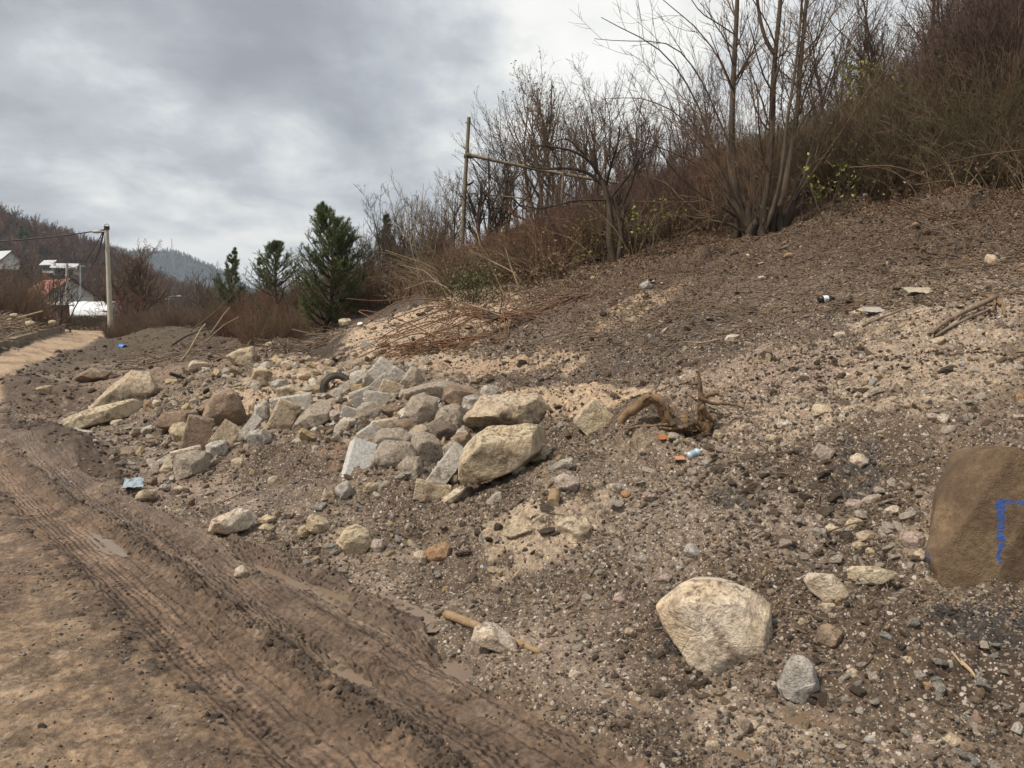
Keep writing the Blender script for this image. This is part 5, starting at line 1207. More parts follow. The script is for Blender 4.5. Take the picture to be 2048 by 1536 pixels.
# --- pines
def pine(px, py, Y, top, width, label, seed, dens=1.0, group=None):
    rng = np.random.default_rng(seed); b = P(px, py, Y); b[2] = float(ground(b[0], b[1])) - .1; Ht = P(px, top, Y)[2] - b[2]; W = width / F * Y / 2
    tr = sq_curve(b, b + np.array((0, 0, Ht)), 14, rng, .03)[None]; tR = (.022 * Ht * np.linspace(1, .12, 14))[None]
    n = int(110 * dens); t = np.sort(rng.uniform(.05, .985, n)); t = np.round(t * 17) / 17 + rng.normal(0, .006, n); t = np.clip(t, .08, .985)
    L_ = W * np.clip((1 - t) ** .85 * 1.3, .08, 1) * rng.uniform(.6, 1.12, n) * np.clip(.5 + t * 2, .5, 1); az = rng.uniform(0, 6.283, n)
    base = np.stack([np.interp(t, np.linspace(0, 1, 14), tr[0, :, k]) for k in range(3)], 1)
    out = np.empty((n, 8, 3)); d = unit(np.stack([np.cos(az), np.sin(az), .15 + .75 * t], 1)); out[:, 0] = base; cur = d
    for k in range(1, 8): out[:, k] = out[:, k-1] + cur * (L_ / 7)[:, None]; cur = unit(cur + np.array((0, 0, .13)) + rng.normal(size=(n, 3)) * .06)
    R = (.006 * Ht * (1.1 - t))[:, None] * np.linspace(1, .3, 8)[None] + .004
    P2, R2 = sprout(out, R, 5, .42, 42, .15, .08, 5, .6, rng, .3, .004)
    al = np.concatenate([out[:, 3:].reshape(-1, 3), P2[:, 1:].reshape(-1, 3), tr[0, -2:]]); ad = np.concatenate([unit(np.gradient(out, axis=1)[:, 3:]).reshape(-1, 3), unit(np.gradient(P2, axis=1)[:, 1:]).reshape(-1, 3), np.tile((0, 0, 1.), (2, 1))])
    kk = 10; m = len(al); nd = unit(ad[:, None] * .9 + rng.normal(size=(m, kk, 3)) * .62 + np.array((0, 0, .18))); ln = (.040 * Ht ** .6 * rng.uniform(.7, 1.2, (m, kk, 1))) * 1.15
    sd_ = unit(np.cross(nd, rng.normal(size=(m, kk, 3)))) * ln * .055; bb = al[:, None] + rng.normal(size=(m, kk, 3)) * .015
    V = np.stack([bb - sd_, bb + sd_, bb + nd * ln], 2).reshape(-1, 3); Q = np.arange(len(V)).reshape(-1, 3)
    e = empty('pine_tree', b); tag(e, label, 'pine tree', group)
    V1, Q1 = merge([tubes(tr, tR, 7)]); link('trunk', mesh_np('trunk', V1 - b, Q1), BK['dark'], parent=e)
    V1, Q1 = merge([tubes(out, R, 4), tubes(P2, R2, 3)]); link('branches', mesh_np('branches', V1 - b, Q1), BK['dark'], parent=e)
    link('needles', mesh_np('needles', V - b, Q, False), LF['needle'], parent=e); return e
pine(645, 668, 22, 412, 212, 'big dark green pine, the nearest and tallest of the pines', 3, 1.55)
pine(560, 650, 34, 486, 165, 'middle pine immediately left of the biggest one', 4, 1.0)
pine(520, 645, 40, 518, 125, 'smaller pine low between the middle pine and the left one', 6, .8)
pine(476, 655, 38, 498, 112, 'slim pine standing alone at the left of the pine row', 5, .9)
pine(775, 600, 30, 425, 80, 'brownish green pine hidden behind bare trees right of the biggest pine', 7, .9)
pine(690, 640, 26, 455, 80, 'bushy pine touching the right side of the biggest pine', 9, .9)

# --- brush: prototypes placed by the hundred as uncountable thickets
def brush_proto(seed, h=1.0, stems=14, twig=5, spread=.5, r=.006, N=8, arch=.25, sub=2, leaf=None):
    rng = np.random.default_rng(seed); a = rng.uniform(0, 6.283, stems); out = np.empty((stems, N, 3)); out[:, 0] = np.stack([np.cos(a), np.sin(a), 0 * a], 1) * rng.uniform(0, .18, (stems, 1)); out[:, 0, 2] = -.06
    cur = unit(np.stack([np.cos(a) * spread * rng.uniform(.1, 1, stems), np.sin(a) * spread * rng.uniform(.1, 1, stems), np.ones(stems)], 1)); L_ = h * rng.uniform(.55, 1.15, stems)
    for k in range(1, N):
        out[:, k] = out[:, k-1] + cur * (L_ / (N - 1))[:, None]; cur = unit(cur + rng.normal(size=(stems, 3)) * .10 + np.stack([np.cos(a), np.sin(a), -np.ones(stems)], 1) * arch / N)
    R = r * rng.uniform(.6, 1.3, (stems, 1)) * np.linspace(1, .4, N)[None]; lst = [tubes(out, R, 3)]
    P1, R1 = sprout(out, R, twig, .4, 35, .1, .1, 4, .7, rng, .2, r * .45); lst.append(tubes(P1, R1, 3))
    if sub > 1: P2, R2 = sprout(P1, R1, 2, .5, 38, .05, .1, 3, .8, rng, .2, r * .4); lst.append(tubes(P2, R2, 3))
    V, Q = merge(lst); me = mesh_np('brush', V, Q)
    return me
def leaf_proto(seed, n=90, rad=.35, sz=.03, hgt=.3):
    rng = np.random.default_rng(seed); p = rng.normal(size=(n, 3)) * np.array((rad, rad, hgt)) * .6; p[:, 2] = np.abs(p[:, 2]); V, Q = leaves_at(p, sz, rng, .02); return mesh_np('leaf_clump', V, Q, False)
def veg(name, n, poly, protos, smin, smax, seed, label, cat, tilt=.15, wbase=None, rmax=70):
    rng = np.random.default_rng(seed); pos = []; t = 0
    xs, ys = zip(*poly)
    while len(pos) < n and t < n * 30:
        t += 1; px = rng.uniform(min(xs), max(xs)); py = rng.uniform(min(ys), max(ys))
        if not inpoly(np.array([px]), np.array([py]), poly)[0]: continue
        h = raw_hit(px, py, H)
        if h is None or h[1] > rmax: continue
        pos.append(h)
    pos = np.array(pos); n = len(pos); s = rng.uniform(smin, smax, n); print(name, n)
    return instanced(name, protos, pos, np.stack([rng.normal(0, tilt, n), rng.normal(0, tilt, n), rng.uniform(0, 6.28, n)], 1), np.stack([s, s, s * rng.uniform(.8, 1.2, n)], 1), rng.integers(0, len(protos), n), label, cat)
def bp(key, seeds, **kw): return [(brush_proto(s, **kw), BK[key]) for s in seeds]
def world_veg(name, n, region, protos, smin, smax, seed, label, cat, tilt=.12):
    "region: (theta0, theta1, dlow(theta)->r min, r max)"
    rng = np.random.default_rng(seed); t0, t1, rlo, rhi = region; t = rng.uniform(t0, t1, n); u = rng.random(n)
    lo = np.interp(t, *rlo); hi = np.interp(t, *rhi); r = lo + (hi - lo) * u ** 1.1; x, y = np.sin(t) * r, np.cos(t) * r; z = ground(x, y); s = rng.uniform(smin, smax, n) * (1.05 - .5 * u)
    pos = np.stack([x, y, z], 1)
    return instanced(name, protos, pos, np.stack([rng.normal(0, tilt, n), rng.normal(0, tilt, n), rng.uniform(0, 6.28, n)], 1), np.stack([s, s, s * rng.uniform(.8, 1.2, n)], 1), rng.integers(0, len(protos), n), label, cat)
def bear(px): return math.atan((px - 1024) / F)
# lower edge of the thicket, as bearings and distances of the top of the bare slope
EDGE = [(560, 672), (620, 664), (700, 640), (760, 615), (880, 592), (1000, 575), (1100, 560), (1200, 525), (1300, 500), (1400, 470), (1500, 440), (1600, 415), (1700, 400), (1800, 390), (1900, 385), (2048, 375), (2200, 350)]
eb, er = [], []
for px, py in EDGE:
    h = raw_hit(px, py); eb.append(bear(px)); er.append(min(np.hypot(h[0], h[1]), 34) if h is not None else 22)
eb, er = np.array(eb), np.array(er); print('edge r', np.round(er, 1))
def reg(px0, px1, off0=0, off1=12): return (bear(px0), bear(px1), (eb, er + off0), (eb, er + off1))
world_veg('bramble_thicket', 950, reg(700, 2200, -.1, 11), bp('brown', range(300, 306), h=1.05, stems=13, twig=5, r=.0085, spread=.7, arch=.5), .5, 1.3, 1, 'brown leafless thicket covering the upper hillside', 'thicket')
world_veg('reddish_brush', 700, reg(900, 2150, .3, 9), bp('red', range(310, 315), h=1.05, stems=11, twig=5, spread=.5, r=.008), .5, 1.2, 2, 'reddish brown brush mixed through the hillside thicket', 'brush')
world_veg('dark_brush', 420, reg(1100, 2200, .6, 12), bp('plum', range(320, 325), h=1.5, stems=9, twig=7, spread=.35, r=.007), .6, 1.35, 3, 'taller dark twiggy brush along the ridge of the hillside', 'brush', .1)
world_veg('olive_brush', 560, reg(1500, 2200, .0, 9), bp('olive', range(330, 334), h=1.5, stems=9, twig=6, spread=.6, arch=.5), .7, 1.5, 4, 'olive green stems tangled at the right of the thicket', 'brush')
world_veg('straw_stems', 340, reg(800, 2150, -.4, 5), bp('straw', range(340, 344), h=1.1, stems=5, twig=3, spread=.9, arch=.7, r=.005, sub=1), .7, 1.5, 5, 'pale dry stems standing out of the thicket edge', 'dry stems')
LEAFP = [(leaf_proto(400 + k, 110, .3, .022, .25), LF['brown']) for k in range(4)]
world_veg('dead_leaves', 900, reg(700, 2200, -.2, 10), LEAFP, .8, 1.6, 6, 'brown dead leaves hanging in the thicket', 'leaves')
IVYP = [(leaf_proto(420 + k, 120, .35, .028, .2), LF['green']) for k in range(4)]
world_veg('ivy_undergrowth', 330, reg(1500, 2200, .2, 8), IVYP, .6, 1.3, 7, 'green ivy and bramble leaves low in the thicket', 'undergrowth')
for i, (px, py, n_, lb) in enumerate([(1195, 505, 6, 'small yellow green bush at the foot of the crooked tree'), (945, 590, 10, 'dark evergreen bush behind the rebar tangle'), (1770, 250, 12, 'green leafy bush high in the thicket'), (1090, 520, 5, 'little green bush left of the crooked tree'), (1400, 370, 8, 'dark green bush on the ridge left of the big bare tree')]):
    h = raw_hit(px, py + 15) ; h = h if h is not None else P(px, py + 15, 21); rng = np.random.default_rng(i); k = h[1] / 18
    e = empty('green_bush', h); tag(e, lb, 'bush')
    st, R = [], []
    for _ in range(12): a = rng.uniform(0, 6.28); st.append(sq_curve((0, 0, -.1), (math.cos(a) * .4 * k, math.sin(a) * .4 * k, .75 * k * rng.uniform(.6, 1)), 6, rng, .1))
    st = np.array(st); V, Q = tubes(st, np.full((12, 6), .008), 3); link('stems', mesh_np('stems', V, Q), BK['dark'], parent=e)
    pts = rng.normal(size=(n_ * 90, 3)) * np.array((.38, .38, .28)) * k + np.array((0, 0, .4 * k)); V, Q = leaves_at(pts, .03 * k, rng); link('leaves', mesh_np('leaves', V, Q, False), LF['green'] if i else LF['yellow'], parent=e)
# valley brush on the left, behind the mounds
vr = lambda px0, px1, r0, r1: (bear(px0), bear(px1), (np.array([-1, 1]), np.array([r0, r0])), (np.array([-1, 1]), np.array([r1, r1])))
world_veg('valley_brush', 900, vr(225, 640, 62, 105), bp('brown', range(350, 355), h=1.6, stems=14, twig=7, r=.014), .5, 1.1, 8, 'brown leafless brush filling the valley floor on the left', 'brush')
world_veg('valley_reddish_brush', 500, vr(440, 720, 36, 60), bp('red', range(356, 360), h=1.7, stems=14, twig=7, r=.009), .6, 1.3, 9, 'reddish brush between the mound and the pines', 'brush')
world_veg('valley_grey_brush', 420, vr(430, 900, 40, 66), bp('grey', range(361, 365), h=2.0, stems=12, twig=7, r=.009), .6, 1.4, 10, 'grey leafless saplings behind the pines', 'brush')
world_veg('left_thicket', 330, vr(-60, 78, 50, 78), bp('brown', range(371, 375), h=2.2, stems=14, twig=7, r=.014), .6, 1.3, 18, 'brown leafless thicket behind the debris bank at the left border', 'thicket')
world_veg('road_end_brush', 160, vr(210, 470, 50, 62), bp('brown', range(376, 379), h=1.1, stems=14, twig=7, r=.010), .6, 1.2, 19, 'low brown brush around the end of the dirt road', 'brush')
world_veg('hedge_undergrowth', 120, vr(-60, 78, 52, 74), [(leaf_proto(440 + k, 260, .9, .07, .9), LF['brown']) for k in range(3)], .8, 1.5, 11, 'brown leaves on the valley brush at the far left', 'leaves')
world_veg('pine_foot_brush', 300, vr(490, 760, 23, 34), bp('brown', range(381, 385), h=1.3, stems=14, twig=7, r=.007), .5, 1.1, 20, 'brown leafless brush at the foot of the pines', 'brush')
# leaf litter on the upper bare slope
rng = np.random.default_rng(99); n = 90000; px = rng.uniform(bear(850), bear(2150), n); lo = np.interp(px, eb, er); r = lo - rng.exponential(1.9, n) + .6; r = np.clip(r, 7, None)
x, y = np.sin(px) * r, np.cos(px) * r; z = ground(x, y) + .012; V, Q = leaves_at(np.stack([x, y, z], 1), .019, rng, .0)
c = V.reshape(-1, 4, 3); m_ = c.mean(1, keepdims=True); c = m_ + (c - m_) * np.array((1, 1, .8)); tag(link('leaf_litter', mesh_np('leaf_litter', c.reshape(-1, 3), Q, False), LF['brown']), 'fallen brown leaves lying on the upper edge of the bare slope', 'leaves', kind='stuff')

world_veg('corner_thicket', 210, reg(1830, 2250, 1.2, 12), bp('plum', range(391, 396), h=2.7, stems=9, twig=9, spread=.35, r=.008), .75, 1.45, 21, 'tall twiggy brush filling the upper right corner', 'thicket')
world_veg('corner_brush', 240, reg(1720, 2250, .6, 10), bp('brown', range(396, 400), h=1.6, stems=10, twig=8, spread=.4, r=.007), .7, 1.4, 22, 'reddish brown twigs rising over the ridge at the right', 'brush')
world_veg('creeper_leaves', 120, reg(1750, 2250, 2, 9), [(leaf_proto(460 + k, 160, .5, .03, 1.6), LF['green']) for k in range(3)], .7, 1.3, 23, 'green creeper leaves climbing in the thicket at the right', 'creeper')
# twigs and splinters lying on the upper slope and on the mounds
def litter_sticks(name, n, poly, seed, label, l0, l1, r0, key='drift'):
    rng = np.random.default_rng(seed); xs, ys = zip(*poly); pts = []
    while len(pts) < n:
        px, py = rng.uniform(min(xs), max(xs)), rng.uniform(min(ys), max(ys))
        if inpoly(np.array([px]), np.array([py]), poly)[0]:
            h = raw_hit(px, py, H)
            if h is not None: pts.append(h)
    c = np.array(pts); a = rng.uniform(0, 6.28, n); L_ = rng.uniform(l0, l1, n); d = np.stack([np.cos(a), np.sin(a) * .9, rng.normal(.05, .18, n)], 1); t = np.linspace(-.5, .5, 5)
    PSx = c[:, None] + d[:, None] * (L_[:, None] * t)[..., None] + np.cumsum(rng.normal(size=(n, 5, 3)) * .012, 1); PSx[:, :, 2] = np.maximum(PSx[:, :, 2], ground(PSx[:, :, 0], PSx[:, :, 1]) + .008)
    V, Q = tubes(PSx, rng.uniform(.5, 1.4, n)[:, None] * r0 * np.linspace(1, .5, 5)[None], 3); tag(link(name, mesh_np(name, V, Q), BK[key]), label, 'twigs', kind='stuff')
litter_sticks('fallen_twigs', 1500, [(1000, 610), (1300, 530), (1600, 450), (2048, 410), (2048, 600), (1700, 620), (1300, 700), (1050, 700)], 1, 'short dead twigs strewn over the upper bare slope', .12, .6, .006)
litter_sticks('mound_sticks', 420, [(230, 690), (330, 655), (440, 655), (560, 680), (700, 645), (640, 700), (420, 720), (260, 740)], 2, 'sticks and roots lying on the mounds behind the rubble', .3, 1.4, .014)
litter_sticks('slope_twigs', 300, [(500, 950), (1100, 900), (1900, 700), (2048, 1000), (1700, 1400), (1300, 1300), (700, 1130)], 3, 'few thin twigs lying in the gravel', .06, .25, .003)
# ------------------------------------------------------------------ valley floor, hills, far woods
def plain_mat(name, c1, c2, scale=1.0, rough=.9, bd=.0, detail=6):
    m, nt, b = new_mat(name); tc = nn(nt, 'ShaderNodeTexCoord'); n = noise_node(nt, tc.outputs['Object'], scale, detail, .65)
    nt.links.new(ramp_node(nt, n, [(.3, c1), (.7, c2)]), b.inputs['Base Color']); b.inputs['Roughness'].default_value = rough
    if bd: bump(nt, b, n, bd, .8)
    return m
VAL = plain_mat('valley_grass', (.05, .042, .025), (.10, .08, .045), .05)
HILLM = plain_mat('wooded_hill_floor', (.045, .030, .024), (.085, .058, .043), .04)
FARM = plain_mat('distant_woods', (.018, .026, .024), (.040, .040, .034), .02)
R_OUT = np.array([118, 200, 350, 700, 1200, 1800, 2500.]); ta = np.linspace(-math.pi, math.pi, 97)[:-1]
zz = np.array([float(np.median(ground(np.sin(t) * 120, np.cos(t) * 120))) for t in ta])
Vv = []
for r in R_OUT:
    for t, z in zip(ta, zz): Vv.append((math.sin(t) * r, math.cos(t) * r, (ground(math.sin(t) * 118, math.cos(t) * 118) if r == 118 else 2.0) - .25))
ii = np.arange(len(R_OUT) * 96).reshape(-1, 96); nx = np.roll(ii, -1, 1)
tag(link('valley_floor', mesh_np('valley_floor', np.array(Vv, float), np.stack([ii[:-1], ii[1:], nx[1:], nx[:-1]], -1).reshape(-1, 4)), VAL), kind='structure')

def hill(name, sky, Y, depth, mat, nv=40, rough=4.0, nu=220, base=1.5, drop=.12, front=.5):
    "sky: list of (px,py) of the ridge; ridge stands at distance Y, its foot depth metres in front"
    xs = np.array([p[0] for p in sky]); ys = np.array([p[1] for p in sky]); pxs = np.linspace(xs[0], xs[-1], nu); pys = np.interp(pxs, xs, ys)
    for _ in range(3): pys[1:-1] = (pys[:-2] + 2 * pys[1:-1] + pys[2:]) / 4
    top = np.array([P(a, b, Y) for a, b in zip(pxs, pys)]); V = np.empty((nu, nv, 3)); t = np.linspace(-1, 1, nv)
    for j, tt in enumerate(t):
        yy = Y + depth * tt; f = .5 + .5 * math.cos(math.pi * min(1, abs(tt)) ** .85)
        V[:, j, 0] = top[:, 0] * (1 + .15 * tt * depth / Y); V[:, j, 1] = yy; V[:, j, 2] = base + (top[:, 2] - base) * f
    w = (1 - np.abs(t))[None] ; V[:, :, 2] += rough * fbm2(V[:, :, 0] / (rough * 12), V[:, :, 1] / (rough * 12), 4, 7) * w * (np.abs(t)[None] > .04)
    ix = np.arange(nu * nv).reshape(nu, nv)
    me = mesh_np(name, V.reshape(-1, 3), np.stack([ix[:-1, :-1], ix[1:, :-1], ix[1:, 1:], ix[:-1, 1:]], -1).reshape(-1, 4))
    return tag(link(name, me, mat), kind='structure'), V
_, HV1 = hill('wooded_hill', [(-700, 395), (-300, 412), (-60, 445), (0, 462), (60, 488), (110, 506), (160, 520), (215, 540), (260, 566), (300, 590), (350, 612), (420, 632), (520, 648)], 300, 150, HILLM, rough=2.0)
_, HV2 = hill('distant_hill', [(-400, 520), (0, 505), (130, 500), (190, 496), (228, 498), (279, 505), (338, 501), (368, 511), (406, 526), (432, 539), (457, 552), (500, 580), (560, 604), (640, 625), (760, 644)], 1500, 520, FARM, rough=7.0)
_, HV3 = hill('low_far_hill', [(420, 610), (520, 612), (620, 618), (800, 625), (1000, 632)], 900, 200, FARM, rough=3.0)
# trees of the far hills
def crown_proto(seed, n=160, r=.05):
    rng = np.random.default_rng(seed); t0 = np.array([sq_curve((0, 0, -.3), (0, 0, 1), 6, rng, .05)]); R0 = np.full((1, 6), .02) * np.linspace(1, .4, 6)
    P1, R1 = sprout(t0, R0, 14, .5, 40, .35, .1, 5, .8, rng, .2, .010); P2, R2 = sprout(P1, R1, 6, .5, 40, .2, .1, 3, .8, rng, .2, .008)
    V, Q = merge([tubes(t0, R0, 3), tubes(P1, R1, 3), tubes(P2, R2, 3)]); return mesh_np('bare_crown', V, Q)
def conifer_proto(seed):
    rng = np.random.default_rng(seed); n = 500; z = rng.uniform(.08, 1, n); r = .24 * (1 - z) ** .8 * rng.uniform(.3, 1, n) + .01; a = rng.uniform(0, 6.28, n)
    c = np.stack([np.cos(a) * r, np.sin(a) * r, z], 1); V, Q = leaves_at(c, .045, rng, .01); return mesh_np('conifer_crown', V, Q, False)
def on_hill(HVx, n, rng, jlo, jhi, power=1.0):
    nu, nv, _ = HVx.shape; i = rng.uniform(0, nu - 1.01, n); j = jlo + (jhi - jlo) * rng.random(n) ** power; a, b = i.astype(int), j.astype(int); f, g = (i - a)[:, None], (j - b)[:, None]
    return (HVx[a, b] * (1-f) + HVx[a+1, b] * f) * (1-g) + (HVx[a, b+1] * (1-f) + HVx[a+1, b+1] * f) * g
rng = np.random.default_rng(4)
FW = [(crown_proto(s), BK[k]) for s, k in zip(range(500, 508), ['brown', 'grey', 'red', 'brown', 'plum', 'grey', 'brown', 'red'])]
def wood(name, HVx, n, jl, jh, protos, s0, s1, seed, label, power=1.0):
    rng = np.random.default_rng(seed); p = on_hill(HVx, n, rng, jl, jh, power); s = rng.uniform(s0, s1, n)
    return instanced(name, protos, p, np.stack([rng.normal(0, .05, n), rng.normal(0, .05, n), rng.uniform(0, 6.28, n)], 1), np.stack([s, s, s], 1), rng.integers(0, len(protos), n), label, 'woods')
wood('hillside_woods', HV1, 5200, 3, 21, FW, 5, 9.5, 12, 'brown leafless woods on the hill at the left', .8)
wood('hillside_conifers', HV1, 190, 6, 20.5, [(conifer_proto(s), LF['needle']) for s in (1, 2, 3)], 6, 12, 13, 'scattered dark conifers in the woods on the left hill')
wood('distant_conifers', HV2, 5200, 8, 20.3, [(conifer_proto(s), LF['needle']) for s in (4, 5)] + [(crown_proto(s), BK['dark']) for s in (7, 8, 9)], 4, 7.5, 14, 'bluish distant woods on the far hill', .7)
# antenna mast on the far hill
b = P(344, 501, 1500); t = P(344, 478, 1500); e = empty('antenna_mast', b); tag(e, 'thin antenna mast on the top of the far blue hill', 'antenna mast')
GAL = plain_mat('galvanised_metal', (.30, .31, .32), (.42, .43, .44), 3, .5); h = t[2] - b[2]
legs = np.array([[(x * 1.6, y * 1.6, -3), (x * .9, y * .9, h * .6), (x * .35, y * .35, h)] for x, y in ((1, 1), (-1, 1), (0, -1))]); 
for q in legs: V, Q = tubes(q[None], np.full((1, 3), .30), 4); link('leg', mesh_np('leg', V, Q), GAL, parent=e)
br = [];
for k in range(9): z = h * k / 9; s = 1.5 * (1 - .8 * k / 9); br += [[(s, s, z), (0, 0, z + h / 18), (-s, s, z + h / 9)], [(-s, s, z), (0, 0, z + h / 18), (0, -s, z + h / 9)]]
V, Q = tubes(np.array(br, float), np.full((len(br), 3), .15), 3); link('bracing', mesh_np('bracing', V, Q), GAL, parent=e)
V, Q = tubes(np.array([[(0, 0, h * .9), (0, 0, h), (0, 0, h * 1.12)]]), np.full((1, 3), .22), 4); link('aerial', mesh_np('aerial', V, Q), GAL, parent=e)

# ------------------------------------------------------------------ poles and cables
CONC = plain_mat('pole_concrete', (.40, .35, .27), (.52, .47, .38), 4, .85, .004); BLK = plain_mat('black_rubber', (.014, .014, .014), (.035, .033, .031), 12, .6, .002)
WOODP = plain_mat('old_pole_wood', (.12, .095, .062), (.24, .195, .13), 6, .9, .01)
def lathe(prof, n=16):
    prof = np.array(prof, float); a = np.linspace(0, 2 * math.pi, n, endpoint=False)
    V = np.stack([prof[:, None, 0] * np.cos(a), prof[:, None, 0] * np.sin(a), np.broadcast_to(prof[:, None, 1], (len(prof), n))], -1).reshape(-1, 3)
    ix = np.arange(len(prof) * n).reshape(len(prof), n); nx = np.roll(ix, -1, 1); return V, np.stack([ix[:-1], nx[:-1], nx[1:], ix[1:]], -1).reshape(-1, 4)
def line(pts, r, sides=6, taper=1.0):
    p = np.array(pts, float)[None]; return tubes(p, np.full((1, p.shape[1]), r) * np.linspace(1, taper, p.shape[1])[None], sides)
def part(name, VQ, mat, parent, off=None, smooth=True):
    V, Q = VQ; V = V - (np.array(off) if off is not None else 0); return link(name, mesh_np(name, V, Q, smooth), mat, parent=parent)
pb = P(222, 678, 50); pt = P(213.5, 456, 50); hb = pt[2] - pb[2]; sc_ = 50 / F
e = empty('concrete_pole', pb); tag(e, 'tall pale concrete pole with a street lamp beside the dirt road', 'utility pole')
axis = (pt - pb); part('pole', line([(0, 0, -.5), tuple(axis * .5), tuple(axis)], 5.6 * sc_, 10, .62), CONC, e)
part('pole_cap', line([tuple(axis * .985), tuple(axis * 1.0), tuple(axis * 1.015)], 5.4 * sc_, 8), BLK, e)
V, Q = tubes(np.array([[axis + np.array((math.cos(a) * 5 * sc_, 0, math.sin(a) * 5 * sc_ + 3 * sc_)) for a in np.linspace(0, math.pi, 8)]]), np.full((1, 8), .03), 4); part('hook', (V, Q), GAL, e)
ar = [P(211, 463, 50) - pb, P(203, 463, 50) - pb, P(199, 464, 50) - pb]; part('lamp_arm', line(ar, .04, 6), GAL, e)
lv, lq = lathe([(.02, -.32), (.10, -.28), (.14, 0), (.10, .28), (.02, .32)], 10); lv = lv[:, [2, 1, 0]] * np.array((1, 1, .8)); lo = P(194, 463.5, 50) - pb
o = link('lamp_head', mesh_np('lamp_head', lv, lq), plain_mat('lamp_grey', (.34, .34, .33), (.44, .44, .42), 4, .5), parent=e, loc=lo)
part('service_pipe', line([P(210, 470, 50) - pb, P(212, 500, 50) - pb + np.array((0, -.2, 0))], .03, 5), BLK, e)
def cable(name, a, b, sag, r, label):
    t = np.linspace(0, 1, 16)[:, None]; p = np.array(a) + (np.array(b) - a) * t; p[:, 2] -= sag * 4 * t[:, 0] * (1 - t[:, 0]); o = link(name, mesh_np(name, *line(p - p[0], r, 4)), BLK, loc=p[0]); tag(o, label, 'cable'); return o
cable('overhead_cable', P(211, 459, 50), P(-260, 478, 55), .5, .040, 'overhead cable running left from the top of the concrete lamp pole')
cable('overhead_cable', P(208, 462, 50), P(178, 532, 82), .7, .055, 'thick black cable dropping behind the concrete lamp pole towards the houses')
cable('overhead_cable', P(207, 461, 50), P(133, 531, 78), 1.0, .035, 'thin cable from the concrete lamp pole to the shorter pole behind the shed')
def small_pole(px, y0, y1, Y, w, label, mat, head=False, h_=None):
    a, b_ = P(px, y0, Y), P(px, y1, Y); e = empty('concrete_pole' if mat is CONC else 'thin_pole', a); tag(e, label, 'utility pole'); part('pole', line([(0, 0, -.3), tuple((b_ - a) * .5), tuple(b_ - a)], w / F * Y, 8, .7), mat, e)
    part('crossbar', line([b_ - a + np.array((-.5, 0, -.25)), b_ - a + np.array((.5, 0, -.25))], .035, 4), GAL, e)
    if head: 
        q = b_ - a; part('lamp_arm', line([q, q + np.array((.4, 0, .1)), q + np.array((1.0, 0, .1))], .04, 4), GAL, e); o = link('lamp_head', mesh_np('lamp_head', lv, lq), GAL, parent=e, loc=q + np.array((1.25, 0, .1)))
    return e
small_pole(134, 650, 527, 78, 3.4, 'shorter concrete pole standing in front of the red roofed house', CONC)
small_pole(161, 650, 528, 92, 1.6, 'thin grey pole right of the shorter concrete pole', GAL)
small_pole(338, 645, 594, 95, 1.6, 'small street lamp far off right of the round bare tree', GAL, True)
# tall wooden pole with a long slanting beam in the trees
Yp = 24.0; a = P(924, 470, Yp); b = P(938, 235, Yp); e = empty('wooden_pole', a); tag(e, 'tall wooden pole with a long slanting beam bolted to it, among the skyline trees', 'pole'); ax = b - a
part('pole', line([(0, 0, -.4), tuple(ax * .5), tuple(ax)], 4.2 / F * Yp, 9, .85), WOODP, e)
c1, c2 = P(934, 309, Yp - .1) - a, P(1275, 372, Yp - 1.5) - a; t = np.linspace(0, 1, 10)[:, None]; q = c1 + (c2 - c1) * t; q[:, 2] -= .05 * np.sin(t[:, 0] * 3); part('slanting_beam', line(q, 3.6 / F * Yp, 8, .8), WOODP, e)
part('crosspiece', line([P(932, 312, Yp) - a + np.array((-.06, 0, 0)), P(945, 313, Yp) - a], .07, 6), WOODP, e)
part('stay_wire', line([P(938, 240, Yp) - a, P(1000, 330, Yp - .4) - a, P(1080, 430, Yp - 1) - a], .012, 3), BLK, e)
part('lower_rail', line([P(930, 385, Yp) - a, P(1000, 392, Yp - .3) - a, P(1060, 398, Yp - .6) - a], .02, 4), WOODP, e)
lo = P(941, 367, Yp) - a; o = link('bracket_lamp', mesh_np('bracket_lamp', lv * .35, lq), BLK, parent=e, loc=lo); o.rotation_euler = (0, -.5, 0)
part('pole_foot', line([P(1120, 470, Yp - 1) - a, P(1125, 380, Yp - 1) - a, P(1128, 300, Yp - 1) - a], .05, 6, .6), WOODP, e)

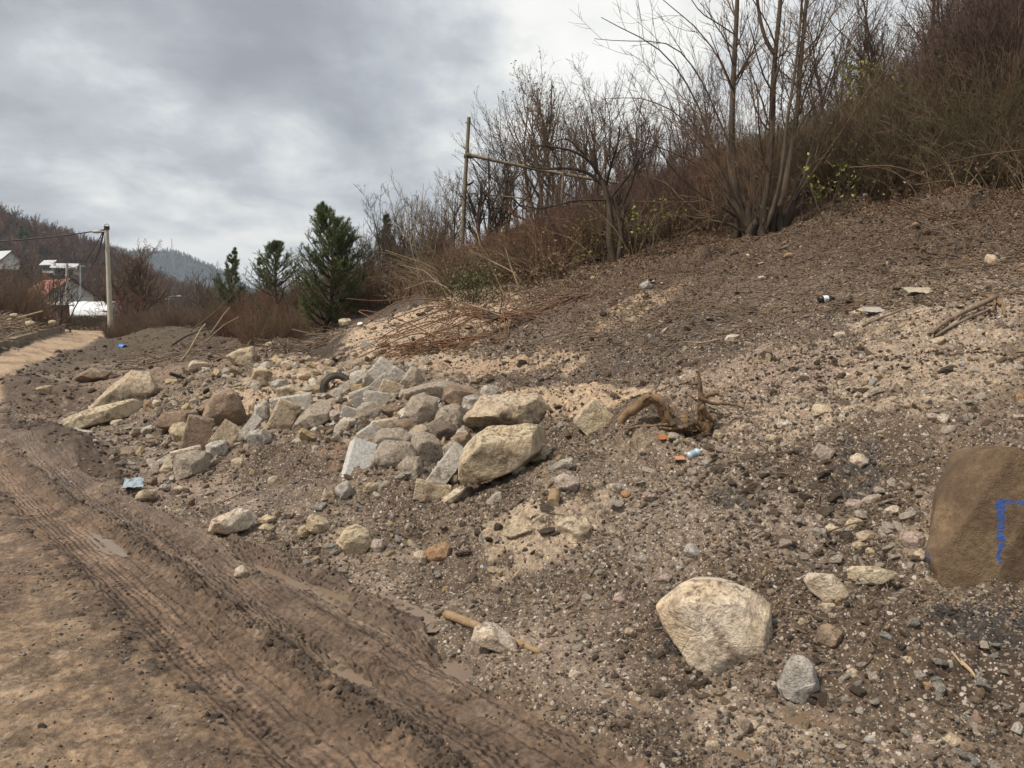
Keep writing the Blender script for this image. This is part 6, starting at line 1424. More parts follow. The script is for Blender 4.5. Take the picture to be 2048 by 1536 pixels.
# ------------------------------------------------------------------ houses, shed, greenhouse
def quad_box(x0, x1, y0, y1, z0, z1):
    V = np.array([(x, y, z) for z in (z0, z1) for y in (y0, y1) for x in (x0, x1)], float); Q = np.array([(0, 2, 3, 1), (4, 5, 7, 6), (0, 1, 5, 4), (2, 6, 7, 3), (0, 4, 6, 2), (1, 3, 7, 5)]); return V, Q
WALLW = plain_mat('white_plaster', (.42, .40, .36), (.60, .58, .53), 1.2, .9); TILE = plain_mat('red_roof_tile', (.19, .075, .05), (.32, .13, .085), 2.5, .85, .02); DARKG = plain_mat('dark_glass', (.03, .035, .04), (.06, .07, .08), 2, .2); SHEETR = plain_mat('pale_roof_sheet', (.38, .39, .40), (.52, .53, .53), 1, .6); DARKW = plain_mat('dark_timber', (.05, .035, .028), (.10, .07, .052), 5, .85)
def house(name, px, pyb, Y, L_, W_, hw, hr, yaw, label, roofm, wallm, rows=0, win=((0, 1),)):
    b = P(px, pyb, Y); e = empty(name, b, yaw); tag(e, label, 'house')
    x, y = L_ / 2, W_ / 2
    V, Q = quad_box(-x, x, -y, y, -1, hw); part('wall', (V, Q), wallm, e, smooth=False)
    for s in (-1, 1):
        g = np.array([(s * x, -y, hw), (s * x, y, hw), (s * x, 0, hr)]); g2 = g - np.array((s * .25, 0, 0)); part('gable', (np.vstack([g, g2]), np.array([(0, 1, 4, 3), (1, 2, 5, 4), (2, 0, 3, 5), (0, 1, 2, 2), (3, 4, 5, 5)])[:3]), wallm, e, smooth=False)
        me = bpy.data.meshes.new('gable_face'); me.from_pydata([tuple(v) for v in g], [], [(0, 1, 2)]); link('gable_face', me, wallm, parent=e)
    ov = .45; sl = (hr - hw) / y
    for s in (-1, 1):
        rb = None
        if rows:
            for k in range(rows):   # courses of tiles laid up the slope
                f0, f1 = k / rows, (k + 1.15) / rows; y0, y1 = s * (y + ov) * (1 - f0), s * (y + ov) * (1 - min(f1, 1)); z0, z1 = hw - ov * sl + (hr - hw + ov * sl) * f0 + .10, hw - ov * sl + (hr - hw + ov * sl) * min(f1, 1) + .05
                V = np.array([(-x - ov, y0, z0), (x + ov, y0, z0), (x + ov, y1, z1), (-x - ov, y1, z1)]); V = np.vstack([V, V - (0, 0, .08)]); o = part('tile_course', (V, np.array([(0, 1, 2, 3), (7, 6, 5, 4), (0, 4, 5, 1), (1, 5, 6, 2), (2, 6, 7, 3), (3, 7, 4, 0)])), roofm, e, smooth=False)
        else:
            V = np.array([(-x - ov, s * (y + ov), hw - ov * sl), (x + ov, s * (y + ov), hw - ov * sl), (x + ov, 0, hr + .03), (-x - ov, 0, hr + .03)]); V = np.vstack([V, V + (0, 0, .12)]); part('roof', (V, np.array([(0, 1, 2, 3), (7, 6, 5, 4), (0, 4, 5, 1), (1, 5, 6, 2), (2, 6, 7, 3), (3, 7, 4, 0)])), roofm, e, smooth=False)
        V = np.array([(x + ov, s * (y + ov), hw - ov * sl - .12), (x + ov + .06, s * (y + ov), hw - ov * sl - .12), (x + ov + .06, 0, hr - .05), (x + ov, 0, hr - .05)]); V = np.vstack([V, V + (0, 0, .24)]); part('barge_board', (V, np.array([(0, 1, 2, 3), (7, 6, 5, 4), (0, 4, 5, 1), (1, 5, 6, 2), (2, 6, 7, 3), (3, 7, 4, 0)])), DARKW, e, smooth=False)
    for k in range(3):
        wx = -x + L_ * (k + .7) / 3.4; V, Q = quad_box(wx - .45, wx + .45, -y - .05, -y + .02, hw - 1.5, hw - .5); f = part('window', (V, Q), DARKW, e, smooth=False); V, Q = quad_box(wx - .36, wx + .36, -y - .08, -y - .052, hw - 1.42, hw - .58); part('pane', (V, Q), DARKG, f, smooth=False)
    return e
house('house', 118, 640, 118, 7.8, 6.6, 3.9, 6.1, math.radians(-33), 'white house with a red tiled roof behind the greenhouse', TILE, WALLW, 12)
house('house', 6, 530, 170, 5, 4, 1.3, 2.9, math.radians(-20), 'pale roofed house at the left border on the hillside', SHEETR, WALLW)
house('house', 102, 538, 180, 2.6, 2.2, 1.1, 1.9, math.radians(-10), 'tiny white house high on the left hillside', SHEETR, WALLW)
house('house', 132, 541, 170, 4.4, 3.0, .6, 1.4, math.radians(15), 'low pale roofed house above the red roof on the hillside', SHEETR, plain_mat('beige_wall', (.30, .26, .2), (.4, .35, .28), 1, .9))
# greenhouse tunnel
g = P(170, 637, 84); e = empty('greenhouse', g, math.radians(-14)); tag(e, 'long white plastic greenhouse tunnel behind the hedge', 'greenhouse')
n = 13; a = np.linspace(0, math.pi, n); Lg = 9.0; Wg, Hg = 1.9, 1.75
PLAS = plain_mat('white_plastic_film', (.62, .66, .68), (.78, .80, .80), .9, .35, .03); NB = 8
for k in range(NB):
    x0, x1 = -Lg / 2 + Lg * k / NB, -Lg / 2 + Lg * (k + 1) / NB - .03; cz = .25
    V = np.array([(x, -math.cos(t) * Wg, max(0, math.sin(t)) ** .8 * Hg * (1 + .015 * math.sin(k * 2.1)) + .1) for x in (x0, (x0 + x1) / 2, x1) for t in a]); V[n:2*n, 2] -= .04; ix = np.arange(3 * n).reshape(3, n); part('film_panel', (V, np.stack([ix[:-1, :-1], ix[1:, :-1], ix[1:, 1:], ix[:-1, 1:]], -1).reshape(-1, 4)), PLAS, e)
for k in range(NB + 1):
    x = -Lg / 2 + Lg * k / NB - .015; V, Q = tubes(np.array([[(x, -math.cos(t) * Wg, max(0, math.sin(t)) ** .8 * Hg + .1) for t in a]]), np.full((1, n), .03), 4); part('hoop', (V, Q), GAL, e)
for s in (-1, 1): 
    V = np.array([(s * Lg / 2, -math.cos(t) * Wg * .99, max(0, math.sin(t)) ** .8 * Hg * .99 + .1) for t in a]); part('end_wall', (np.vstack([V, [(s * Lg / 2, 0, 0)]]), np.array([(i, i + 1, n) for i in range(n - 1)])), PLAS, e)
g2 = P(60, 634, 92); e2 = copy_tree(e); e2.location = g2; e2['label'] = 'second white greenhouse tunnel half hidden by bare trees at the left'; e2.rotation_euler = (0, 0, math.radians(-6))
# brown shed with an arched door
g = P(104, 652, 60); e = empty('shed', g, math.radians(-6)); tag(e, 'small brown shed with an arched front at the end of the debris bank', 'shed'); BRN = plain_mat('brown_boards', (.12, .065, .048), (.21, .115, .085), 3, .85, .01)
for k in range(9): V, Q = quad_box(-1.35 + k * .22, -1.15 + k * .22, -.08 + .015 * (k % 2), .0, 0, 1.55 + .0 * k); part('plank', (V, Q), BRN, e, smooth=False)
V, Q = quad_box(.45, .52, 0, 1.4, 0, 1.55); part('side_wall', (V, Q), BRN, e, smooth=False); V, Q = quad_box(-1.55, .72, -.25, 1.6, 1.56, 1.64); part('roof', (V, Q), DARKW, e, smooth=False)
ta_ = np.linspace(0, math.pi, 11); ap = np.array([[(-.45 + math.cos(t) * .62, -.10, .75 + math.sin(t) * .62) for t in ta_]]); ap = np.concatenate([[[(.17, -.10, 0)]], ap, [[(-1.07, -.10, 0)]]], 1); part('arch_frame', tubes(ap, np.full((1, 13), .055), 5), DARKW, e)
dv = [(-.45 + math.cos(t) * .58, -.09, .75 + math.sin(t) * .58) for t in ta_] + [(-1.03, -.09, 0), (.13, -.09, 0)]; me = bpy.data.meshes.new('door'); me.from_pydata(dv, [], [tuple(range(13))]); dr = link('door', me, plain_mat('door_brown', (.17, .09, .065), (.26, .14, .10), 4, .8), parent=e)
for k in range(3): V, Q = quad_box(-.86 + k * .28, -.72 + k * .28, -.13, -.095, .15, 1.0); part('door_panel', (V, Q), DARKW, dr, smooth=False)
# hedge / fence band in front of the greenhouse
e = empty('hedge', P(172, 662, 58)); tag(e, 'brown clipped hedge at the end of the dirt road', 'hedge'); rng = np.random.default_rng(8)
Lh = 3.3; pts = np.stack([rng.uniform(-1.7, Lh / 2, 9000), rng.uniform(-.35, .35, 9000), rng.random(9000) ** .8 * 1.15], 1); V, Q = leaves_at(pts, .035, rng, .03); link('leaves', mesh_np('leaves', V, Q, False), leaf_mat('hedge_leaves', [(0, (.07, .045, .028)), (.5, (.13, .085, .05)), (.85, (.17, .13, .06)), (1, (.11, .12, .04))]), parent=e)
st = np.array([sq_curve((x, rng.normal() * .1, 0), (x + rng.normal() * .15, rng.normal() * .2, 1.25), 6, rng, .05) for x in np.linspace(-1.6, Lh / 2, 60)]); V, Q = tubes(st, np.full((60, 6), .012), 3); link('stems', mesh_np('stems', V, Q), BK['brown'], parent=e)

# ------------------------------------------------------------------ retaining wall and debris bank at the left
WCON = plain_mat('stained_concrete', (.12, .092, .062), (.25, .195, .135), 1.6, .9, .02)
A0, A1 = P(-60, 728, 24), P(130, 662, 51); dv_ = A1 - A0; Lw = np.hypot(dv_[0], dv_[1]); e = empty('retaining_wall', A0, 0); tag(e, 'low stained concrete retaining wall along the left of the dirt road', 'wall')
nb = 7; u = np.array((dv_[0], dv_[1], 0)) / Lw; nrm = np.array((-u[1], u[0], 0))
for k in range(nb):
    a_, b_ = k / nb, (k + 1) / nb - .002; za, zb = dv_[2] * a_, dv_[2] * b_; hgt = .42 + .02 * math.sin(k * 3.3)
    pa, pb_ = u * Lw * a_, u * Lw * b_
    V = np.array([pa + (0, 0, za - .4), pb_ + (0, 0, zb - .4), pb_ + nrm * .25 + (0, 0, zb - .4), pa + nrm * .25 + (0, 0, za - .4), pa + (0, 0, za + hgt), pb_ + (0, 0, zb + hgt), pb_ + nrm * .25 + (0, 0, zb + hgt), pa + nrm * .25 + (0, 0, za + hgt)])
    part('wall_segment', (V, np.array([(0, 3, 2, 1), (4, 5, 6, 7), (0, 1, 5, 4), (1, 2, 6, 5), (2, 3, 7, 6), (3, 0, 4, 7)])), WCON, e, smooth=False)
# earth bank behind the wall
nu_, nv_ = 120, 24; uu = np.linspace(-.05, 1.02, nu_)[:, None]; vv = np.linspace(0, 4.2, nv_)[None]
bx = A0[0] + u[0] * Lw * uu + nrm[0] * (vv + .22); by = A0[1] + u[1] * Lw * uu + nrm[1] * (vv + .22)
bz = A0[2] + dv_[2] * uu + .36 + (.95 * np.sin(np.clip(vv / 2.8, 0, 1) * math.pi / 2) + .42 * fbm2(bx * .7, by * .7, 4, 61) * np.clip(vv * 1.2, 0, 1) - .55 * sstep(3, 4.2, vv)) * (1 - .35 * uu)
ix = np.arange(nu_ * nv_).reshape(nu_, nv_); DBM = plain_mat('dark_bank_soil', (.035, .025, .018), (.09, .064, .043), 2.5, .95, .05)
tag(link('earth_bank', mesh_np('earth_bank', np.stack([bx, by, bz], -1).reshape(-1, 3), np.stack([ix[:-1, :-1], ix[:-1, 1:], ix[1:, 1:], ix[1:, :-1]], -1).reshape(-1, 4)[:, ::-1]), DBM), kind='structure')
rng = np.random.default_rng(33); K = 1300; i_ = rng.integers(2, nu_ - 2, K); j_ = rng.integers(1, nv_ - 4, K); pos = np.stack([bx[i_, j_], by[i_, j_], bz[i_, j_]], 1)
dr = unit(np.stack([rng.normal(size=K), rng.normal(size=K), rng.uniform(-.35, .5, K)], 1)); Ls = rng.uniform(.4, 1.9, K); t = np.linspace(-.5, .5, 6)
PSt = pos[:, None] + dr[:, None] * (Ls[:, None] * t)[..., None] + np.cumsum(rng.normal(size=(K, 6, 3)) * .04, 1) + (0, 0, .06); V, Q = tubes(PSt, rng.uniform(.010, .036, K)[:, None] * np.linspace(1, .5, 6)[None], 4)
tag(link('brush_debris', mesh_np('brush_debris', V, Q), BK['drift']), 'tangle of broken branches dumped on the bank above the retaining wall', 'branches', kind='stuff')
for k, (px, py, w_, m_, lb) in enumerate([(28, 632, 14, 't', 'tan stone on top of the debris bank at the left border'), (60, 647, 16, 't', 'pale tan stone in the middle of the debris bank'), (104, 645, 15, 'y', 'yellow stone at the right end of the debris bank'), (92, 655, 10, 'w', 'small white stone on the right end of the debris bank')]):
    Yk = 31 + k * 5; c = P(px, py, Yk); o_ = mesh_np('rock', *rock_geo(poly_planes(rand_outline(w_ / F * Yk * 1.3, w_ / F * Yk * .8, np.random.default_rng(k)), .3, np.random.default_rng(k)), 3, 26, .08, 2.5, k, .5)); tag(link('rock', o_, ML[m_], loc=c), lb, 'rock')
for k, (pts, r_, lb) in enumerate([([(2, 646), (5, 660), (8, 678)], .035, 'pale bent stick hanging over the retaining wall'), ([(15, 640), (50, 632), (86, 622)], .05, 'long grey branch rising right on the debris bank'), ([(30, 640), (45, 636), (54, 634)], .06, 'short light branch on the debris bank')]):
    Yk = 31 + 3 * k; q = np.array([P(x, y, Yk) for x, y in pts]); q = resample(q, 8); link_o = link('branch', mesh_np('branch', *line(q - q[0], r_, 6, .6)), BK['straw'], loc=q[0]); tag(link_o, lb, 'branch')
# ------------------------------------------------------------------ things lying about
RUST = plain_mat('rusty_steel', (.085, .042, .022), (.24, .125, .062), 30, .8)
def rebar():
    rng = np.random.default_rng(19); K0 = P(1003, 634, 12.2); e = empty('rebar_tangle', P(1000, 700, 12.2)); off = np.array(e.location); tag(e, 'sprawling tangle of rusty reinforcing bars on the tan gravel behind the pile', 'rebar')
    def rod(pts, r=.0085, mt=RUST):
        q = resample(pts, 16); V, Q = tubes(q[None], np.full((1, 16), r), 5); link('bar', mesh_np('bar', V - off, Q), mt, parent=e)
    def clampz(p, lift=.02):
        z = float(ground(p[0], p[1])) + lift; return np.array((p[0], p[1], max(p[2], z)))
    # fan of bars out of the knot
    for k in range(46):
        a = rng.normal(-1.75, .75) if k < 36 else rng.uniform(-3.6, .6); L_ = rng.uniform(90, 300) * (1.0 if a < -1 else .8); dep = rng.uniform(-1.2, .9)
        ex, ey = 1003 + math.cos(a) * L_ * (1.35 if math.cos(a) < 0 else .8), 634 - math.sin(a) * L_ * .42; pts = [K0 + rng.normal(size=3) * .05]
        for t in (.25, .5, .75, 1.0):
            bow = math.sin(t * math.pi) * rng.uniform(6, 34); x = 1003 + (ex - 1003) * t + rng.normal() * 7; y = 634 + (ey - 634) * t ** 1.4 - bow; pts.append(clampz(P(x, y, 12.2 + dep * t), .02 + .03 * rng.random()))
        if rng.random() < .5:
            c = pts[-1]; w = rng.uniform(0, 6.28); pts.append(clampz(c + np.array((math.cos(w) * .3, math.sin(w) * .15, -.05)), .03))
        rod(pts, rng.uniform(.0055, .0078))
    # low heap at the left: loops that run from the knot to the ground
    for k in range(40):
        cx, cy = rng.normal(860, 55), rng.normal(722, 20); L_ = rng.uniform(35, 120); a = rng.normal(.35, .9); pts = []
        for t in np.linspace(-1, 1, 5): pts.append(clampz(P(cx + math.cos(a) * L_ * t, cy - math.sin(a) * L_ * .5 * t - (1 - t * t) * rng.uniform(4, 30) + rng.normal() * 4, 11.6 + rng.normal() * .25), .02 + .06 * rng.random()))
        rod(pts, rng.uniform(.0055, .0080))
    for pts in ([(700, 655), (760, 640), (700, 618), (750, 622), (830, 650), (870, 690)], [(745, 640), (790, 600), (880, 598), (960, 615), (1003, 634)], [(780, 640), (850, 612), (905, 612), (960, 640), (1003, 634)], [(1003, 634), (1020, 590), (1060, 580), (1110, 592), (1140, 600)],
                [(1003, 634), (1040, 610), (1090, 590), (1130, 560)], [(1003, 634), (1060, 640), (1130, 665), (1190, 690), (1240, 680)], [(1003, 634), (1080, 660), (1100, 700), (1125, 770), (1200, 820), (1290, 842)], [(1003, 634), (985, 690), (990, 730)], [(1003, 634), (1030, 700), (1035, 760)],
                [(1003, 634), (1150, 635), (1180, 655), (1120, 675), (1060, 665)], [(760, 700), (790, 665), (860, 640), (900, 650)], [(720, 745), (770, 690), (830, 665), (880, 670), (860, 700)], [(1000, 634), (1005, 590), (996, 570), (1010, 590)], [(1003, 634), (1080, 622), (1150, 618), (1185, 640)]):
        rod([clampz(P(x, y, 12.2 + .2 * math.sin(x)), .03) for x, y in pts], .009)
    V, Q = box_geo(.24, .10, .07, 3, 3, 30); o = link('clamp_plate', mesh_np('clamp_plate', V, Q), ML['g'], parent=e, loc=Vector(P(986, 630, 12.1)) - e.location); o.rotation_euler = (0, .25, .2)
rebar()

# the tyre, half buried
g = P(675, 778, hit(675, 779)[1] + .1); Rt = 33 / F * g[1]; e = empty('tyre', g, .15); tag(e, 'worn black tyre standing half buried at the left of the pile', 'tyre')
TYR = plain_mat('dusty_tyre_rubber', (.035, .030, .025), (.115, .095, .075), 7, .85, .006)
prof = [(1, 0), (.985, .16), (.93, .26), (.80, .30), (.70, .26), (.64, .20), (.62, .15), (.66, .10), (.90, .12), (.93, 0)]; prof = prof + [(r, -w) for r, w in prof[1:-1]][::-1]
n = 56; an = np.linspace(0, 2 * math.pi, n, endpoint=False); pr = np.array(prof); m_ = len(pr)
V = np.stack([np.cos(an)[:, None] * pr[None, :, 0] * Rt, np.broadcast_to(pr[None, :, 1] * Rt, (n, m_)), np.sin(an)[:, None] * pr[None, :, 0] * Rt], -1)
ix = np.arange(n * m_).reshape(n, m_); Q = np.stack([ix, np.roll(ix, -1, 1), np.roll(np.roll(ix, -1, 1), -1, 0), np.roll(ix, -1, 0)], -1).reshape(-1, 4); part('carcass', (V.reshape(-1, 3), Q), TYR, e)
bm = []
for k in range(48):
    a = 2 * math.pi * k / 48
    for s in (-1, 0, 1): v, q = quad_box(-.035 * Rt, .035 * Rt, (s * .15 - .055) * Rt, (s * .15 + .055) * Rt, .985 * Rt, 1.035 * Rt); c, sn = math.cos(a), math.sin(a); v = np.stack([v[:, 0] * c + v[:, 2] * sn, v[:, 1], -v[:, 0] * sn + v[:, 2] * c], 1); bm.append((v, q))
part('tread_blocks', merge(bm), TYR, e, smooth=False)

# uprooted stump
def stump():
    rng = np.random.default_rng(2); Y = hit(1375, 872)[1] - .02; s = Y / F; c = P(1370, 845, Y); e = empty('uprooted_stump', c); tag(e, 'uprooted tree stump with curling yellow brown roots on the slope', 'tree stump')
    def rt(pts, w, dy=0, nm='root', n=22, tp=.35):
        q = px_line(pts, Y + dy, Y + dy * .3, n); q += np.cumsum(rng.normal(size=q.shape) * .003, 0); R = w * s * .5 * np.linspace(1, tp, n) * (1 + .12 * rng.normal(size=n)); part(nm, tubes(q[None], R[None], 9), BK['root'], e, c)
    rt([(1338, 848), (1330, 815), (1318, 800), (1298, 800), (1270, 826), (1246, 850)], 25, 0, tp=.75); rt([(1345, 850), (1325, 812), (1300, 795), (1285, 805)], 14, -.08)
    rt([(1420, 860), (1395, 845), (1365, 842), (1340, 852)], 34, .02, 'trunk', tp=.8); rt([(1400, 850), (1402, 820), (1400, 795), (1396, 765), (1394, 740)], 22, .02, tp=.22); rt([(1400, 800), (1412, 788), (1430, 785), (1448, 792)], 14, 0)
    rt([(1400, 795), (1425, 803), (1458, 806), (1490, 812)], 9, -.08); rt([(1402, 815), (1412, 830), (1425, 838), (1430, 836)], 15, -.1, tp=.7); rt([(1398, 820), (1392, 840), (1405, 865), (1412, 880)], 6, -.12); rt([(1375, 850), (1350, 860), (1322, 858)], 9, -.1)
    rt([(1385, 855), (1390, 875), (1396, 884)], 5, -.1); rt([(1400, 780), (1388, 770), (1378, 775)], 7, 0); rt([(1340, 850), (1310, 850), (1280, 852), (1240, 858)], 7, -.05); rt([(1395, 800), (1380, 785), (1370, 790)], 6, -.05); rt([(1420, 825), (1445, 832), (1460, 822)], 5, -.05)
    K = 60; b0 = c + rng.normal(size=(K, 3)) * np.array((.14, .06, .07)); d = unit(rng.normal(size=(K, 3)) + (0, -.4, 0)); q = b0[:, None] + d[:, None] * (rng.uniform(.05, .22, (K, 1)) * np.linspace(0, 1, 6))[..., None] + np.cumsum(rng.normal(size=(K, 6, 3)) * .008, 1); part('rootlets', tubes(q, np.full((K, 6), .003), 3), BK['root'], e, c)
    v, q = rock_geo(poly_planes(rand_outline(.36, .20, rng), .25, rng), 4, 12, .2, 4, 5, .35); o = link('root_soil', mesh_np('root_soil', v, q), ML['k'], parent=e, loc=(.0, .05, -.03))
stump()

# wooden post lying in the mud
def stick(name, pts, w, label, mat='drift', Y=None, lift=.0, taper=.6, sides=10, cat=None, dY=(0, 0), noise=.004, n=20):
    q = []
    for i, (x, y) in enumerate(pts):
        g = hit(x, y); q.append(np.array(g) + (0, 0, lift) if Y is None else P(x, y, Y[i] if isinstance(Y, (list, tuple)) else Y))
    q = resample(q, n); rng = np.random.default_rng(int(pts[0][0])); s = q[:, 1].mean() / F; q += np.cumsum(rng.normal(size=q.shape), 0) * noise * s * 4
    R = w * s * .5 * np.linspace(1, taper, n) * (1 + .05 * rng.normal(size=n)); V, Q = tubes(q[None] - q[0], R[None], sides)
    # closed ends
    ix = np.arange(sides); V = np.vstack([V, [[0, 0, 0]], (q[-1] - q[0])[None]]); caps = np.array([(a, (a + 1) % sides, n * sides) for a in ix]); caps2 = np.array([((n - 1) * sides + a, (n - 1) * sides + (a + 1) % sides, n * sides + 1) for a in ix])
    o = link(name, mesh_np(name, V, [Q, caps[:, ::-1], caps2]), BK[mat] if isinstance(mat, str) else mat, loc=q[0]); return tag(o, label, cat or name.replace('_', ' '))
g1, g2 = hit(895, 1238), hit(1078, 1306)
stick('wooden_post', [(892, 1228), (960, 1254), (1030, 1283), (1082, 1305)], 21, 'round wooden post with a pointed end lying along the road edge', 'wood', Y=[g1[1] + .02, g1[1] * .6 + g2[1] * .4, g1[1] * .3 + g2[1] * .7, g2[1]], taper=.5, noise=.002, cat='wooden post')
stick('stick', [(362, 722), (378, 702), (390, 680), (402, 658), (411, 648)], 4, 'long pale stick leaning on the mound at the left', 'straw', Y=[18, 18.1, 18.2, 18.4, 18.5], taper=.8)
stick('pole_stick', [(421, 668), (435, 648), (447, 630), (460, 615)], 3.6, 'straight pale pole pointing up right above the mound', 'straw', Y=[19, 19, 19.1, 19.2], taper=.9, cat='stick')
stick('branch', [(410, 686), (428, 668), (448, 650), (478, 634)], 3.4, 'curved grey branch beside the straight pale pole', 'drift', Y=[18.6] * 4)
stick('branch', [(385, 658), (410, 640), (440, 615), (464, 590)], 2.5, 'thin dark branch reaching above the straight pale pole', 'olive', Y=[20] * 4)
stick('branch', [(345, 690), (372, 672), (405, 660), (440, 655), (458, 640)], 4, 'dark bough lying across the foot of the leaning sticks', 'dark', Y=[19.5] * 5)
def plank(name, a, b, w, t, label, mat, cat='plank', Y=None):
    ga, gb = hit(*a), hit(*b); Y0 = Y or (ga[1] + gb[1]) / 2; A, B = P(*a, Y0 - .1), P(*b, Y0 + .1); c = (A + B) / 2; d = B - A; L_ = np.linalg.norm(d); s = Y0 / F; v, q = box_geo(L_, w * s * 1.6, t * s, 4, 4, 60, .006); o = link(name, mesh_np(name, v, q), mat, loc=c); o.rotation_euler = Vector(d).to_track_quat('X', 'Z').to_euler(); return tag(o, label, cat)
plank('plank', (339, 747), (390, 764), 9, 6, 'dark wet plank on the rubble mound at the left', BK['dark']); plank('plank', (560, 722), (582, 742), 9, 7, 'dark board stuck in the hollow left of the tyre', BK['dark'])
stick('stick', [(290, 936), (330, 914), (368, 892)], 4, 'thin straight stick lying on the wet flat below the left rubble', 'drift', lift=.03)
stick('stick', [(440, 1013), (462, 1003), (484, 992)], 4, 'short stick above the whitish wedge rock', 'drift', lift=.03)
e_g = hit(1865, 678); stick('split_branch', [(1862, 678), (1888, 656), (1925, 636), (1960, 620), (1990, 605)], 7.5, 'upper prong of a weathered split branch on the right slope', 'drift', lift=.05, taper=1.5, cat='branch')
stick('split_branch', [(1870, 680), (1900, 660), (1940, 642), (1978, 626)], 5.5, 'lower prong of a weathered split branch on the right slope', 'drift', lift=.03, taper=1.3, cat='branch')
for k, (a, b_, c_) in enumerate([((1975, 600), (2000, 610), (2010, 640)), ((1985, 598), (1990, 615), (1984, 632)), ((1965, 598), (1985, 600), (2000, 618))]): stick('root_stub', [a, b_, c_], 9 - k, ['knotty stub at the top end of the split branch, rightmost', 'knotty stub at the top end of the split branch, middle', 'knotty stub at the top end of the split branch, leftmost'][k], 'root', lift=.04, cat='root')
stick('stick', [(1725, 658), (1760, 642), (1800, 628)], 6, 'thin bent stick left of the split branch', 'drift', lift=.03)
stick('stick', [(1640, 1080), (1690, 1062), (1740, 1050)], 4, 'thin root lying beside the yellow rounded stone', 'root', lift=.03)
stick('stick', [(1922, 1330), (1942, 1350), (1954, 1366)], 9, 'pale splinter of wood at the lower right', 'straw', lift=.015)
stick('stick', [(1903, 1310), (1915, 1325), (1925, 1338)], 5, 'small twig left of the pale splinter', 'straw', lift=.015)
stick('twig', [(1048, 1262), (1058, 1248), (1070, 1240)], 3, 'twig standing in the mud behind the cracked white rock', 'drift', lift=.03)
stick('branch', [(1440, 686), (1400, 694), (1370, 690), (1330, 700)], 3, 'thin curved twig across the dark patch of the slope', 'straw', lift=.04)
stick('long_rod', [(1106, 700), (1120, 745), (1150, 785), (1200, 818), (1260, 838), (1292, 842)], 3, 'long thin bent rod from the rebar tangle down to the stump', RUST, Y=[11, 10.2, 9.2, 8.2, 7.6, 7.4], taper=1, cat='rod')
stick('twig', [(1360, 965), (1363, 985), (1366, 1004)], 2.2, 'upright straw stem on the slope right of the three stones', 'straw', Y=[hit(1366, 1004)[1]] * 3)
# arching dead stems at the thicket edge
rng = np.random.default_rng(6)
for k, pts in enumerate([[(895, 605), (880, 570), (850, 540), (800, 530)], [(900, 600), (875, 560), (830, 520), (770, 500)], [(905, 590), (895, 575), (860, 560), (805, 580)], [(1010, 590), (985, 540), (960, 490), (950, 450)], [(1040, 580), (1020, 530), (1010, 490), (1000, 470)], [(1060, 590), (1030, 545), (980, 520), (940, 500)], [(1700, 335), (1780, 330), (1850, 350), (1900, 400), (1960, 470)], [(1830, 370), (1900, 360), (1980, 380), (2060, 400)], [(1950, 335), (1990, 400), (2010, 440), (2048, 460)], [(1780, 400), (1830, 420), (1900, 440), (2048, 490)], [(2048, 300), (1960, 310), (1880, 330), (1800, 360)]]):
    g = hit(*pts[0]) if k < 6 else hit(1900, 470); Yk = (g[1] if k < 6 else 11.8) + rng.normal() * .1
    stick('arching_stem', pts, 3.4 if k < 6 else 3.2, ['pale stem arching left over the tan gravel, the lowest', 'pale stem arching left over the tan gravel, the longest', 'pale short stem bent left at the thicket edge', 'pale stem rising steeply behind the rebar', 'pale stem standing second behind the rebar', 'pale stem bent to the left behind the rebar', 'long arched branch crossing the thicket at the right', 'grey bare branch sagging at the right edge of the thicket', 'upright forked shoot at the right border of the thicket', 'thin branch slanting down to the right border', 'thin horizontal branch at the right of the thicket'][k], 'straw' if k < 6 else 'brown', Y=[Yk + rng.normal() * .15 for _ in pts], taper=.35, cat='branch', noise=.02, sides=6)

# blue drum by the pole
g = P(245, 695, 40); e = empty('plastic_drum', g); tag(e, 'small blue plastic drum lying on its side below the lamp pole', 'drum'); BLU = plain_mat('blue_plastic', (.035, .13, .42), (.06, .20, .52), 6, .4)
r_ = 6.5 / F * 40; v, q = lathe([(.0, -.21), (.8 * r_, -.21), (r_, -.18), (r_, -.08), (1.06 * r_, -.06), (1.06 * r_, -.04), (r_, -.02), (r_, .08), (1.06 * r_, .10), (1.06 * r_, .12), (r_, .14), (r_, .20), (.85 * r_, .21), (.82 * r_, .19), (.8 * r_, -.15), (0, -.16)], 20); v = v[:, [2, 1, 0]]; o = part('barrel', (v, q), BLU, e); o.rotation_euler = (0, .12, -.5)
v, q = lathe([(0, .195), (.80 * r_, .195), (.80 * r_, .185), (0, .185)], 20); v = v[:, [2, 1, 0]]; o = part('mouth_shade_disc', (v, q), BLK, e); o.rotation_euler = (0, .12, -.5)  # black disc across the mouth, standing in for the shade inside the drum

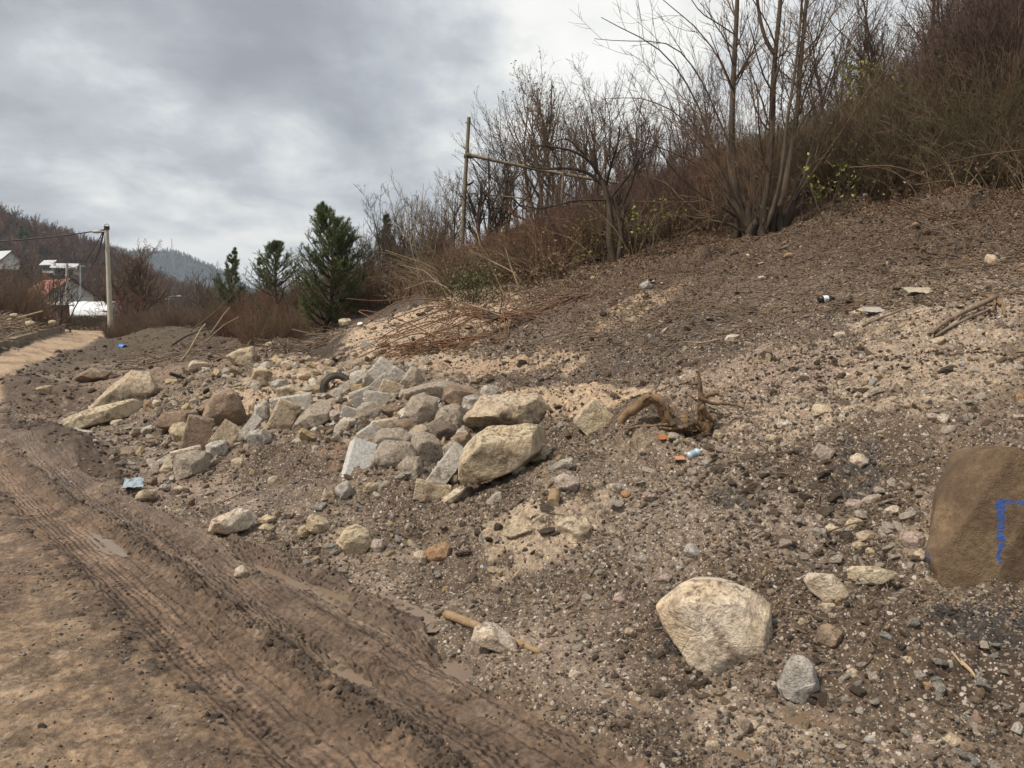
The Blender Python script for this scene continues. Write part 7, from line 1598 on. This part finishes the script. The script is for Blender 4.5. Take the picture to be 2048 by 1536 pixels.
# concrete block with blue paint at the right border
def painted_block():
    m, nt, b = new_mat('brown_cast_concrete'); L = nt.links.new; tc = nn(nt, 'ShaderNodeTexCoord'); v = tc.outputs['Object']; n1 = noise_node(nt, v, 3.2, 6, .65, .4); n2 = noise_node(nt, v, 34, 6, .7); n3 = noise_node(nt, v, 150, 3, .7)
    c = ramp_node(nt, n1, [(.28, (.085, .050, .030)), (.5, (.140, .092, .054)), (.68, (.235, .165, .095))]); c = mixc(nt, 1.0, c, ramp_node(nt, n2, [(.3, (.68, .66, .64)), (.7, (1.3, 1.28, 1.22))]), 'MULTIPLY'); c = mixc(nt, ramp_node(nt, n3, [(.62, (0, 0, 0)), (.72, (.7, .7, .7))]), c, (.36, .29, .21))
    s = nn(nt, 'ShaderNodeSeparateXYZ'); wv = nn(nt, 'ShaderNodeVectorMath', operation='MULTIPLY_ADD'); nz = nn(nt, 'ShaderNodeTexNoise'); nz.inputs['Scale'].default_value = 26; nz.inputs['Detail'].default_value = 6; L(v, nz.inputs['Vector']); L(nz.outputs['Color'], wv.inputs[0]); wv.inputs[1].default_value = (.045, .045, .045); L(v, wv.inputs[2]); L(wv.outputs[0], s.inputs[0])
    def band(ch, c0, w): return math_node(nt, 'LESS_THAN', math_node(nt, 'ABSOLUTE', math_node(nt, 'SUBTRACT', s.outputs[ch], c0)), w)
    st1 = math_node(nt, 'MULTIPLY', band(0, PX0, .017), band(2, PZ0 + .01, .11)); st2 = math_node(nt, 'MULTIPLY', band(0, PX0 + .065, .075), band(2, PZ0 + .118, .010)); st3 = math_node(nt, 'MULTIPLY', band(0, PX0 - .004, .007), band(2, PZ0 - .13, .035))
    st4 = math_node(nt, 'MULTIPLY', band(0, PX0 - .29, .014), band(2, PZ0 + .03, .02))
    st5 = math_node(nt, 'MULTIPLY', band(0, PX0 - .31, .03), band(2, PZ0 - .18, .05)); st5 = math_node(nt, 'MULTIPLY', st5, ramp_node(nt, n2, [(.48, (0, 0, 0)), (.6, (.6, .6, .6))]))
    a = math_node(nt, 'ADD', math_node(nt, 'ADD', st1, st2), math_node(nt, 'ADD', st3, st4), True); a = math_node(nt, 'MULTIPLY', a, ramp_node(nt, n2, [(.42, (.0, .0, .0)), (.52, (.95, .95, .95))])); a = math_node(nt, 'ADD', a, st5, True)
    c = mixc(nt, a, c, (.02, .10, .36)); L(c, b.inputs['Base Color']); b.inputs['Roughness'].default_value = .85; bump(nt, b, math_node(nt, 'ADD', math_node(nt, 'MULTIPLY', n1, 1.5), math_node(nt, 'ADD', n2, math_node(nt, 'MULTIPLY', n3, .6))), .016, 1.0); return m
Yb = hit(1900, 1185)[1] + .05; sb = Yb / F; cx, cy = 2010, 1060; PX0, PZ0 = (2010 - cx) * sb, (cy - 1045) * sb * 1.0
ol = [(1858, 1185), (1862, 1110), (1895, 1010), (1922, 960), (1962, 878), (2015, 885), (2080, 930), (2170, 970), (2215, 1100), (2190, 1262), (2060, 1255), (1950, 1215)]
rng = np.random.default_rng(4); o_ = convex([((x - cx) * sb, (cy - y) * sb) for x, y in ol]); pl = []
oo = np.array(o_); 
for i in range(len(oo)):
    a, b = oo[i], oo[(i + 1) % len(oo)]; ed = b - a; n2 = np.array((ed[1], -ed[0])) / np.hypot(*ed); h = float(n2 @ a); pl.append((np.array((n2[0], 0.0, n2[1])), max(h, .02)))
pl += [(np.array((0, -1., 0)), .14), (np.array((0, 1., 0)), .5)]
_N = np.array([p_[0] for p_ in pl]); _H = np.array([p_[1] for p_ in pl])
for _k in range(9):
    _n = rng.normal(size=3) * (1, .9, 1); _n /= np.linalg.norm(_n); pl.append((_n, 1 / (np.maximum(_N @ _n, 1e-6) / _H).max() * rng.uniform(.93, .99)))
v, q = rock_geo(pl, 6, 90, .040, 7, 3, .9); blk = link('concrete_block', mesh_np('concrete_block', v + np.array((0, .12, 0)), q), painted_block(), loc=P(cx, cy, Yb)); blk.rotation_euler = (math.radians(-12), 0, -math.atan2(P(cx, cy, Yb)[0], Yb) * .6)
tag(blk, 'brown concrete block with a blue painted mark, cut by the right border', 'concrete block')

# rubbish
def cloth(name, px, py, w, h, label, mat, cat, seed, lift=.03, rot=0.0, thick=.5):
    rng = np.random.default_rng(seed); g = hit(px, py); s = g[1] / F; n = 26; u, v = np.meshgrid(np.linspace(-.5, .5, n), np.linspace(-.5, .5, n), indexing='ij'); ed = 1 - .25 * fbm2(u * 3 + seed, v * 3, 2, seed); X, Y_ = u * w * s * ed, v * h * s * 2.2 * ed
    z = (fbm2(u * 4 + seed, v * 4, 4, seed) * .5 + .5) * h * s * thick; V = np.stack([X, Y_, z + lift], -1).reshape(-1, 3); ix = np.arange(n * n).reshape(n, n); Q = np.stack([ix[:-1, :-1], ix[1:, :-1], ix[1:, 1:], ix[:-1, 1:]], -1).reshape(-1, 4); V2 = V - (0, 0, .006); NQ = len(V)
    o = link(name, mesh_np(name, np.vstack([V, V2]), np.vstack([Q, Q[:, ::-1] + NQ])), mat, loc=g); o.rotation_euler = (.35, 0, rot); return tag(o, label, cat)
def pm(n, c, r=.4): return plain_mat(n, tuple(x * .75 for x in c), c, 25, r)
cloth('blue_cloth', 268, 974, 36, 14, 'crumpled pale blue cloth in the mud below the left rubble', pm('pale_blue_cloth', (.34, .41, .45), .85), 'cloth', 3, .02, .3, .9)
cloth('plastic_scrap', 565, 675, 16, 5, 'turquoise plastic scrap at the foot of the brush left of the big pine', pm('turquoise_plastic', (.05, .33, .5)), 'rubbish', 5)
cloth('plastic_scrap', 1326, 878, 24, 9, 'orange plastic scrap below the uprooted stump', pm('orange_plastic', (.40, .15, .05)), 'rubbish', 6, .01, .2)
cloth('orange_rag', 1358, 924, 20, 6, 'pale orange rag left of the blue bottle', pm('faded_orange', (.50, .25, .14)), 'rubbish', 7)
cloth('orange_tape', 1460, 1370, 20, 3, 'orange scrap under the big cream boulder', pm('orange_red', (.62, .13, .03)), 'rubbish', 8, .004)
cloth('white_paper', 720, 651, 9, 6, 'tiny white scrap beside the mossy yellow boulder', pm('white_scrap', (.8, .8, .8)), 'rubbish', 9)
cloth('plastic_sheet', 1840, 588, 60, 16, 'beige plastic sheet on the leaf-covered slope, higher one', pm('beige_plastic', (.42, .36, .26), .6), 'rubbish', 10, .02, .2)
cloth('plastic_sheet', 1745, 625, 40, 12, 'crumpled grey plastic on the slope right of the beverage bottle', pm('grey_plastic', (.40, .36, .31), .6), 'rubbish', 11, .02, .1)
cloth('plastic_scrap', 1092, 520, 14, 10, 'dark blue scrap at the foot of the thicket', pm('dark_blue_plastic', (.06, .08, .16)), 'rubbish', 12)
def bottle(px, py, L_, r_, ang, mats, label):
    g = hit(px, py); s = g[1] / F; L_, r_ = L_ * s, r_ * s; e = empty('bottle', g + np.array((0, -.01, r_ * .8))); tag(e, label, 'bottle')
    def seg(nm, prof, mt, par=e): v, q = lathe([(a * r_, b * L_) for a, b in prof], 18); v = v[:, [2, 1, 0]]; return part(nm, (v, q), mt, par)
    seg('body', [(0, -.5), (.8, -.5), (1, -.46), (1, -.30), (.92, -.27), (.92, .08), (1, .11), (.95, .22), (.6, .34), (.3, .40), (.3, .46)], mats[0]); seg('label_band', [(.95, -.26), (.95, .07)], mats[1]); seg('cap', [(.36, .44), (.36, .5), (0, .5)], mats[2]); e.rotation_euler = (0, -ang, .1)
bottle(1652, 604, 32, 7.5, .08, (pm('dark_cola_plastic', (.035, .018, .014), .2), pm('white_label', (.75, .78, .82)), BLK), 'dark bottle with a white label lying on the upper slope')
bottle(1389, 912, 32, 8, .42, (pm('pale_blue_pet', (.50, .57, .60), .25), pm('blue_label', (.25, .38, .48)), pm('white_cap', (.7, .7, .7))), 'pale blue plastic bottle lying on the slope below the stump')
# sawn log end stuck in the slope
g = hit(1106, 1012); s = g[1] / F; e = empty('log_end', g); tag(e, 'round sawn log end stuck in the slope, left of the three stones', 'log'); v, q = lathe([(0, -.1), (12 * s, -.1), (12.5 * s, 0), (12 * s, .01)], 16); v = v[:, [0, 2, 1]] * (1, -1, 1.15); o = part('bark', (v, q), BK['wood'], e); o.location = (0, 0, 6 * s); v, q = lathe([(0, .011), (11.8 * s, .011)], 16); v = v[:, [0, 2, 1]] * (1, -1, 1.15); o = part('cut_face', (v, q), plain_mat('cut_wood', (.42, .36, .26), (.66, .60, .48), 30), e); o.location = (0, 0, 6 * s); 
for o in e.children: o.rotation_euler = (.5, 0, -.2)

# ------------------------------------------------------------------ air
hz = bpy.data.materials.new('air'); hz.use_nodes = True; nt = hz.node_tree; nt.nodes.clear(); o_ = nn(nt, 'ShaderNodeOutputMaterial'); pv = nn(nt, 'ShaderNodeVolumePrincipled')
pv.inputs['Color'].default_value = (.66, .78, .94, 1); pv.inputs['Density'].default_value = .00026; nt.links.new(pv.outputs[0], o_.inputs['Volume'])
V, Q = quad_box(-2650, 2650, -2650, 2650, -4, 215); tag(link('haze', mesh_np('haze', V, Q, False), hz), kind='stuff')
